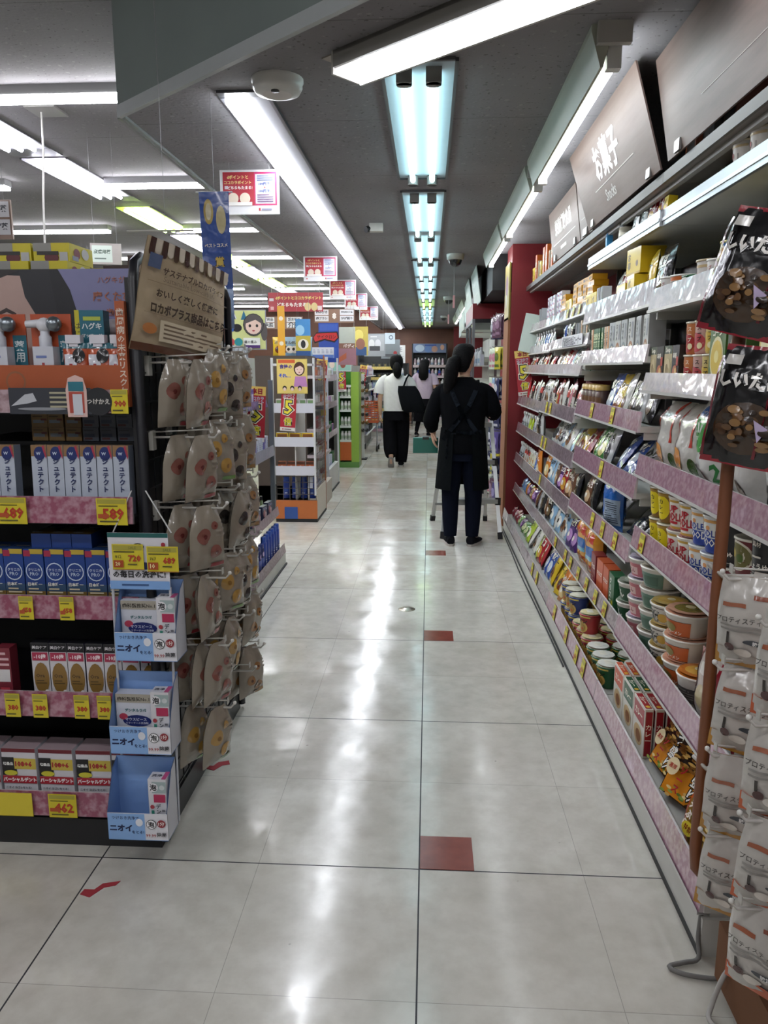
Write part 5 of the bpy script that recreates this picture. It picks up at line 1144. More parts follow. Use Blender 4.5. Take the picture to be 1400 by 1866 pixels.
carton('white_tall_box', 'cleaner_box', 'box', 'slim white foam cleaner box', .05, .04, .17, '#d5d4d8', [('r', .22, .76, 1, .96, '#9fb0b0'), ('c', .3, .86, .26, '#e6e6e8'), ('t', '泡', .3, .86, .4, '#1c1c22', .03), ('c', .78, .86, .15, '#c9d0d0'), ('r', .3, .6, .95, .74, '#b02a54'), ('c', .2, .52, .12, '#a83a44'), ('r', .14, .14, .3, .46, '#3a8a78'), ('v', 'デンタルラボ', .55, .3, .55, '#24303a', .02), ('l', .74, .1, .96, .5, 5, '#77777c')], topart=[('t', '洗浄', .4, .5, .6, '#3a3a44', .02), ('r', .75, 0, 1, 1, '#b94a78')])
carton('lab_box', 'cleaner_box', 'box', 'wide white dental cleaner box', .1, .035, .155, '#c9ccd6', [('r', 0, .84, 1, 1, '#a59f92'), ('t', '歯科医推奨No.1', .5, .91, .9, '#3a3630', .02), ('t', 'デンタルラボ', .55, .7, .6, '#2a6a70', .03), ('e', .58, .5, .4, .11, '#1d2a6a'), ('e', .2, .58, .12, .06, '#b83a54'), ('t', 'マウスピース', .55, .53, .6, '#d6daea', .02), ('t', 'リテーナーの洗浄剤', .58, .46, .62, '#d6daea', .01), ('e', .2, .3, .12, .09, '#24346a'), ('p', [(.35, .1), (.6, .24), (1, .2), (1, 0), (.3, 0)], '#9fb8d8')])
for i, (z, xc, yf) in enumerate(TRY):
    put('white_tall_box', (xc + .052, yf + .04, z + .001), 0, 'slim white foam cleaner box in the %s tray of the blue display' % ('lowest', 'middle', 'top')[i], 'foam cleaner boxes in the blue display')
    if i: put('lab_box', (xc - .028, yf + .055, z + .001), 0, 'wide white dental cleaner box in the %s tray of the blue display' % ('lowest', 'middle', 'top')[i], 'dental cleaner boxes in the blue display')

# ---- hooks and cookie bags on the aisle side
def cookie(key, desc, c1, c2, spots, edge):
    it = [('l', .62, .5, .95, .8, 4, '#8d8578')]
    for u, v, r_ in spots: it += [('c', u, v, r_, c1), ('c', u + .03, v - .012, r_ * .3, c2)]
    it += [('r', .55, .02, .95, .08, edge)]
    pouch(key, 'cookie_bag', 'cookie bag', desc, .118, .18, .044, '#898072', it, seed=len(desc), nx=8, nz=10, seal=.07, crinkle=1.8, taper=.5)
cookie('ck_red', 'beige cookie bag with red cookies', '#7f4d44', '#5e2624', ((.3, .55, .19), (.62, .28, .17), (.6, .7, .1)), '#8a2a30'); cookie('ck_yel', 'beige cookie bag with golden cookies', '#a5803f', '#7f5c28', ((.3, .54, .2), (.62, .26, .19), (.6, .7, .11)), '#5a8a34')
cookie('ck_blk', 'beige cookie bag with black cookies', '#2a2624', '#141212', ((.34, .54, .19), (.62, .26, .16), (.6, .72, .09)), '#6a5a4a'); cookie('ck_brn', 'beige cookie bag with small brown cookies', '#8a6238', '#4a2c18', ((.3, .36, .15), (.64, .2, .15), (.6, .6, .12)), '#8a6a3c')
def peg_hook(loc, ln, dirx, label, group, col='#b7b4ac', parent=None):
    m_ = M(); s_ = dirx
    m_.box(-.006, .006, -.012, .012, -.035, .018, col, 'plastic')
    m_.tube([(0, 0, 0), (s_ * (ln - .012), 0, .0), (s_ * ln, 0, .013)], .0033, col, 'painted_metal', 6); m_.tube([(0, 0, .014), (s_ * ln * .9, 0, .022)], .0022, col, 'painted_metal', 5); m_.ball((s_ * ln, 0, .015), .0055, '#d0cec8', 'plastic', 8, 6)
    m_.box(s_ * ln * .9 - .001, s_ * ln * .9 + .001, -.008, .008, .012, .03, '#a9a69e', 'card')
    return tag(m_.obj('peg_hook', None, loc), label, 'display hook', group)
rows = [1.395, 1.195, 1.0, .80, .60, .41]
cols = [2.03, 2.165, 2.30, 2.435]
plan = {0: 'rybn', 1: 'rybn', 2: 'r.bn', 3: 'ryby', 4: 'ry.n', 5: 'y..n'}
kk = {'r': 'ck_red', 'y': 'ck_yel', 'b': 'ck_blk', 'n': 'ck_brn'}
RNM = ['top', 'second', 'third', 'fourth', 'fifth', 'lowest']
for i, z in enumerate(rows):
    for j, yy in enumerate(cols):
        ln = .185 if i < 2 else .2
        if i == 5 and j in (1,): continue
        zz = z + (.03 if j % 2 else 0)
        peg_hook((GX1 + .012, yy, zz), ln, 1, 'white hook on the cookie panel, %s row, %s column back' % (RNM[i], OD[j]), 'white hooks on the cookie panel')
        c = plan[i][j]
        if c == '.': continue
        nb = (3, 4, 4, 4, 3, 3)[i] if j else (2 if i != 4 else 3)
        for q in range(nb):
            k = kk[c]
            px = GX1 + .05 + (ln - .065) * (q + .5) / nb
            o = put(k, (px, yy + R.uniform(-.006, .006), zz - .171), PI / 2 - R.uniform(.2, .75), '%s, %s row, %s column, %s from tip' % (KIND[k].desc, RNM[i], OD[j], OD[nb - 1 - q]), 'cookie bags hanging on the side panel', ry=R.uniform(-.03, .03), rx=R.uniform(-.08, .12))

# ------------------------------------------------------------------ the cookie stick rack at the near right
rk = empty('display_rack', (.60, 1.54, 0)); tag(rk, 'brown framed wire rack of hanging bags at the near end of the snack wall', 'display rack')
def rsub(m_, name, par=None):
    m_.xform(Matrix.Translation((-.60, -1.54, 0))); return m_.obj(name, par or rk)
m_ = M(); m_.tube([(.60, 1.545, 1.62), (.60, 1.545, .34), (.605, 1.545, .29), (.63, 1.545, .26), (.70, 1.545, .25), (.84, 1.545, .25)], .0135, '#7a4a30', 'painted_metal', 8)
m_.tube([(.84, 1.545, 1.62), (.84, 1.545, .25)], .0135, '#7a4a30', 'painted_metal', 8); m_.tube([(.60, 1.545, 1.62), (.62, 1.545, 1.65), (.84, 1.545, 1.65)], .0135, '#7a4a30', 'painted_metal', 8)
m_.tube([(.84, 1.545, 1.64), (.84, .9, 1.64)], .012, '#7a4a30', 'painted_metal', 8); rsub(m_, 'post')
m_ = M()
for i in range(11): m_.bar((.735, .9 + i * .062, .2), (.735, .9 + i * .062, 1.64), .004, .004, '#b5b2ac')
for i in range(20): m_.bar((.735, .9, .22 + i * .075), (.735, 1.54, .22 + i * .075), .004, .004, '#b5b2ac')
rsub(m_, 'wire_grid')
m_ = M(); m_.box(.66, .86, .9, 1.53, .03, .17, '#6a4428', 'matte'); m_.box(.68, .86, .92, 1.5, 0, .03, '#1a1a1a', 'rubber'); rsub(m_, 'base')
m_ = M(); m_.tube([(.585, 1.56, .98), (.60, 1.525, .965), (.78, 1.52, .965)], .005, '#a9a6a0', 'painted_metal', 6); m_.tube([(.585, 1.56, .55), (.60, 1.525, .54), (.78, 1.52, .54)], .005, '#c4c1bb', 'painted_metal', 6); rsub(m_, 'wire_bracket')
def stickbag(key, desc, c1, lid):
    it = [('r', .55, .8, .85, .845, '#8a4a34'), ('r', .12, .7, .45, .745, '#9a5a40'), ('t', 'プロティスティック', .45, .56, .8, '#4a4744', .01), ('l', .1, .42, .85, .52, 2, '#8a8782'),
          ('p', [(0, 0), (1, 0), (1, .2), (.7, .13), (.4, .19), (.1, .22), (0, .2)], c1), ('r', .88, .25, 1, .72, c1), ('e', .42, .2, .12, .05, '#d9d4ca'), ('r', .2, .3, .24, .42, '#2a2420'), ('e', .62, .33, .2, .03, '#33383f'), ('t', '糖質', .62, .325, .14, '#e2e2e0', .01), ('e', .25, .26, .07, .05, '#4a2a2a')]
    pouch(key, 'stick_bag', 'snack bag', desc, .142, .185, .045, '#b9b5ae', it, seed=len(desc), nx=8, nz=10, seal=.08, crinkle=1.7, back=c1, taper=.22)
stickbag('sb_must', 'white biscuit stick bag with mustard foot', '#a8782a', 'x'); stickbag('sb_tom', 'white biscuit stick bag with orange foot', '#b5542c', 'x'); stickbag('sb_red', 'white biscuit stick bag with dark red foot', '#8a1f2c', 'x')
RKR = [(.98, 'top'), (.795, 'second'), (.61, 'third'), (.43, 'lowest')]
for i, (z, rn) in enumerate(RKR):
    for j, yy in enumerate((1.45, 1.28, 1.1)):
        zz = z - .035 * j
        peg_hook((.73, yy, zz), .16, -1, 'white hook on the brown rack, %s row, %s column from the snack wall' % (rn, OD[j]), 'white hooks on the brown rack', '#cfccc6')
        k = ('sb_must', 'sb_tom', 'sb_red')[(j + (i == 3 and j == 0) * 0) % 3] if not (i == 3 and j == 1) else 'sb_tom'
        for q in range(3):
            if i == 2 and j == 0 and q == 2: continue
            put(k, (.64 + q * .04, yy - .006, zz - .178), -PI / 2 + R.uniform(.7, 1.0), '%s, %s row, %s column, %s from hook tip' % (KIND[k].desc, rn, OD[j], OD[q]), 'biscuit stick bags on the brown rack', ry=R.uniform(-.04, .04), rx=R.uniform(-.03, .1))
def seaweed():
    rr = random.Random(5)
    it = [('r', 0, 0, 1, .05, '#8c1f2c'), ('r', 0, .95, 1, 1, '#8c1f2c'), ('t', 'しいたけ', .46, .72, .8, '#0e0e10', .12), ('t', 'しいたけ', .46, .72, .8, '#e6e2dc', .05), ('e', .5, .33, .4, .22, '#3a2818')]
    for i in range(40): it.append(('e', .5 + rr.uniform(-.3, .3), .33 + rr.uniform(-.16, .16), rr.uniform(.04, .09), rr.uniform(.015, .035), rr.choice(['#6a4a2c', '#4a301c', '#8a6840', '#2a1c12', '#5c4024'])))
    it += [('p', [(.62, .42), (.8, .36), (.7, .24)], '#b9a9c8'), ('r', .1, .84, .3, .92, '#b9b6b0'), ('r', .02, .05, .06, .9, '#6a1c26')]
    pouch('seaweed', 'mushroom_bag', 'snack bag', 'black bag with red edges showing dried mushrooms', .155, .225, .045, '#141416', it, seed=6, nx=9, nz=12, seal=.06, crinkle=1.8, taper=.15)
seaweed()
for i, (x, y, z, ry, rz) in enumerate(((.575, 1.5, 1.44, .25, -.75), (.655, 1.42, 1.435, .2, -.8), (.735, 1.36, 1.44, .2, -.8))):
    put('seaweed', (x, y, z), rz, 'black dried mushroom bag with red edges, upper row on the rack, %s from the aisle' % OD[i], 'mushroom bags on the rack', ry=ry)
for i, (x, y, z, ry, rz) in enumerate(((.595, 1.475, 1.195, .12, -.7), (.665, 1.41, 1.19, .16, -.75), (.745, 1.36, 1.2, .2, -.8))):
    put('seaweed', (x, y, z), rz, 'black dried mushroom bag with red edges, lower row on the rack, %s from the aisle' % OD[i], 'mushroom bags on the rack', ry=ry)
for nm, pts, c_ in (('grey power cable looped on the floor below the brown rack', [(.665, 1.64, .12), (.655, 1.625, .05), (.65, 1.60, .012), (.615, 1.59, .008), (.575, 1.575, .008), (.60, 1.555, .008), (.66, 1.545, .008), (.69, 1.55, .008)], '#6f6d6a'),
                    ('pale grey cable hanging down in front of the brown rack base', [(.70, 1.47, .16), (.65, 1.46, .09), (.625, 1.45, .02), (.615, 1.43, .008), (.63, 1.40, .008), (.66, 1.39, .008), (.665, 1.42, .03), (.675, 1.45, .1), (.69, 1.46, .17)], '#a5a29d'),
                    ('dark cable lying along the snack wall base', [(.643, 6.4, .006), (.64, 5.6, .006), (.635, 5.0, .006), (.642, 4.2, .006), (.644, 3.4, .006)], '#2c2c2e')):
    m_ = M(); P = [Vector(p) for p in pts]; sm = []
    for i in range(len(P) - 1):
        for t_ in (0, .25, .5, .75):
            p0, p1, p2, p3 = P[max(i - 1, 0)], P[i], P[i + 1], P[min(i + 2, len(P) - 1)]
            sm.append(.5 * ((2 * p1) + (p2 - p0) * t_ + (2 * p0 - 5 * p1 + 4 * p2 - p3) * t_ ** 2 + (3 * p1 - p0 - 3 * p2 + p3) * t_ ** 3))
    sm.append(P[-1]); m_.tube(sm, .0055 if c_ != '#2c2c2e' else .004, c_, 'rubber', 7)
    tag(m_.obj('power_cable'), nm, 'cable')

# ------------------------------------------------------------------ fixtures down the left of the aisle
bottle('b_blue', 'lotion_bottle', 'dark blue lotion bottle', .032, .2, '#1f3a8a', '#274a9c', [('c', .5, .5, .2, '#2a4a9a'), ('l', .3, .2, .7, .36, 2, '#d9e0ee')], neck=.7, caph=.16, shoulder=.8, flatx=.6)
bottle('b_navy', 'lotion_pack', 'navy lotion pack', .03, .17, '#161f4c', '#22306a', [('r', .1, .2, .9, .6, '#4a5aa0'), ('c', .5, .75, .2, '#b9a0c8')], neck=.7, caph=.14, shoulder=.85, flatx=.6)
bottle('b_beige', 'cosmetic_tube', 'slim beige cosmetic tube', .012, .13, '#a08c70', '#222226', [], neck=.8, caph=.22, shoulder=.8)
bottle('b_green', 'cosmetic_tube', 'slim green cosmetic tube', .012, .13, '#7a8a5c', '#222226', [], neck=.8, caph=.22, shoulder=.8)
carton('c_dark', 'cosmetic_box', 'box', 'dark cosmetic box with flower picture', .1, .03, .1, '#1f2644', [('e', .4, .5, .24, .26, '#a86a70'), ('e', .62, .4, .2, .2, '#c9b0b0'), ('l', .1, .75, .9, .92, 2, '#8a8fb0')])
carton('c_white', 'cosmetic_box', 'box', 'white and blue cosmetic box', .05, .04, .12, '#c6c9d6', [('r', 0, 0, 1, .3, '#4a6ab0'), ('l', .2, .4, .8, .8, 4, '#7a80a0')])
carton('c_violet', 'cosmetic_pack', 'box', 'violet blister pack', .075, .02, .11, '#6a62a8', [('r', .25, .1, .75, .7, '#c9c6d9'), ('r', .1, .8, .9, .95, '#4a4488')])
carton('c_pinkpack', 'cosmetic_pack', 'box', 'pink and blue pack', .08, .03, .1, '#b0508c', [('r', 0, .4, .5, 1, '#4a7ab0')])
pouch('m_grey', 'hanging_pack', 'pack', 'silver grey hanging pack', .1, .16, .03, '#8d8f93', [('r', .2, .2, .8, .6, '#a9acb0')], seed=61, nx=6, nz=6)
gd = empty('cosmetics_gondola', (-1.0, 3.95, 0)); tag(gd, 'white gondola of blue lotion bottles behind the cookie panel', 'store shelf')
def csub(m_, name, par=None, o=(-1.0, 3.95)):
    m_.xform(Matrix.Translation((-o[0], -o[1], 0))); return m_.obj(name, par or gd)
m_ = M(); m_.box(-1.75, -1.01, 3.95, 5.22, 0, .09, '#bbb', 'shelf_white'); m_.box(-1.01, -1.0, 3.95, 5.22, 0, .012, '#333', 'rubber'); csub(m_, 'base')
m_ = M(); m_.box(-1.45, -1.42, 3.0, 5.22, .09, 1.55, '#777', 'wall_paint'); csub(m_, 'back_panel')
m_ = M(); m_.box(-1.42, -1.36, 5.20, 5.24, .09, 1.55, '#4a5a66', 'painted_metal'); m_.box(-1.10, -1.07, 5.19, 5.22, .35, 1.3, '#5a5f66', 'painted_metal'); csub(m_, 'upright')
CZ = []
for i, (zb, zt, xf) in enumerate(((.10, .165, -1.0), (.37, .43, -1.04), (.79, .86, -1.06), (1.12, 1.17, -1.1))):
    m_ = M(); m_.box(-1.42, xf - .012, 3.2 if i else 3.95, 5.2, zb, zb + .018, '#bbb', 'shelf_white'); s_ = csub(m_, 'shelf'); CZ.append((zb + .018, xf))
    m_ = M(); y0, y1 = (3.2 if i else 3.97), 5.18
    m_.add([(xf, y0, zb), (xf, y1, zb), (xf - .01, y1, zt), (xf - .01, y0, zt)], [(0, 1, 2, 3), (3, 2, 1, 0)], ['#8f6a78', '#a78a94', '#b9b9c4', '#6a68a0'][i], 'rail'); csub(m_, 'price_rail', s_)
def fill_c(row, keys, y0, step, what, where, jit=.01, dx=0):
    zs, xf = CZ[row]
    for i, k in enumerate(keys):
        put(k, (xf - .03 - KIND[k].d / 2 - dx, y0 + i * step, zs + .001), PI / 2 + R.uniform(-.1, .1), '%s, %s along, %s of the cosmetics gondola' % (KIND[k].desc, OD[i], where), what)
fill_c(0, ['b_navy'] * 8 + ['b_blue'] * 6, 4.02, .083, 'lotion bottles on the bottom shelf', 'bottom shelf')
fill_c(1, ['c_dark'] * 9, 3.7, .165, 'dark cosmetic boxes', 'second shelf'); fill_c(1, ['b_beige', 'b_green'] * 9, 3.7, .08, 'cosmetic tubes', 'second shelf', dx=.06)
fill_c(2, ['c_white', 'c_white', 'c_violet', 'c_white'] * 5, 3.6, .078, 'cosmetic boxes on the third shelf', 'third shelf')
fill_c(3, ['c_violet'] * 8, 4.3, .11, 'violet packs on the fourth shelf', 'fourth shelf')
for i in range(7): put('m_grey', (-1.22, 4.3 + i * .12, 1.36), PI / 2 - .5, 'silver grey hanging pack above the white gondola, %s along' % OD[i], 'silver packs hanging above the white gondola')
for i in range(2): put('c_pinkpack', (-.99 - i * .08, 3.6, 1.05 + .2 * i), .3, 'pink and blue pack showing between the cookie bags, %s' % ('lower', 'upper')[i])

def poster(name, label, cat, loc, w_, h_, items, rz=0.0, base='#d9d6cf', t_=.004, ry=0.0, rx=0.0, group=None, mat='card', extra=None):
    m_ = M(); m_.box(-w_ / 2, w_ / 2, 0, t_, 0, h_, base, mat); art(m_, items, flat(0), w_, h_, mat)
    if extra: extra(m_)
    o = m_.obj(name, None, loc); o.rotation_mode = 'XYZ'; o.rotation_euler = (rx, ry, rz)
    return tag(o, label, cat, group)
def face(u, v, s, hair, skin='#e2c4b4', asp=1.0, ponytail=True, smile=False):
    a = asp
    it = [('e', u, v + .05 * s * a, .5 * s, .56 * s * a, '#1a1a1c'), ('e', u, v + .05 * s * a, .47 * s, .53 * s * a, hair), ('e', u, v, .38 * s, .42 * s * a, skin)]
    if ponytail: it.insert(0, ('e', u + .5 * s, v - .3 * s * a, .16 * s, .45 * s * a, hair))
    it += [('p', [(u - .4 * s, v + .1 * s * a), (u - .3 * s, v + .45 * s * a), (u + .35 * s, v + .45 * s * a), (u + .4 * s, v + .1 * s * a), (u + .1 * s, v + .3 * s * a)], hair)]
    for q in (-1, 1): it += [('e', u + q * .17 * s, v + .0 * s, .06 * s, (.08 if not smile else .02) * s * a, '#1c1616')]
    it += [('e', u, v - .24 * s * a, .07 * s, .04 * s * a, '#a8484c')]
    return it
poster('shelf_poster', 'tall shop poster with a drawn worried woman above the white gondola', 'poster', (-1.22, 5.1, 1.50), .28, .26,
       [('r', .02, .02, .98, .98, '#c9cf8a'), ('t', 'い', .2, .82, .2, '#161618', .06), ('t', 'い', .2, .82, .2, '#d9dce2', .01), ('p', [(.4, .75), (.55, .75), (.475, .98)], '#2a6a88'), ('e', .3, .55, .12, .1, '#1a1a1c'), ('r', .0, .46, .22, .64, '#2a5aa8'), ('e', .14, .2, .1, .1, '#c04a4a'), ('e', .33, .2, .1, .1, '#2a8a90')]
       + face(.7, .6, .5, '#55504e') + [('r', .45, .12, .85, .3, '#e2e4dc'), ('r', .5, .04, .85, .12, '#4a2a6a'), ('t', '歯の痛み', .62, .2, .3, '#2a2a2a', .01)], base='#8a8a9a')
# orange based wire rack
R2 = (-1.0, 6.72)
r2 = empty('display_rack', (R2[0], R2[1], 0)); tag(r2, 'wire rack with orange base board and white shelves down the aisle', 'display rack')
def r2s(m_, name, par=None): return csub(m_, name, par or r2, R2)
m_ = M(); m_.box(-1.38, -1.0, 6.72, 7.35, 0, .03, '#1a1a1a', 'rubber'); m_.box(-1.38, -1.0, 6.72, 6.735, .03, .2, '#b0622c', 'card'); m_.box(-1.015, -1.0, 6.735, 7.33, .03, .3, '#c9c0ae', 'card'); m_.box(-1.30, -1.18, 6.717, 6.72, .03, .14, '#244a8c', 'card'); r2s(m_, 'base')
m_ = M()
for i in range(7): m_.bar((-1.37 + i * .06, 6.73, .2), (-1.37 + i * .06, 6.73, .42), .005, .005, '#4a4440')
for i in range(5): m_.bar((-1.38, 6.73, .2 + i * .055), (-1.0, 6.73, .2 + i * .055), .005, .005, '#4a4440')
for i in range(9): m_.bar((-1.005, 6.78 + i * .065, .3), (-1.005, 6.78 + i * .065, 1.45), .004, .004, '#55504c')
for i in range(16): m_.bar((-1.005, 6.76, .32 + i * .075), (-1.005, 7.33, .32 + i * .075), .004, .004, '#55504c')
r2s(m_, 'wire_grid')
m_ = M(); m_.box(-1.20, -1.19, 6.75, 7.3, .2, 1.46, '#aaa', 'shelf_white'); r2s(m_, 'back_panel')
m_ = M(); m_.box(-1.02, -1.005, 6.70, 6.74, .25, 1.47, '#c9c9c9', 'painted_metal'); m_.box(-1.39, -1.375, 6.70, 6.74, .35, 1.47, '#c9c9c9', 'painted_metal'); m_.box(-1.01, -.998, 7.31, 7.34, .02, 1.5, '#9a5a38', 'painted_metal'); r2s(m_, 'upright')
m_ = M(); m_.box(-1.38, -1.01, 6.70, 6.72, 1.40, 1.42, '#c9c9c9', 'painted_metal'); r2s(m_, 'top_rail')
for z in (.44, .70, 1.0):
    m_ = M(); m_.box(-1.375, -1.02, 6.72, 6.95, z, z + .01, '#ccc', 'shelf_white'); m_.box(-1.375, -1.02, 6.71, 6.72, z - .01, z + .075, '#c6c6cc', 'plastic'); r2s(m_, 'shelf')
carton('y_box', 'medicine_box', 'box', 'yellow topped medicine box', .11, .06, .1, '#c9c4c0', [('r', 0, .5, 1, 1, '#c9a82c'), ('r', .1, .6, .9, .9, '#7a4a1c'), ('r', .3, .05, .7, .4, '#e2e0de')])
carton('o_box', 'medicine_box', 'box', 'orange and white medicine pack', .07, .05, .1, '#a8542c', [('e', .5, .35, .3, .3, '#d4cfc8'), ('r', 0, .75, 1, 1, '#4a2a1c')])
carton('w_box', 'medicine_box', 'box', 'white medicine box', .06, .05, .1, '#cfcdca', [('r', .1, .6, .9, .9, '#7a9a6a'), ('l', .1, .1, .9, .5, 3, '#888')])
for i in range(3): put('y_box', (-1.31 + i * .115, 6.77, .711), 0, 'yellow topped medicine box on the orange based rack, %s along' % OD[i], 'yellow medicine boxes')
for i in range(4): put('o_box', (-1.32 + i * .085, 6.77, .451), 0, 'orange and white medicine pack on the orange based rack, %s along' % OD[i], 'orange medicine packs')
for i in range(5): put('w_box', (-1.33 + i * .07, 6.77, 1.011), 0, 'white medicine box on the orange based rack, %s along' % OD[i], 'white medicine boxes')
for i in range(4): put('b_blue', (-1.3 + i * .08, 6.85, .2 + .0), 0, 'blue bottle behind the wire front of the orange based rack, %s along' % OD[i], 'blue bottles behind the wire')
for i in range(6): put('c_dark' if i % 2 else 'c_white', (-1.07, 6.82 + i * .09, .301), PI / 2, '%s in the side of the orange based rack, %s back' % (KIND['c_dark' if i % 2 else 'c_white'].desc, OD[i]), 'boxes in the rack side')
poster('shelf_poster', 'poster of a drawn smiling girl on the orange based rack', 'poster', (-1.20, 6.6955, 1.16), .27, .3,
       [('r', .02, .02, .98, .98, '#d8c06a'), ('t', '食後の', .3, .78, .42, '#3a2a7a', .04), ('t', 'それ…', .26, .52, .4, '#2a4ab0', .05), ('r', .05, .88, .6, .98, '#c85a2c'), ('p', [(.55, .2), (.6, .5), (.95, .5), (1, .2)], '#b07aa8')] + face(.74, .7, .36, '#4a2a1c', ponytail=False, smile=True)
       + [q for i in range(3) for q in (('e', .25 + .25 * i, .16, .07, .07, '#1c1614'), ('e', .25 + .25 * i, .13, .05, .05, '#d9bcae'))], base='#c9b25a')
def five(loc, h_, rz, ry, label):
    w_ = h_ * .33
    it = [('r', 0, .84, 1, 1, '#d9b75c'), ('r', 0, .08, 1, .84, '#a5222e'), ('r', 0, 0, 1, .08, '#d6d2cc'), ('t', '本日', .5, .915, .62, '#8c1a24', .05), ('t', 'ココカラ', .5, .785, .8, '#efeaf0', .05), ('t', 'ポイント', .5, .725, .8, '#efeaf0', .05), ('t', 'ココカラ', .5, .785, .76, '#33285c', .0), ('t', 'ポイント', .5, .725, .76, '#33285c', .0),
          ('o', '5', .5, .515, .54, '#dccf3a', '#241a38', '#f0ead0', .075, .11), ('o', '倍', .5, .21, .5, '#dccf3a', '#241a38', '#f0ead0', .06, .09), ('e', .2, .04, .05, .014, '#a5222e'), ('l', .3, .02, .9, .06, 1, '#77706a')]
    return poster('point_sign', label, 'sign', loc, w_, h_, it, rz, '#a5222e', .003, ry, group='red five times point signs')
five((-1.135, 4.92, .905), .36, 0, .06, 'red 5倍 point sign nearest the cookie bags'); five((-1.255, 6.7065, .83), .41, 0, .07, 'red 5倍 point sign in front of the orange based rack')
five((-1.18, 8.235, 1.12), .355, 0, .1, 'red 5倍 point sign above the grey dispenser'); five((-1.205, 10.59, 1.06), .385, 0, -.03, 'red 5倍 point sign on the green display'); five((-1.11, 12.6, 1.07), .36, 0, .12, 'red 5倍 point sign farthest down the aisle')
five((.79, 6.3, 1.165), .36, -.25, -.13, 'red 5倍 point sign on the red pillar')
# fixture with grey dispensers
R3 = (-1.08, 8.25)
r3 = empty('display_rack', (R3[0], R3[1], 0)); tag(r3, 'white and red shelf fixture with grey dispensers beyond the orange rack', 'display rack')
def r3s(m_, name, par=None): return csub(m_, name, par or r3, R3)
m_ = M(); m_.box(-1.5, -1.08, 8.25, 9.15, 0, .02, '#1a1a1a', 'rubber'); m_.box(-1.5, -1.09, 8.26, 9.14, .02, .27, '#c9c2b2', 'shelf_white'); r3s(m_, 'base')
m_ = M(); m_.box(-1.35, -1.33, 8.26, 9.14, .27, 1.5, '#8c2028', 'red_wall'); r3s(m_, 'back_panel')
for z in (.62, .95, 1.25):
    m_ = M(); m_.box(-1.33, -1.10, 8.26, 9.12, z, z + .012, '#ccc', 'shelf_white'); m_.box(-1.10, -1.095, 8.26, 9.12, z - .01, z + .06, '#b9a9ac', 'rail'); r3s(m_, 'shelf')
m_ = M(); m_.box(-1.10, -1.08, 9.11, 9.14, .02, 1.5, '#c9c9c9', 'painted_metal'); m_.box(-1.12, -1.09, 8.25, 8.28, .02, 1.5, '#c9ccd6', 'painted_metal'); r3s(m_, 'upright')
for i, z in enumerate((.72, .9, 1.08)):
    m_ = M(); m_.box(-.06, .06, 0, .12, 0, .02, '#a9a8a8', 'card'); m_.box(-.06, .06, .115, .12, 0, .17, '#9a999a', 'card'); m_.box(-.06, -.056, 0, .12, 0, .17, '#a9a8a8', 'card'); m_.box(.056, .06, 0, .12, 0, .1, '#b4b3b3', 'card'); m_.box(-.06, .06, 0, .004, 0, .05, '#c4c4c4', 'card'); m_.box(.02, .075, -.01, -.008, -.02, .04, '#d2bb2c', 'card'); m_.box(-.04, .04, .02, .08, .02, .07, '#7a80a8', 'card')
    tag(m_.obj('dispenser_box', None, (-1.17, 8.1, z)), 'grey cardboard dispenser with yellow tag, %s of three on the fixture' % ('lowest', 'middle', 'top')[i], 'dispenser', 'grey dispensers')
for r_, z in enumerate((.271, .633, .963, 1.263)):
    for i in range(8):
        k = ('w_box', 'c_white', 'green_bottlebox', 'c_pinkpack')[(r_ + i // 3) % 4]
        put(k, (-1.15, 8.32 + i * .1, z), PI / 2, '%s on the red backed fixture, %s shelf up, %s back' % (KIND[k].desc, OD[r_], OD[i]), 'goods on the red backed fixture')
# green display
R4 = (-.97, 10.6)
r4 = empty('product_display', (R4[0], R4[1], 0)); tag(r4, 'tall lime green cardboard display of small white bottles', 'display')
def r4s(m_, name, par=None): return csub(m_, name, par or r4, R4)
m_ = M(); m_.box(-1.26, -.97, 10.6, 10.95, 0, .08, '#55803a', 'card'); m_.box(-1.08, -.97, 10.6, 10.95, .08, 1.33, '#86a83c', 'card'); m_.box(-1.26, -1.08, 10.9, 10.95, .08, 1.33, '#3a7a30', 'card'); m_.box(-1.26, -1.24, 10.6, 10.95, .08, 1.33, '#4a9a3a', 'card'); m_.box(-.985, -.968, 10.93, 10.955, 0, 1.3, '#8a5a34', 'matte'); r4s(m_, 'cabinet')
m_ = M(); m_.box(-1.24, -1.08, 10.6, 10.61, .1, .36, '#b0561c', 'card'); r4s(m_, 'front_panel')
for z in (.36, .56, .78, .97, 1.12):
    m_ = M(); m_.box(-1.24, -1.08, 10.6, 10.88, z, z + .03, '#c9cfc4', 'card'); r4s(m_, 'shelf')
bottle('b_white', 'small_bottle', 'small white bottle', .022, .12, '#d2d2cc', '#c9c9c4', [('r', .1, .2, .9, .7, '#9aa890')], neck=.6, caph=.15)
for r_, z in enumerate((.391, .591, .811, 1.001)):
    for i in range(3): put('b_white', (-1.21 + i * .05, 10.64, z), 0, 'small white bottle in the green display, %s shelf up, %s along' % (OD[r_], OD[i]), 'white bottles in the green display')
poster('header_board', 'yellow and teal header board above the green display', 'sign', (-1.26, 10.57, 1.34), .38, .3, [('r', .02, .6, .98, .98, '#c9b93a'), ('t', 'あなたへのおすすめ', .5, .78, .86, '#a84a24', .04), ('r', .02, .02, .98, .58, '#8ab4a4'), ('e', .3, .3, .1, .16, '#d9c8b8'), ('e', .7, .3, .1, .16, '#8a4a3a')])
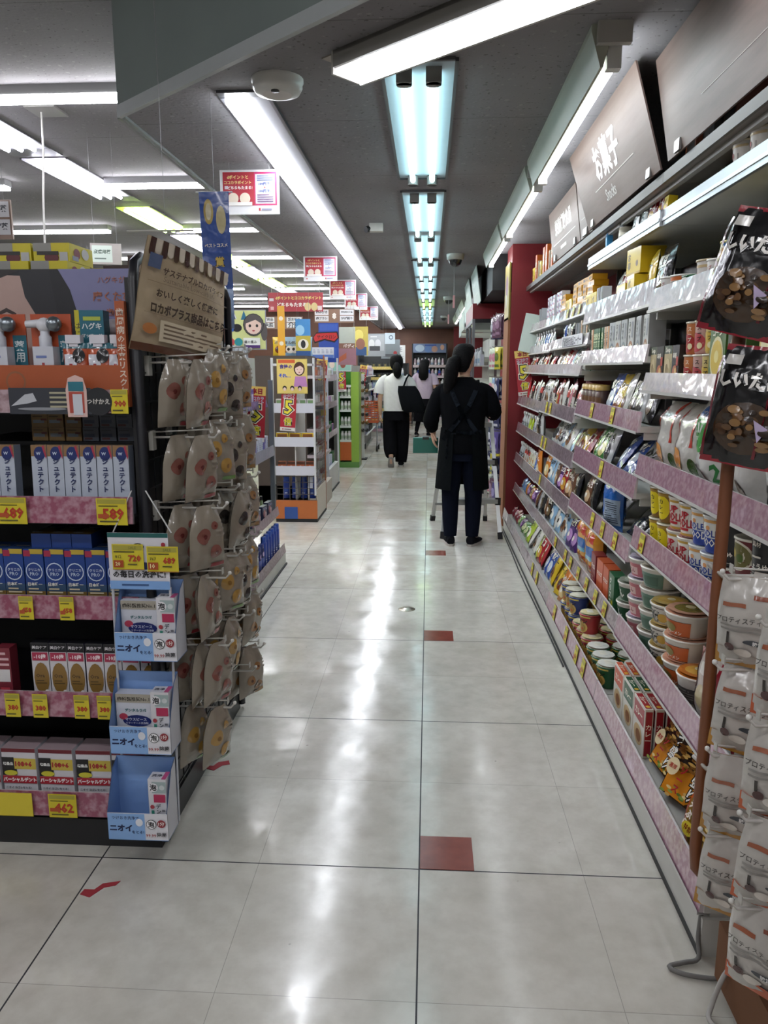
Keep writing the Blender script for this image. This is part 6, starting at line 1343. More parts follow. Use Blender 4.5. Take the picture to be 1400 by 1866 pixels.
# glasses rack just past the green display, with a basket cart
m_ = M(); m_.box(-.06, .06, -.02, .02, .02, 1.3, '#3a4a5a', 'shelf_white'); m_.box(-.1, .1, -.1, .1, 0, .02, '#222', 'rubber')
tag(m_.obj('spinner_stand', None, (-1.04, 11.6, 0)), 'narrow spinner stand of sunglasses behind the green display', 'display rack')
for i in range(7):
    m_ = M()
    for q in (-1, 1): m_.lathe([(.001, 0), (.03, .002), (.03, .004), (.001, .005)], '#6a4a1c' if i % 2 else '#1c1c20', 'film', 10, q * .034, 0, capb=False, capt=False)
    m_.box(-.008, .008, -.003, .003, 0, .005, '#888', 'steel')
    o = m_.obj('sunglasses', None, (-.97, 11.56, .45 + i * .12)); o.rotation_euler = (PI / 2, 0, .5)
    tag(o, 'pair of sunglasses on the spinner stand, %s from the bottom' % OD[i], 'sunglasses', 'sunglasses on the spinner stand')
cr = empty('shopping_cart', (-.98, 12.9, 0)); tag(cr, 'shopping cart with orange basket parked by the far shelves', 'cart')
m_ = M()
for i in range(9): m_.box(-.14, .14, -.2 + 0, -.195, .5 + i * .04, .525 + i * .04, '#b8562c', 'plastic'); m_.box(.135, .14, -.2, .2, .5 + i * .04, .525 + i * .04, '#b8562c', 'plastic')
for i in range(6): m_.box(-.14 + i * .054, -.128 + i * .054, -.202, -.194, .48, .86, '#b8562c', 'plastic')
m_.box(-.14, .14, -.2, .2, .48, .5, '#b8562c', 'plastic'); m_.obj('basket', cr)
m_ = M()
for x in (-.12, .12): m_.tube([(x, -.2, .1), (x, -.18, .48), (x, .2, .52)], .012, '#8a8a8a', 'steel', 6); m_.tube([(x, -.22, .1), (x, .22, .1)], .012, '#8a8a8a', 'steel', 6)
m_.obj('frame', cr)
for x in (-.12, .12):
    for y in (-.2, .2):
        m_ = M(); m_.tube([(x - .014, y, .05), (x + .014, y, .05)], .05, '#1c1c1e', 'rubber', 14); m_.obj('wheel', cr)
# far shelves
def far_unit(name, label, x0, x1, y, h_, nsh, header, keys, tagname, rails, hdr_items, dark='#1b1c20'):
    t_ = empty(name, ((x0 + x1) / 2, y, 0)); tag(t_, label, 'store shelf')
    o = ((x0 + x1) / 2, y)
    m_ = M(); m_.box(x0, x1, y + .02, y + .5, 0, .12, '#c9c4a8', 'shelf_white'); csub(m_, 'base', t_, o)
    m_ = M(); m_.box(x0, x1, y + .42, y + .5, .12, h_, dark, 'shelf_black'); m_.box(x0 - .03, x0, y, y + .5, 0, h_, dark, 'shelf_black'); m_.box(x1, x1 + .03, y, y + .5, 0, h_, dark, 'shelf_black'); csub(m_, 'carcass', t_, o)
    zz = [.14 + (h_ - header - .2) / nsh * i for i in range(nsh)]
    for i, z in enumerate(zz):
        m_ = M(); m_.box(x0, x1, y, y + .42, z - .02, z, '#ccc', 'shelf_white' if i % 2 else 'shelf_black'); m_.box(x0, x1, y - .006, y, z - .04, z + .02, rails[i % len(rails)], 'rail'); csub(m_, 'shelf', t_, o)
    if header:
        m_ = M(); m_.box(x0, x1, y - .005, y, h_ - header, h_, '#6a7a9a', 'card'); art(m_, hdr_items, lambda x, z, e: ((x0 + x1) / 2 + x, y - .005 - e, h_ - header + z), x1 - x0, header); csub(m_, 'header_board', t_, o)
    for i, z in enumerate(zz):
        k0 = keys[i % len(keys)]
        x = x0 + .05; n = 0
        while x < x1 - .04:
            k = k0[n % len(k0)] if isinstance(k0, (list, tuple)) else k0
            put(k, (x, y + .06, z + .001), R.uniform(-.2, .2), '%s, %s shelf up, %s along, %s' % (KIND[k].desc, OD[i], OD[n], tagname), 'goods on ' + tagname)
            x += KIND[k].w * 1.15 + .006; n += 1
bottle('f_white', 'pump_bottle', 'white pump bottle', .036, .2, '#c9c9cc', '#bdbdc0', [('r', .1, .2, .9, .6, '#8a9ab0')], neck=.35, caph=.14, shoulder=.65)
bottle('f_blue', 'shampoo_bottle', 'blue shampoo bottle', .036, .19, '#2a4a9a', '#c9c9cc', [('r', .1, .2, .9, .6, '#a05a70')], neck=.4, caph=.14, shoulder=.65)
bottle('f_teal', 'shampoo_bottle', 'dark teal shampoo bottle', .034, .19, '#2a4a50', '#1c2c34', [('r', .1, .2, .9, .6, '#5a8a80')], neck=.5, caph=.14, shoulder=.7)
bottle('f_pink', 'lotion_bottle', 'pale pink bottle', .034, .18, '#b8a0ac', '#c9b8c0', [('r', .1, .2, .9, .6, '#d9d0d4')], neck=.5, caph=.16, shoulder=.7)
pouch('f_refill', 'refill_pack', 'refill pack', 'pale blue refill pack', .11, .2, .04, '#9fb4cc', [('p', [(.1, .1), (.9, .5), (.9, .1)], '#2a6aa8'), ('t', '詰替', .5, .7, .6, '#f0f0f0', .04)], 'stand', seed=71, nx=5, nz=6)
carton('f_black', 'makeup_case', 'box', 'black makeup case', .1, .06, .1, '#17181b', [('r', .15, .2, .85, .8, '#3a3a30'), ('e', .5, .5, .2, .2, '#7a6a3a')])
far_unit('far_shelf_unit', 'black far shelf unit of bottles behind the woman in white', -1.42, -.62, 15.6, 1.66, 7, 0, ['f_white', 'f_refill', 'f_teal', ['f_blue', 'f_pink'], 'f_refill', 'f_black', 'f_black'], 'far unit beside woman in white', ['#b08a98', '#c9b04a', '#c9b04a', '#b9b9c0'], [])
far_unit('far_shelf_unit', 'dark far shelf unit of bottles at the end of the aisle', -.40, .42, 19.3, 1.98, 6, .22, [['f_white', 'f_pink'], ['f_pink', 'f_white'], 'f_white', ['f_white', 'f_pink'], ['f_white', 'f_blue', 'f_pink'], ['f_pink', 'f_white']], 'far unit at the aisle end', ['#b9aab0', '#c0b2b0'], [('e', .2, .5, .14, .4, '#a9bccc'), ('e', .45, .4, .1, .4, '#5a7ab0'), ('e', .65, .4, .09, .36, '#b08a7a'), ('e', .88, .6, .06, .3, '#c9a088'), ('r', .35, .75, .7, .9, '#2a4a9a')])
far_unit('far_shelf_unit', 'pale far shelf unit between the two dark units', -.95, -.52, 18.4, 1.5, 5, 0, ['f_white', ['f_white', 'f_pink'], 'f_pink', 'f_white', 'f_white'], 'pale far unit', ['#c4bcc0'], [], dark='#8a8a8c')
poster('shelf_poster', 'white RE poster above the pale far shelf unit', 'poster', (-.75, 18.45, 1.501), .36, .42, [('t', 'RE', .6, .75, .4, '#8a8a90', .02), ('r', .02, .3, .3, .9, '#c98a9a'), ('l', .4, .2, .9, .5, 3, '#a9a9b0')], base='#d4d3d6')
# goods and boards standing on the middle fixtures
for (px, y, z, w_, h_, col, items, lab) in (
    (-1.46, 7.6, 1.501, .07, .48, '#d9a02a', [('c', .5, .25, .3, '#e8dcc0'), ('c', .5, .75, .3, '#e8dcc0')], 'narrow orange yellow board above the smiling girl poster'),
    (-1.26, 7.7, 1.501, .15, .36, '#b9a83a', [('r', 0, .55, 1, 1, '#3f86c0'), ('e', .3, .7, .3, .14, '#8fc0dc'), ('e', .5, .32, .36, .14, '#e2dccb'), ('e', .5, .32, .16, .11, '#1c1a1a'), ('r', 0, 0, 1, .14, '#1f4a80')], 'board with a big drawn eye beside the orange yellow board'),
    (-1.20, 9.2, 1.45, .24, .46, '#22449a', [('r', .05, .8, .95, .97, '#3a5ab0'), ('p', [(-.3, .62), (-.1, .76), (.95, .78), (1.02, .62), (.8, .5), (.3, .56), (-.2, .48)], '#1c1012'), ('p', [(-.26, .63), (-.1, .73), (.9, .75), (.96, .63), (.78, .54), (.3, .6), (-.18, .52)], '#b8282c'), ('t', 'サイクロン', .4, .645, .95, '#2a0c10', .02), ('r', .1, .1, .9, .36, '#2f52a8')], 'dark blue board with red brush banner above the red backed fixture'),
    (-1.02, 9.6, 1.62, .2, .26, '#b9bcb0', [('r', 0, 0, 1, .25, '#8a6450'), ('t', 'ボディ', .6, .12, .7, '#f0e8e0', .03)], 'pale board with brown foot reading ボディ'),
    (-1.02, 9.5, 1.42, .24, .2, '#a87880', [('p', [(.05, .4), (.5, .75), (.5, .4), (.05, .1)], '#c06a48')], 'dusty pink board over the header of the green display'),
    (-.98, 11.0, 1.56, .22, .4, '#b9a44a', [('e', .4, .7, .3, .2, '#d9c86a'), ('r', .2, .0, .9, .3, '#2a4a7a'), ('e', .5, .4, .3, .2, '#8a5a4a')], 'gold and blue poster behind the green display'),
    (-.93, 13.2, 1.58, .36, .38, '#8f9298', [('r', .05, .25, .95, .95, '#a5a7ad'), ('e', .35, .55, .14, .2, '#d2d2d4'), ('e', .65, .55, .14, .2, '#c9c9cf'), ('r', .25, .25, .75, .45, '#3a3a40'), ('l', .3, .82, .7, .9, 1, '#d9d9dc')], 'grey poster of two seated figures'),
    (-.70, 14.0, 1.55, .34, .34, '#7f848a', [('e', .3, .85, .2, .08, '#2a2a30'), ('e', .75, .3, .1, .1, '#a83a40'), ('r', .1, .1, .9, .25, '#5a5a60')], 'grey display board beside the poster of seated figures'),
    (-.66, 13.0, 1.78, .17, .18, '#bcc6d2', [('e', .6, .6, .2, .2, '#2a3a5a'), ('e', .6, .6, .14, .13, '#bcc6d2')], 'small white hanging board with a dark ring mark')):
    poster('display_board', lab, 'display board', (px, y, z), w_, h_, items, base=col, extra=(lambda m_, z=z, w_=w_, h_=h_: [m_.tube([(q * w_ * .4, .002, h_), (q * w_ * .4, .002, CEIL - z)], .0009, '#888', 'plastic', 4) for q in (-1, 1)]))
for i in range(6): put('p_yellow' if i < 2 else 'p_lightblue', (-1.52 + i * .055, 7.78, 1.501), R.uniform(-.2, .2), '%s on the fixture below aisle sign 8, %s along' % (KIND['p_yellow' if i < 2 else 'p_lightblue'].desc, OD[i]), 'packs standing on the middle fixture')
for i in range(5): put('c_white', (-1.34 + i * .05, 9.0, 1.5 - .0), 0, 'white and blue box before the red brush banner board, %s along' % OD[i], 'white and blue boxes by the banner board')
m_ = M(); m_.box(-1.7, -1.2, 7.45, 8.1, 0, 1.5, '#4a4038', 'matte'); m_.box(-1.7, -1.04, 7.45, 8.1, 0, .22, '#b9b2a4', 'matte'); [m_.box(-1.2, -1.045, 7.45, 8.1, z_, z_ + .03, '#b9aeb0', 'rail') for z_ in (.5, .76, 1.02, 1.28)]; tag(m_.obj('fixture_block', None), 'dark backed fixture of boxes between the two wire racks', 'store shelf')
m_ = M(); m_.box(-1.9, -1.52, 9.2, 15.4, 0, 1.45, '#8a8886', 'wall_paint'); tag(m_.obj('fixture_block', None), 'long grey backed gondola beyond the red backed fixture', 'store shelf')
m_ = M(); m_.box(-1.40, -1.15, 11.2, 15.2, 0, 1.42, '#77787c', 'wall_paint'); tag(m_.obj('fixture_block', None), 'grey gondola side running towards the far unit', 'store shelf')
for r_ in range(5):
    for i in range(10):
        k = ('c_white', 'f_black', 'b_white', 'c_violet', 'f_pink')[(r_ * 2 + i // 4) % 5]
        put(k, (-1.10, 13.1 + i * .2, .25 + r_ * .25), PI / 2, '%s, gondola side past the cart, %s row up, %s back' % (KIND[k].desc, OD[r_], OD[i]), 'goods on the far gondola side')
for r_ in range(5):
    m_ = M(); m_.box(-1.15, -1.05, 13.0, 15.2, .235 + r_ * .25, .248 + r_ * .25, '#bbb', 'shelf_white'); tag(m_.obj('wall_shelf'), 'white shelf on the gondola side past the cart, %s from the floor' % OD[r_], 'shelf', 'shelves on the far gondola side')
for r_, z in enumerate((.221, .531, .791, 1.051, 1.311)):
    for i in range(7):
        k = ('c_white', 'y_box', 'box_maroon', 'w_box', 'o_box')[(r_ + i // 2) % 5]
        put(k, (-1.105, 7.5 + i * .088, z), PI / 2, '%s, dark backed fixture, %s shelf up, %s back' % (KIND[k].desc, OD[r_], OD[i]), 'boxes on the dark backed fixture', scale=.8)
# left hall: rows of gondolas whose tops show past the near one
for i, (x, y) in enumerate(((-3.4, 6.5), (-4.6, 8.5), (-3.4, 12.0))):
    m_ = M(); m_.box(x - .4, x + .4, y - 1.5, y + 1.5, 0, 1.55, '#8a8886', 'wall_paint'); tag(m_.obj('fixture_block'), 'grey gondola in the left hall, %s from the front' % OD[i], 'store shelf')

# ------------------------------------------------------------------ the alcove beyond the red pillar
al = empty('peg_display', (.72, 7.0, 0)); tag(al, 'dark red peg wall of hanging packs beyond the red pillar', 'store shelf')
m_ = M(); m_.box(.76, .80, 6.97, 8.3, 0, 1.95, '#80222a', 'red_wall'); csub(m_, 'back_panel', al, (.72, 7.0))
m_ = M(); m_.box(.70, .76, 6.97, 8.3, 0, .1, '#6a1c22', 'red_wall'); csub(m_, 'base', al, (.72, 7.0))
for kx, (key, desc, c1, c2) in enumerate((('h_purple', 'dusky purple hanging pack', '#5c3f50', '#8a6a80'), ('h_yellow', 'yellow hanging pack', '#b5a83a', '#5a6a34'), ('h_pale', 'pale green and pink hanging pack', '#b9c0b0', '#b87a8a'), ('h_blue', 'pale blue hanging pack', '#7f98b4', '#c9b0a8'), ('h_navy', 'navy and white hanging pack', '#2c3050', '#b0b0b8'), ('h_violet', 'violet hanging pack', '#4a3f78', '#8a80b0'))):
    pouch(key, 'hanging_pack', 'pack', desc, .1, .2, .025, c1, [('e', .5, .55, .34, .2, c2), ('r', .15, .1, .85, .22, c2)], seed=80 + kx, nx=5, nz=6)
for r_, (z, ks) in enumerate(((1.66, ('h_purple', 'h_purple', 'h_navy')), (1.37, ('h_yellow', 'h_pale', 'h_pale')), (1.09, ('h_navy', 'h_blue', 'h_pale')), (.83, ('h_navy', 'h_navy', 'h_pale')), (.60, ('h_violet', 'h_violet', 'h_navy')), (.36, ('h_navy', 'h_yellow', 'h_navy')), (.12, ('h_violet', 'h_purple', 'h_pale')))):
    for j, yy in enumerate((7.12, 7.42, 7.72)):
        m_ = M(); m_.tube([(0, 0, 0), (-.15, 0, 0), (-.16, 0, .01)], .004, '#b9b9b9', 'steel', 5)
        tag(m_.obj('peg_hook', None, (.76, yy, z + .205)), 'steel hook on the dark red peg wall, %s row from top, %s back' % (OD[r_], OD[j]), 'display hook', 'hooks on the red peg wall')
        for q in range(4): put(ks[j], (.625 + q * .03, yy, z), -PI / 2 + R.uniform(.3, .7), '%s, red peg wall, %s row, %s hook back, %s out' % (KIND[ks[j]].desc, OD[r_], OD[j], OD[3 - q]), 'packs on the red peg wall')
vt = empty('glass_cabinet', (.45, 8.4, 0)); tag(vt, 'dark glass cabinet with red header beyond the worker', 'cabinet')
def vs(m_, name): return csub(m_, name, vt, (.45, 8.4))
m_ = M(); m_.box(.46, 1.25, 8.4, 9.9, 1.90, 2.06, '#86222c', 'red_wall'); vs(m_, 'header')
m_ = M(); m_.box(.46, 1.25, 8.42, 9.9, 1.86, 1.90, '#3a3a3c', 'shelf_black'); m_.box(.48, 1.25, 8.42, 9.9, 0, .2, '#3a3a3c', 'shelf_black'); m_.box(1.2, 1.25, 8.42, 9.9, .2, 1.86, '#3a3a3c', 'shelf_white'); vs(m_, 'carcass')
for x, y in ((.475, 8.43), (.475, 9.1), (.475, 9.85), (.72, 8.43)):
    m_ = M(); m_.box(x - .014, x + .014, y - .014, y + .014, 0, 1.9, '#7d7f82', 'steel'); vs(m_, 'post')
m_ = M(); m_.box(.472, .476, 8.44, 9.84, .2, 1.86, '#fff', 'clear'); vs(m_, 'glass')
for z in (.6, 1.0, 1.4):
    m_ = M(); m_.box(.5, 1.2, 8.45, 9.85, z, z + .01, '#8a8c8e', 'shelf_white'); vs(m_, 'shelf')
for r_, z in enumerate((.611, 1.011, 1.411)):
    for i in range(8): put(('f_white', 'w_box', 'c_white')[(i + r_) % 3], (.58, 8.55 + i * .15, z), -PI / 2, '%s in the dark glass cabinet, %s shelf up, %s back' % (KIND[('f_white', 'w_box', 'c_white')[(i + r_) % 3]].desc, OD[r_], OD[i]), 'goods in the glass cabinet')
m_ = M(); m_.box(.56, 1.3, 7.1, 9.9, 2.07, CEIL - .001, '#1a1a1d', 'dark_void'); structure(m_.obj('wall_void_block'), 'black block standing in for the dark void beyond the red pillar')  # solid box coloured black to stand in for the dark recess above the cabinet
for i, (y0, x0) in enumerate(((7.85, .505), (9.0, .49))):
    m_ = M(); L_ = 1.0
    m_.add([(0, 0, 0), (0, L_, 0), (-.05, L_, .34), (-.05, 0, .34), (.006, 0, 0), (.006, L_, 0), (-.044, L_, .34), (-.044, 0, .34)], [(3, 2, 1, 0), (4, 5, 6, 7), (0, 4, 7, 3), (5, 1, 2, 6), (7, 6, 2, 3), (0, 1, 5, 4)], '#b4bcb4', 'card')
    art(m_, [('l', .25, .5, .75, .75, 1, '#d0d4ce'), ('r', .2, .3, .8, .32, '#c9cdc6')], lambda x, z, e: (-.05 * z / .34 - e, L_ / 2 - x, z), L_, .34)
    tag(m_.obj('category_sign', None, (x0, y0, 2.07 - .03)), 'pale leaning category sign on the dark void block, %s past the pillar' % OD[i], 'sign', 'pale category signs past the pillar')
for i, (x, y, z) in enumerate(((.50, 10.6, 2.0), (.52, 12.2, 1.95), (.54, 13.6, 1.92))):
    m_ = M(); m_.box(-.006, .006, -.5, .5, 0, .3, '#aeb6b2', 'card'); m_.box(.006, .6, -.5, .5, 0, .04, '#888', 'shelf_white')
    tag(m_.obj('category_sign', None, (x, y, z)), 'distant pale sign board along the right wall, %s past the glass cabinet' % OD[i], 'sign', 'distant sign boards')
for i, y in enumerate((10.8, 12.6, 14.4, 16.2)):
    t_ = empty('shelf_bay', (.62, y, 0)); tag(t_, 'pale distant shelf bay along the right wall, %s past the glass cabinet' % OD[i], 'store shelf', 'distant bays on the right wall')
    m_ = M(); m_.box(0, .6, -.85, .85, 0, .1, '#bbb', 'shelf_white'); m_.box(.55, .6, -.85, .85, .1, 1.95, '#888', 'shelf_white'); m_.obj('carcass', t_)
    for z in (.1, .45, .8, 1.15, 1.5):
        m_ = M(); m_.box(.04, .55, -.85, .85, z, z + .02, '#bbb', 'shelf_white'); m_.box(.03, .04, -.85, .85, z - .01, z + .05, '#b0a0a6', 'rail'); m_.obj('shelf', t_)
pp = M(); pp.box(0, .012, -.18, .18, 0, .46, '#8a7a2c', 'card')
art(pp, [('r', .04, .04, .96, .96, '#a9963a'), ('e', .5, .6, .26, .2, '#8a5a78'), ('e', .4, .35, .2, .12, '#b8b09a'), ('r', .1, .05, .9, .2, '#b09a30')], lambda x, z, e: (-e, -x, z), .36, .46)
tag(pp.obj('framed_poster', None, (.655, 6.73, 1.78)), 'yellow framed poster on the aisle side of the red pillar', 'poster')
for o_ in [q for q in COL.objects if q.name.startswith('trim_3')]: o_.data.transform(Matrix.Translation((-.0, 0, 0)))
m_ = M(); m_.box(-.1, .1, 0, .003, 0, .3, '#b9c4b9', 'card'); o = m_.obj('blank_board', None, (.80, 6.25, 1.50)); o.rotation_mode = 'XYZ'; o.rotation_euler = (0, .2, -.5)
tag(o, 'blank pale board leaning out beside the red pillar', 'sign')

# ------------------------------------------------------------------ people
def skin_body(name, joints, edges, radii, root, parent, col, mat='skin', sub=2):
    me = bpy.data.meshes.new(name); me.from_pydata(joints, edges, [])
    o = bpy.data.objects.new('tmp_body', me); COL.objects.link(o)
    md = o.modifiers.new('skin', 'SKIN'); md.use_smooth_shade = True
    for i, r in enumerate(radii):
        d = me.skin_vertices[0].data[i]; d.radius = (r, r) if not isinstance(r, tuple) else r; d.use_root = (i == root)
    ss = o.modifiers.new('sub', 'SUBSURF'); ss.levels = sub; ss.render_levels = sub
    dg = bpy.context.evaluated_depsgraph_get(); dg.update()
    out = bpy.data.meshes.new_from_object(o.evaluated_get(dg)); out.name = name
    bpy.data.objects.remove(o)
    out.materials.clear(); out.materials.append(MATS[mat])
    ca = out.color_attributes.new('Col', 'FLOAT_COLOR', 'CORNER')
    ca.data.foreach_set('color', list(L(col)) * len(out.loops))
    out.polygons.foreach_set('use_smooth', [True] * len(out.polygons)); out.polygons.foreach_set('material_index', [0] * len(out.polygons))
    b = bpy.data.objects.new(name, out); COL.objects.link(b); b.parent = parent
    return b
class Sk:
    def __init__(s): s.p = []; s.e = []; s.r = []
    def v(s, p, r, par=None):
        s.p.append(tuple(p)); s.r.append(r)
        if par is not None: s.e.append((par, len(s.p) - 1))
        return len(s.p) - 1
    def chain(s, par, pts):
        for p, r in pts: par = s.v(p, r, par)
        return par
def hand(s, wrist, d, palm_n, side, curl=.35, sc_=1.0):
    """Palm and five fingers; d: direction from wrist to knuckles, palm_n: where the palm faces."""
    W = Vector(s.p[wrist]); d = Vector(d).normalized(); n = Vector(palm_n).normalized(); a = d.cross(n).normalized() * side
    pc = s.v(W + d * .035 * sc_, (.022 * sc_, .015 * sc_), wrist)
    for i, ln in enumerate((.062, .07, .066, .052)):
        off = (i - 1.5) * .018 * sc_
        k = s.v(W + d * .085 * sc_ + a * off, .0095 * sc_, pc)
        p = W + d * .085 * sc_ + a * off; dd = d.copy()
        for j in range(3):
            dd = (dd + n * curl).normalized(); p = p + dd * ln * sc_ / 3; k = s.v(p, .0085 * sc_ - j * .0008, k)
    t1 = s.v(W + d * .03 * sc_ - a * .03 * sc_, .011 * sc_, pc); t2 = s.v(W + d * .055 * sc_ - a * .046 * sc_ + n * .01, .0095 * sc_, t1); s.v(W + d * .08 * sc_ - a * .048 * sc_ + n * .02, .008 * sc_, t2)
def ellipse(c, rx, ry, n=20, pw=1.0, tilt=None):
    out = []
    for i in range(n):
        t = 2 * PI * i / n
        x = math.copysign(abs(math.cos(t)) ** pw, math.cos(t)) * rx; y = math.copysign(abs(math.sin(t)) ** pw, math.sin(t)) * ry
        out.append((c[0] + x, c[1] + y, c[2] + (0 if tilt is None else tilt(x, y))))
    return out
def human(name, loc, rz, label, H, arms, legs, head_turn=0.0, sw=.165, skin='#c49c84'):
    """arms: {1/-1: (elbow, wrist, hand_dir, palm_n)}; legs: {1/-1: (hip x, knee, ankle, toe dir, sole lift)} in a 1.56 m frame facing +y."""
    t = empty(name, loc, rz); tag(t, label, 'person')
    s = Sk(); pel = s.v((0, 0, .82), (.11, .08)); wa = s.v((0, .005, .95), (.1, .07), pel); ch = s.v((0, 0, 1.10), (.115, .08), wa); uc = s.v((0, -.005, 1.21), (.09, .06), ch)
    nk = s.v((0, .0, 1.29), .047, uc); n2 = s.v((0, .012, 1.345), .045, nk)
    ct, st = math.cos(head_turn), math.sin(head_turn)
    def hp(x, y, z): return (x * ct + y * st, .02 - x * st + y * ct, z)
    h1 = s.v(hp(0, .012, 1.39), (.058, .066), n2); h2 = s.v(hp(0, .008, 1.44), (.07, .084), h1); h3 = s.v(hp(0, .0, 1.495), (.068, .08), h2); s.v(hp(0, -.002, 1.535), (.036, .042), h3)
    s.v(hp(0, .108, 1.425), .012, h2)
    for q in (-1, 1): e1 = s.v(hp(q * .073, -.004, 1.437), .014, h2); s.v(hp(q * .08, -.014, 1.45), .011, e1)
    for q, (el, wr, hd, pn) in arms.items():
        sh = s.v((q * sw * .72, 0, 1.215), .045, uc); s1 = s.v((q * sw, 0, 1.2), .042, sh)
        E_ = Vector(el); S_ = Vector((q * sw, 0, 1.2)); W_ = Vector(wr)
        k = s.chain(s1, [(S_.lerp(E_, .5), .042), (E_, .036), (E_.lerp(W_, .35), .034), (W_, .024)])
        hand(s, k, hd, pn, q)
    for q, (hx, kn, an, td) in legs.items():
        hpj = s.v((q * hx, 0, .76), .075, pel); K_ = Vector(kn); A_ = Vector(an)
        k = s.chain(hpj, [(Vector((q * hx, 0, .76)).lerp(K_, .5), .068), (K_, .05), (K_.lerp(A_, .35), .05), (A_, .034)])
        T_ = Vector(td); s.v(A_ + T_ * .12, .028, k)
    skin_body('body', s.p, s.e, s.r, pel, t, skin)
    hf = M()
    for q in (-1, 1): hf.ball(hp(q * .032, .088, 1.45), .009, '#e8e4e0', 'plastic', 8, 6); hf.ball(hp(q * .032, .095, 1.45), .005, '#1c1410', 'plastic', 8, 6)
    hf.tube([hp(-.022, .098, 1.395), hp(0, .103, 1.393), hp(.022, .098, 1.395)], .005, '#a8605a', 'skin', 6); hf.obj('face_detail', t)
    return t, hp
def limb(t, name, path, radii, col, mat='cloth', n=14, sub=3):
    P = [Vector(p) for p in path]; Q = []; RR = []
    for i in range(len(P) - 1):
        for j in range(sub):
            f_ = j / sub; p0, p1, p2, p3 = P[max(i - 1, 0)], P[i], P[i + 1], P[min(i + 2, len(P) - 1)]
            Q.append(.5 * ((2 * p1) + (p2 - p0) * f_ + (2 * p0 - 5 * p1 + 4 * p2 - p3) * f_ ** 2 + (3 * p1 - p0 - 3 * p2 + p3) * f_ ** 3)); RR.append(radii[i] * (1 - f_) + radii[i + 1] * f_)
    Q.append(P[-1]); RR.append(radii[-1])
    m_ = M(); m_.tube(Q, RR, col, mat, n); return m_.obj(name, t)
def shoe(t, ank, d, col, sole, lift=0.0):
    """A low trainer below an ankle point; d: the way the toe points (flat)."""
    m_ = M(); st_ = len(m_.v)
    rings = []
    for y, w_, z0, z1 in ((-.055, .024, .012, .07), (-.04, .034, .006, .085), (.0, .037, .005, .085), (.05, .042, .004, .062), (.10, .045, .004, .05), (.15, .038, .006, .042), (.18, .018, .012, .03)):
        rings.append([(w_ * math.cos(2 * PI * i / 14), y, (z0 + z1) / 2 + (z1 - z0) / 2 * math.sin(2 * PI * i / 14)) for i in range(14)])
    m_.loft(rings, col, 'cloth')
    o = m_.obj('shoe', t); o.location = ank; o.rotation_mode = 'XYZ'; o.rotation_euler = (lift, 0, d)
    m_ = M(); sl = []
    for z, g in ((0, 0), (.018, .003)):
        sl.append([(x, y, z) for x, y in [((.04 + g) * math.copysign(abs(math.cos(a_)) ** .6, math.cos(a_)), .065 + (.125 + g) * math.sin(a_)) for a_ in [2 * PI * i / 18 for i in range(18)]]])
    m_.loft(sl, sole, 'rubber', smooth=False); m_.obj('sole', o)
    return o
def torso_rings(spec, n=22, pw=.8):
    return [ellipse((cx, cy, z), rx, ry, n, pw) for z, cx, cy, rx, ry in spec]

# the shop worker
BLK = '#08090c'
SC = 1.0
wk, hp = human('person', (.268, 5.9, 0), -.05, 'shop worker in black seen from behind, cross strapped apron and ponytail, by a step ladder', 1.56,
    {-1: ((-.25, .0, .98), (-.235, .10, .90), (0, .12, -1), (1, .2, 0)), 1: ((.225, -.01, 1.02), (.15, .2, 1.1), (-.35, .9, .3), (-1, 0, .2))},
    {-1: (.085, (-.088, .012, .42), (-.085, -.01, .075), (0, 1, -.3)), 1: (.085, (.095, .012, .42), (.085, -.01, .075), (.25, 1, -.3))}, head_turn=.5, sw=.165)
m_ = M(); m_.loft(torso_rings([(.74, 0, 0, .172, .135), (.82, 0, 0, .17, .132), (.90, 0, .0, .162, .122), (1.0, 0, 0, .168, .118), (1.10, 0, 0, .19, .12), (1.18, 0, 0, .2, .112), (1.23, 0, -.003, .19, .1), (1.265, 0, 0, .14, .08), (1.29, 0, 0, .09, .066), (1.315, 0, .004, .06, .056)]), BLK); m_.obj('blouse', wk)
limb(wk, 'sleeve', [(-.11, 0, 1.23), (-.18, 0, 1.195), (-.225, -.005, 1.08), (-.25, .02, .98), (-.24, .08, .915)], [.05, .058, .06, .064, .045], BLK); limb(wk, 'sleeve', [(.11, 0, 1.23), (.18, 0, 1.195), (.22, -.01, 1.10), (.23, .03, 1.04), (.165, .18, 1.085)], [.05, .058, .06, .06, .04], BLK)
for q in (-1, 1): limb(wk, 'trouser_leg', [(q * .08, 0, .80), (q * .082, .004, .6), (q * .09, .012, .42), (q * .088, 0, .22), (q * .085, -.01, .075)], [.09, .088, .07, .062, .05], '#0f1320')
m_ = M(); m_.loft(torso_rings([(.68, 0, 0, .15, .12), (.76, 0, 0, .16, .125), (.86, 0, 0, .15, .115)]), '#0f1320'); m_.obj('trouser_seat', wk)
m_ = M()   # apron: a skirt open at the back, with straps crossing the shoulders
ap = []
for z, rx, ry in ((.93, .172, .13), (.80, .185, .15), (.62, .2, .165), (.46, .212, .175)):
    ap.append([(rx * math.sin(a_), ry * math.cos(a_), z) for a_ in [(-PI + .42) + (2 * PI - .84) * i / 26 for i in range(27)]])
pts = [p for r_ in ap for p in r_]; fs = [(i * 27 + j, i * 27 + j + 1, (i + 1) * 27 + j + 1, (i + 1) * 27 + j) for i in range(3) for j in range(26)]
m_.add(pts, fs, '#0c0f11', 'cloth', True); m_.add([(x * .985, y * .985, z) for x, y, z in pts], [f_[::-1] for f_ in fs], '#0c0f11', 'cloth', True)
m_.obj('apron', wk)
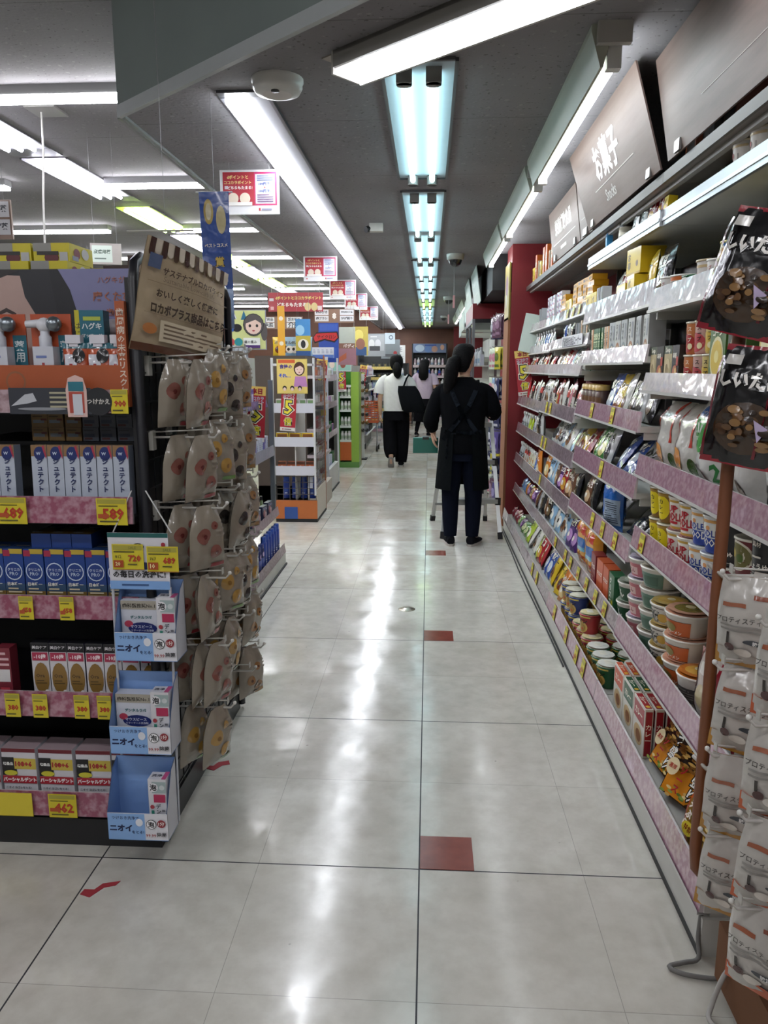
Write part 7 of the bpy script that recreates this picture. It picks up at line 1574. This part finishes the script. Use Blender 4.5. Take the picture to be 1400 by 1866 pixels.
def strap(t, path, w_, col):
    m_ = M(); P = [Vector(p) for p in path]
    L_, R_ = [], []
    for i, p in enumerate(P):
        d = (P[min(i + 1, len(P) - 1)] - P[max(i - 1, 0)]).normalized(); sd = d.cross(Vector((0, 1, 0))).normalized() * w_ / 2
        L_.append(p - sd); R_.append(p + sd)
    n = len(P); m_.add(L_ + R_, [(i, i + 1, n + i + 1, n + i) for i in range(n - 1)] + [(n + i, n + i + 1, i + 1, i) for i in range(n - 1)], col, 'cloth', True); return m_.obj('strap', t)
for q in (-1, 1):
    strap(wk, [(q * .10, .02, 1.292), (q * .105, -.06, 1.262), (q * .085, -.112, 1.2), (q * .04, -.128, 1.1), (q * -.03, -.128, 1.0), (q * -.10, -.122, .91), (q * -.15, -.095, .84)], .034, '#12161c')
strap(wk, [(-.14, -.1, .905), (-.05, -.131, .9), (.05, -.131, .9), (.14, -.1, .905)], .03, '#0f1318'); strap(wk, [(-.1, -.135, .9), (-.115, -.15, .8), (-.12, -.15, .7)], .016, '#0f1318')
def hair(t, hp, col, tail, cap=1.0, low=1.38):
    hp0 = hp
    m_ = M(); rings = []
    for z, rx, y0, y1 in ((1.565, .02, -.03, .03), (1.558, .05, -.065, .055), (1.535, .074, -.09, .078), (1.50, .084, -.1, .07), (1.46, .085, -.102, .03), (1.42, .08, -.1, .0), (low, .066, -.092, -.015), (low - .03, .04, -.08, -.03)):
        rings.append([hp(rx * cap * math.cos(a_), (y0 + y1) / 2 + (y1 - y0) / 2 * math.sin(a_), z) for a_ in [2 * PI * i / 18 for i in range(18)]])
    m_.loft(rings[::-1], col, 'hair'); h_ = m_.obj('hair', t)
    if tail: 
        P, rr = tail; P = [Vector(p) for p in P]; q = M(); q.tube(P, rr, col, 'hair', 12); q.obj('ponytail', h_)
    return h_
hair(wk, hp, '#060506', ([hp(-.01, -.095, 1.45), hp(-.02, -.125, 1.43), hp(-.035, -.135, 1.36), hp(-.05, -.13, 1.27), hp(-.07, -.125, 1.18), hp(-.075, -.125, 1.13)], [.035, .05, .054, .05, .036, .008]))
m_ = M(); m_.tube([(.0, -.062, 1.325), (.03, -.05, 1.318), (.06, 0, 1.31), (.04, .05, 1.3), (0, .066, 1.296), (-.04, .05, 1.3), (-.06, 0, 1.31), (-.03, -.05, 1.318), (0, -.062, 1.325)], .004, '#b9a28a', 'cloth', 6); m_.obj('collar_cord', wk)
shoe(wk, (-.085, -.01, 0), .12, '#15151a', '#b9b2ac'); shoe(wk, (.085, -.01, 0), -.35, '#15151a', '#b9b2ac')
m_ = M(); m_.tube([(-.242, .085, .915), (-.238, .098, .905)], .028, '#c9c4bc', 'cloth', 12); m_.obj('cuff', wk)
m_ = M(); m_.box(-.1, .1, 0, .012, -.13, 0, '#1f6a5c', 'plastic'); m_.box(-.025, .025, -.004, .016, -.012, .01, '#2a2a2c', 'painted_metal')
o = m_.obj('teal_folder', None, (-.02, 6.03, .835)); o.rotation_mode = 'XYZ'; o.rotation_euler = (.3, .0, .05); tag(o, "teal folder with black clip held in the worker's left hand", 'folder')
# the step ladder in front of the worker
ld = empty('step_ladder', (.34, 6.2, 0)); tag(ld, 'aluminium step ladder standing in front of the worker', 'ladder')
LQ = [((.125, 6.12, 0), (.19, 6.46, 1.12)), ((.60, 6.12, 0), (.51, 6.46, 1.12))]; LB = [((.045, 6.86, 0), (.18, 6.48, 1.12)), ((.53, 6.88, 0), (.49, 6.50, 1.12))]
m0 = Matrix.Translation((-.34, -6.2, 0))
for a_, b_ in LQ + LB:
    m_ = M(); m_.bar(a_, b_, .03, .022, '#b4b6b6', 'steel'); m_.xform(m0); r_ = m_.obj('rail', ld)
    m_ = M(); d = (Vector(b_) - Vector(a_)).normalized(); m_.bar(Vector(a_), Vector(a_) + d * .055, .04, .034, '#17171a', 'rubber'); m_.xform(m0); m_.obj('rubber_foot', r_)
for f_ in (.27, .55, .82):
    pa = Vector(LQ[0][0]).lerp(Vector(LQ[0][1]), f_); pb = Vector(LQ[1][0]).lerp(Vector(LQ[1][1]), f_)
    m_ = M(); m_.bar(pa, pb, .1 if False else .035, .09, '#a8aaaa', 'steel', (0, 1, 0)); m_.xform(m0); m_.obj('step', ld)
m_ = M(); pa = Vector(LB[0][0]).lerp(Vector(LB[0][1]), .15); pb = Vector(LB[1][0]).lerp(Vector(LB[1][1]), .15); m_.bar(pa, pb, .03, .02, '#a8aaaa', 'steel'); m_.xform(m0); m_.obj('brace', ld)
m_ = M(); m_.box(.17, .51, 6.44, 6.51, 1.1, 1.14, '#1c1c1f', 'plastic'); m_.xform(m0); m_.obj('top_cap', ld)
for f_ in (.27, .55):
    m_ = M(); p = Vector(LQ[1][0]).lerp(Vector(LQ[1][1]), f_); m_.box(p.x - .02, p.x + .025, p.y - .03, p.y + .0, p.z - .03, p.z + .03, '#17171a', 'plastic'); m_.xform(m0); m_.obj('bracket', ld)
# the woman in white
wm, hp = human('person', (-.46, 10.8, 0), 0, 'woman in white T-shirt and wide black trousers walking away with a black tote', 1.56,
    {-1: ((-.225, -.03, .98), (-.225, .03, .745), (0, .1, -1), (1, .1, 0)), 1: ((.215, -.02, .99), (.2, .1, .8), (0, .2, -1), (-1, .1, 0))},
    {-1: (.085, (-.075, -.02, .42), (-.06, -.22, .17), (0, .45, -1)), 1: (.085, (.08, .06, .42), (.07, .0, .08), (0, 1, -.3))}, head_turn=-.1, sw=.165)
WT = '#cfcecb'
m_ = M(); m_.loft(torso_rings([(.79, 0, 0, .175, .13), (.85, 0, .0, .18, .13), (1.0, 0, 0, .18, .125), (1.12, 0, 0, .188, .122), (1.2, 0, 0, .192, .112), (1.25, 0, -.003, .17, .092), (1.285, 0, 0, .095, .068), (1.31, 0, .004, .062, .058)]), WT); m_.obj('t_shirt', wm)
limb(wm, 'sleeve', [(-.12, 0, 1.245), (-.18, 0, 1.2), (-.225, -.01, 1.12), (-.245, -.015, 1.03)], [.06, .072, .076, .08], WT); limb(wm, 'sleeve', [(.12, 0, 1.245), (.18, 0, 1.2), (.22, -.01, 1.12), (.235, -.015, 1.04)], [.06, .072, .076, .078], WT)
m_ = M(); m_.loft(torso_rings([(.66, 0, 0, .178, .13), (.74, 0, 0, .172, .128), (.82, 0, 0, .155, .115)]), '#0c0c0f'); m_.obj('waistband', wm)
limb(wm, 'trouser_leg', [(-.085, 0, .77), (-.09, -.01, .6), (-.085, -.03, .42), (-.075, -.13, .26), (-.062, -.2, .17)], [.1, .102, .1, .095, .07], '#0c0c0f'); limb(wm, 'trouser_leg', [(.085, 0, .77), (.09, .03, .6), (.085, .055, .42), (.078, .03, .22), (.072, .0, .06)], [.1, .104, .102, .098, .08], '#0c0c0f')
hair(wm, hp, '#070607', ([hp(0, -.095, 1.44), hp(0, -.125, 1.41), hp(.005, -.135, 1.35), hp(.01, -.14, 1.28), hp(.01, -.135, 1.24)], [.035, .055, .062, .05, .015]), cap=1.12)
s_ = shoe(wm, (-.062, -.215, .10), 0, '#3a3a3c', '#8a8682', -1.05); shoe(wm, (.07, .0, 0), 0, '#1c1c1f', '#b9b5b0')
tb = empty('tote_bag', (-.25, 10.63, .78)); tag(tb, 'black tote bag slung on the shoulder of the woman in white', 'bag')
m_ = M(); rg = []
for z, rx, ry, cx in ((.0, .13, .06, .05), (.03, .165, .075, .045), (.15, .165, .07, .01), (.28, .15, .045, -.03), (.36, .12, .02, -.055)): rg.append(ellipse((cx, 0, z), rx, ry, 18, .7))
m_.loft(rg, '#0e1013', 'cloth'); m_.obj('bag_body', tb)
m_ = M(); m_.tube([(-.1, 0, .35), (-.06, .02, .46), (-.03, .1, .51), (.0, .17, .48), (.03, .2, .38)], .012, '#0e1013', 'cloth', 8); m_.obj('handle', tb)
# the woman in lavender
wp, hp = human('person', (-.085, 15.7, 0), -.15, 'long haired woman in a lavender T-shirt and black culottes, farthest down the aisle', 1.56,
    {-1: ((-.215, -.02, .99), (-.15, .12, .85), (.4, .8, -.2), (0, 0, 1)), 1: ((.215, -.02, .99), (.17, .18, 1.0), (-.1, .9, .3), (-1, .1, 0))},
    {-1: (.085, (-.1, -.03, .42), (-.15, -.1, .10), (0, 1, -.4)), 1: (.085, (.08, .05, .42), (.08, .02, .08), (0, 1, -.3))}, head_turn=.1)
LV = '#a797a6'
m_ = M(); m_.loft(torso_rings([(.77, 0, 0, .17, .125), (.9, 0, .0, .168, .12), (1.05, 0, 0, .175, .12), (1.2, 0, 0, .188, .11), (1.25, 0, -.003, .168, .09), (1.285, 0, 0, .095, .068), (1.31, 0, .004, .062, .058)]), LV); m_.obj('t_shirt', wp)
for q in (-1, 1): limb(wp, 'sleeve', [(q * .12, 0, 1.245), (q * .18, 0, 1.2), (q * .215, -.01, 1.12), (q * .23, -.015, 1.05)], [.06, .07, .072, .075], LV)
m_ = M(); m_.loft(torso_rings([(.62, 0, 0, .172, .128), (.7, 0, 0, .166, .124), (.8, 0, 0, .15, .112)]), '#0d0d10'); m_.obj('waistband', wp)
for q, k in ((-1, (-.1, -.03, .42)), (1, (.08, .05, .42))): limb(wp, 'trouser_leg', [(q * .085, 0, .76), (q * .09, k[1] * .5, .6), k, (k[0] * 1.1, k[1] * 1.4, .3)], [.1, .11, .118, .122], '#0d0d10')
limb(wp, 'stocking', [(-.1, -.03, .42), (-.12, -.06, .28), (-.15, -.1, .10)], [.055, .05, .037], '#101013'); limb(wp, 'stocking', [(.08, .05, .42), (.08, .04, .28), (.08, .02, .08)], [.055, .05, .037], '#101013')
h_ = hair(wp, hp, '#070606', ([hp(0, -.07, 1.46), hp(0, -.1, 1.4), hp(0, -.115, 1.3), hp(0, -.125, 1.2), hp(.0, -.125, 1.14)], [.09, .105, .108, .1, .05]), cap=1.2, low=1.36)
shoe(wp, (-.15, -.1, .015), 0, '#15151a', '#a9a5a0', -.1); shoe(wp, (.08, .02, 0), 0, '#15151a', '#a9a5a0')
m_ = M(); m_.box(-.07, .07, -.05, .05, 0, .16, '#6a4a34', 'cloth'); tag(m_.obj('parcel', None, (.16, 15.9, .98)), 'small brown parcel carried by the woman in lavender', 'parcel')

# ------------------------------------------------------------------ hanging signs
def leaning_sign(name, label, y0, y1, zb, zt, xb, xt, items, shift=0.0):
    """Wood print board along the snack wall, its top leaning out over the aisle."""
    m_ = M(); w_ = y1 - y0; t_ = .006
    p = [(xb, y0, zb), (xb, y1, zb), (xt, y1 + shift, zt), (xt, y0 + shift, zt)]
    q = [(x + t_, y, z) for x, y, z in p]
    m_.add(p + q, [(3, 2, 1, 0), (4, 5, 6, 7), (0, 4, 7, 3), (5, 1, 2, 6), (7, 6, 2, 3), (0, 1, 5, 4)], '#a89890', 'wood_print')
    art(m_, items, lambda x, z, e: (xb + (xt - xb) * z / (zt - zb) - e * 1.0 - .0005, y0 + w_ / 2 - x + shift * z / (zt - zb), zb + z), w_, zt - zb, 'card')
    for yy in (y0 + .12, y1 - .12):
        m_.box(xb - .012, xb - .004, yy - .025, yy + .025, zb - .0, zb + .035, '#9a9a98', 'steel')
    return tag(m_.obj(name), label, 'sign', 'wood print category signs on the snack wall')
leaning_sign('category_sign', 'large blank wood print sign above the rack bay', 1.0, 2.72, 2.05, 2.355, .78, .72, [('r', .2, .3, .6, .305, '#cfc6be')])
leaning_sign('category_sign', 'wood print sign reading お菓子 Snacks leaning over the aisle', 2.80, 3.98, 2.045, 2.365, .78, .66, [('t', 'お菓子', .50, .60, .34, '#dcd8d2', .04), ('r', .26, .335, .80, .345, '#d2cbc2'), ('t', 'Snacks', .46, .20, .14, '#dcd8d2', .01)], shift=-.06)
leaning_sign('category_sign', 'narrow blank wood print sign just past the Snacks sign', 3.99, 4.28, 2.05, 2.345, .80, .76, [('r', .2, .3, .6, .305, '#cfc6be')])
leaning_sign('category_sign', 'wood print sign reading 栄養補助食品 toward the pillar', 4.3, 5.2, 2.05, 2.345, .80, .76, [('t', '栄養補助食品', .5, .6, .6, '#dcd8d2', .05), ('r', .1, .3, .9, .315, '#d2cbc2'), ('l', .36, .1, .64, .24, 1, '#dcd8d2')])
# dark goods stored behind the signs
for i, (y, c_) in enumerate(((2.72, '#9a4a20'), (2.62, '#3c3a36'), (2.5, '#6a3420'))):
    m_ = M(); m_.box(-.08, .08, -.05, .05, 0, .22, c_, 'card'); art(m_, [('r', .1, .2, .9, .6, '#2a2420')], lambda x, z, e: (-.08 - e, -x, z), .1, .22)
    tag(m_.obj('stored_box', None, (.93 + .02 * i, y, TOPZ + .001)), 'dark stored box behind the wood print signs, %s from the Snacks sign' % OD[i], 'box', 'stored boxes behind the signs')
# A4 point posters in a row under the ceiling
def point_poster(x, y, label, i):
    it = [('r', .05, .2, .96, .95, '#b83a6a'), ('r', .05, .2, .58, .95, '#a8323e'), ('r', .6, .24, .93, .9, '#d9dbe6'), ('t', 'dポイントと', .3, .84, .36, '#e2cc86', .03), ('t', 'ココカラポイント', .3, .72, .46, '#e2cc86', .03), ('t', 'どちらもたまる!', .34, .6, .42, '#eee6e0', .03), ('r', .08, .57, .14, .64, '#d2c6cc'),
          ('e', .22, .36, .09, .13, '#d9cbb8'), ('e', .42, .36, .09, .13, '#d9cbb8'), ('r', .1, .2, .54, .28, '#e0dcd6'), ('l', .63, .74, .9, .88, 3, '#5a6a9a'), ('t', '100円で1', .76, .68, .2, '#3a4a8a', .03), ('t', '+', .76, .6, .03, '#b83a4a', .06), ('t', '100円で1', .76, .52, .2, '#3a4a8a', .03), ('l', .63, .26, .9, .46, 4, '#7a5a7a'), ('r', .65, .08, .68, .14, '#b02a34'), ('l', .7, .07, .93, .15, 1, '#8a88a0'), ('e', .1, .1, .015, .03, '#b02a34')]
    def ex(m_):
        for q in (-.1, .1): m_.tube([(q, .002, .205), (q, .002, .245)], .0009, '#888', 'plastic', 4)
    poster('point_poster', label, 'poster', (x, y, CEIL - .245), .297, .21, it, base='#d6d5d6', group='A4 point posters under the ceiling', extra=ex)
for i, (x, y) in enumerate(((-.90, 3.95), (-.965, 6.9), (-.97, 8.7), (-.97, 10.25), (-.97, 12.4))):
    point_poster(x, y, 'red and white point poster under the ceiling, %s in the row' % OD[i], i)
poster('point_banner', 'wide red point banner hanging left of the aisle', 'banner', (-1.38, 8.0, 1.955), .57, .19,
       [('t', 'dポイントとココカラポイント', .55, .72, .84, '#e2cc6a', .03), ('t', 'どちらもたまる!', .44, .36, .56, '#eee6e0', .04), ('r', .02, .55, .1, .7, '#d2d0d4'), ('r', .04, .08, .1, .26, '#d9a0a4'), ('e', .72, .25, .06, .22, '#d9c08a'), ('e', .84, .25, .06, .22, '#d9c08a'), ('r', .9, .06, .98, .3, '#d9c4c4')], base='#a8303c', extra=lambda m_: [m_.tube([(q, .002, .19), (q, .002, .425)], .002, '#bbb', 'plastic', 4) for q in (-.25, .25)])
def aisle_sign(loc, w_, h_, num, items, label, rz=0.0, up=.5):
    n2 = len(items) // 2
    it = [('t', num, .5, .5, .11 if len(num) == 1 else .16, '#e2dcd6', .06)]
    for i, s_ in enumerate(items):
        u0 = .02 if i < n2 else .64; r_ = i % n2; v1 = .95 - r_ * (.9 / n2)
        it += [('r', u0, v1 - .9 / n2 + .06, u0 + .34, v1, '#d6d4d8'), ('t', s_, u0 + .17, v1 - .45 / n2 + .05, .28, '#2c2c38', .03)]
    poster('aisle_sign', label, 'aisle sign', loc, w_, h_, it, rz, '#8a6c5c', .012, extra=lambda m_: [m_.tube([(q * w_ * .4, .006, h_), (q * w_ * .4, .006, h_ + up)], .0013, '#888', 'plastic', 4) for q in (-1, 1)])
aisle_sign((-1.055, 8.6, 1.875), .45, .15, '8', ['歯みがき', '歯ブラシ', '男性用化粧品', 'ひげ剃り'], 'brown aisle sign with a white number 8', up=.36)
aisle_sign((-1.85, 9.6, 1.86), .55, .15, '7', ['生理用品', '軽失禁', '紙おむつ', '介護'], 'brown aisle sign with number 7 behind the banner', up=.9)
aisle_sign((-2.05, 3.5, 1.955), .32, .17, '2', ['風邪薬', '胃腸薬', '頭痛薬', '炎症薬'], 'brown aisle sign at the far left with medicine names', up=.85)
poster('hanging_sign', 'small pale sign reading 皮膚用薬 above the yellow cartons', 'sign', (-2.09, 5.0, 2.04), .19, .13, [('r', .05, .1, .7, .9, '#c9d6cc'), ('t', '皮膚用薬', .38, .6, .55, '#2a4a3a', .03), ('l', .12, .2, .62, .35, 1, '#6a7a70')], base='#a9a29c', rz=.25, extra=lambda m_: [m_.tube([(q, .002, .13), (q, .002, .8)], .001, '#888', 'plastic', 4) for q in (-.07, .07)])
# blue flag on the low ceiling edge
m_ = M(); W_, H_ = .115, .5; nx, nz = 6, 12
def ff(x, z, e): return (x, .012 * math.sin(9 * z + 14 * x) - e, z)
pts = [ff((i / nx - .5) * W_, j / nz * H_, 0) for j in range(nz + 1) for i in range(nx + 1)]
fs = [(j * (nx + 1) + i, j * (nx + 1) + i + 1, (j + 1) * (nx + 1) + i + 1, (j + 1) * (nx + 1) + i) for j in range(nz) for i in range(nx)]
m_.add(pts, fs, '#2c4f9c', 'film', True); m_.add([(x, y + .002, z) for x, y, z in pts], [f_[::-1] for f_ in fs], '#2c4f9c', 'film', True)
art(m_, [('r', 0, .0, 1, .3, '#8fa6cc'), ('e', .3, .86, .17, .09, '#b8a05a'), ('e', .3, .86, .1, .06, '#d2c8a8'), ('e', .72, .8, .17, .1, '#c2b68c'), ('t', 'ベストコスメ', .5, .62, .8, '#e6e2d6', .03), ('t', '賞', .6, .5, .36, '#1c1c24', .1), ('t', '賞', .6, .5, .34, '#d2b45a', .03), ('l', .15, .34, .85, .44, 2, '#c9d0e0'), ('e', .4, .18, .3, .1, '#c9cede')], ff, W_, H_, 'film', 8)
m_.tube([(-.07, 0, H_), (.07, 0, H_)], .003, '#ccc', 'plastic', 5); m_.tube([(0, 0, H_), (0, 0, H_ + .345)], .0009, '#888', 'plastic', 4)
o = tag(m_.obj('hanging_flag', None, (-.815, 2.98, 1.53)), 'narrow blue flag with gold medals hanging above the cookie panel', 'flag')
m_ = M(); m_.tube([(-.14, 0, 0), (.1, 0, 0)], .004, '#b9b6b0', 'plastic', 6); m_.tube([(0, 0, 0), (0, 0, CEIL - 1.855 if False else HIGH - 1.855)], .0009, '#888', 'plastic', 4)
tag(m_.obj('hanging_rod', None, (-.93, 2.75, 1.855)), 'thin white rod hanging above the cream cookie sign', 'rod')
# cream paper sign over the cookie bags
m_ = M()
A_, B_, C_, D_ = Vector((-.765, 1.935, 1.43)), Vector((-.605, 2.2, 1.385)), Vector((-.575, 2.2, 1.64)), Vector((-.70, 1.935, 1.705))
def cs(x, z, e):
    u = x / .3 + .5; v = z / .27
    p = (A_ * (1 - u) + B_ * u) * (1 - v) + (D_ * (1 - u) + C_ * u) * v
    n = Vector((.85, -.5, .1)).normalized()
    return tuple(p + n * (e + .012 * math.sin(PI * u) + .004 * math.sin(7 * v + 5 * u)))
nx, nz = 10, 8
pts = [cs((i / nx - .5) * .3, j / nz * .27, 0) for j in range(nz + 1) for i in range(nx + 1)]
fs = [(j * (nx + 1) + i, j * (nx + 1) + i + 1, (j + 1) * (nx + 1) + i + 1, (j + 1) * (nx + 1) + i) for j in range(nz) for i in range(nx)]
m_.add(pts, fs, '#a8977c', 'film', True); m_.add([tuple(Vector(p) - Vector((.85, -.5, .1)) * .003) for p in pts], [f_[::-1] for f_ in fs], '#9a8a70', 'film', True)
it = [('r', 0, 0, 1, .07, '#5a3828')]
for i in range(8): it += [('r', .03 + i * .122, .88, .085 + i * .122, 1.0, '#3f2822'), ('e', .0575 + i * .122, .88, .0275, .03, '#3f2822'), ('r', .085 + i * .122, .9, .147 + i * .122, 1.0, '#c4b9a8'), ('e', .116 + i * .122, .9, .03, .03, '#c4b9a8')]
it += [('r', .03, .74, .15, .86, '#4a5a7a'), ('t', 'サステナブルロカボライフ', .56, .74, .76, '#4a3a30', .03), ('t', 'Sustainable Low-carb life', .5, .67, .6, '#7a6a58', .0), ('r', .05, .625, .98, .63, '#8a7860'), ('t', 'おいしく楽しく健康に', .5, .54, .7, '#3a2e26', .03), ('t', 'ロカボプラス商品はこちら', .54, .4, .86, '#3a2e26', .04, 1.3), ('r', .05, .34, .98, .345, '#8a7860'), ('r', .22, .1, .95, .3, '#c2b59c'), ('l', .26, .12, .92, .28, 4, '#6a5a48'), ('e', .12, .2, .07, .05, '#b0703c')]
art(m_, it, cs, .3, .27, 'film', 8)
tag(m_.obj('paper_sign'), 'cream paper sign with brown awning stripes over the cookie bags', 'sign')
# bar lamps added out of view to brighten the gondola front and near floor
for j, (xc, nm) in enumerate(((-1.92, 'beside the aisle'), (-4.0, 'past the recessed lights'), (.3, 'over the front of the store'))):
    for i, y in enumerate((2.32, .37, -1.58)):
        if xc > 0 and y > 2: continue
        if xc < -1 and xc > -3 and y > 2: continue
        bar_light(xc, y, 1.28, 'added unseen bar lamp %s, %s row toward the entrance' % (nm, OD[i]))
poster('shelf_sign', 'white patterned shelf sign clipped under the yellow boxes, third bay', 'sign', (.797, 4.42, 1.50), .62, .062, [('t', '機能性表示食品コーナー', .5, .5, .9, '#5a5660', .03)], rz=-PI / 2, base='#dedce0', t_=.002)

# ------------------------------------------------------------------ no two things share a description unless nothing tells them apart
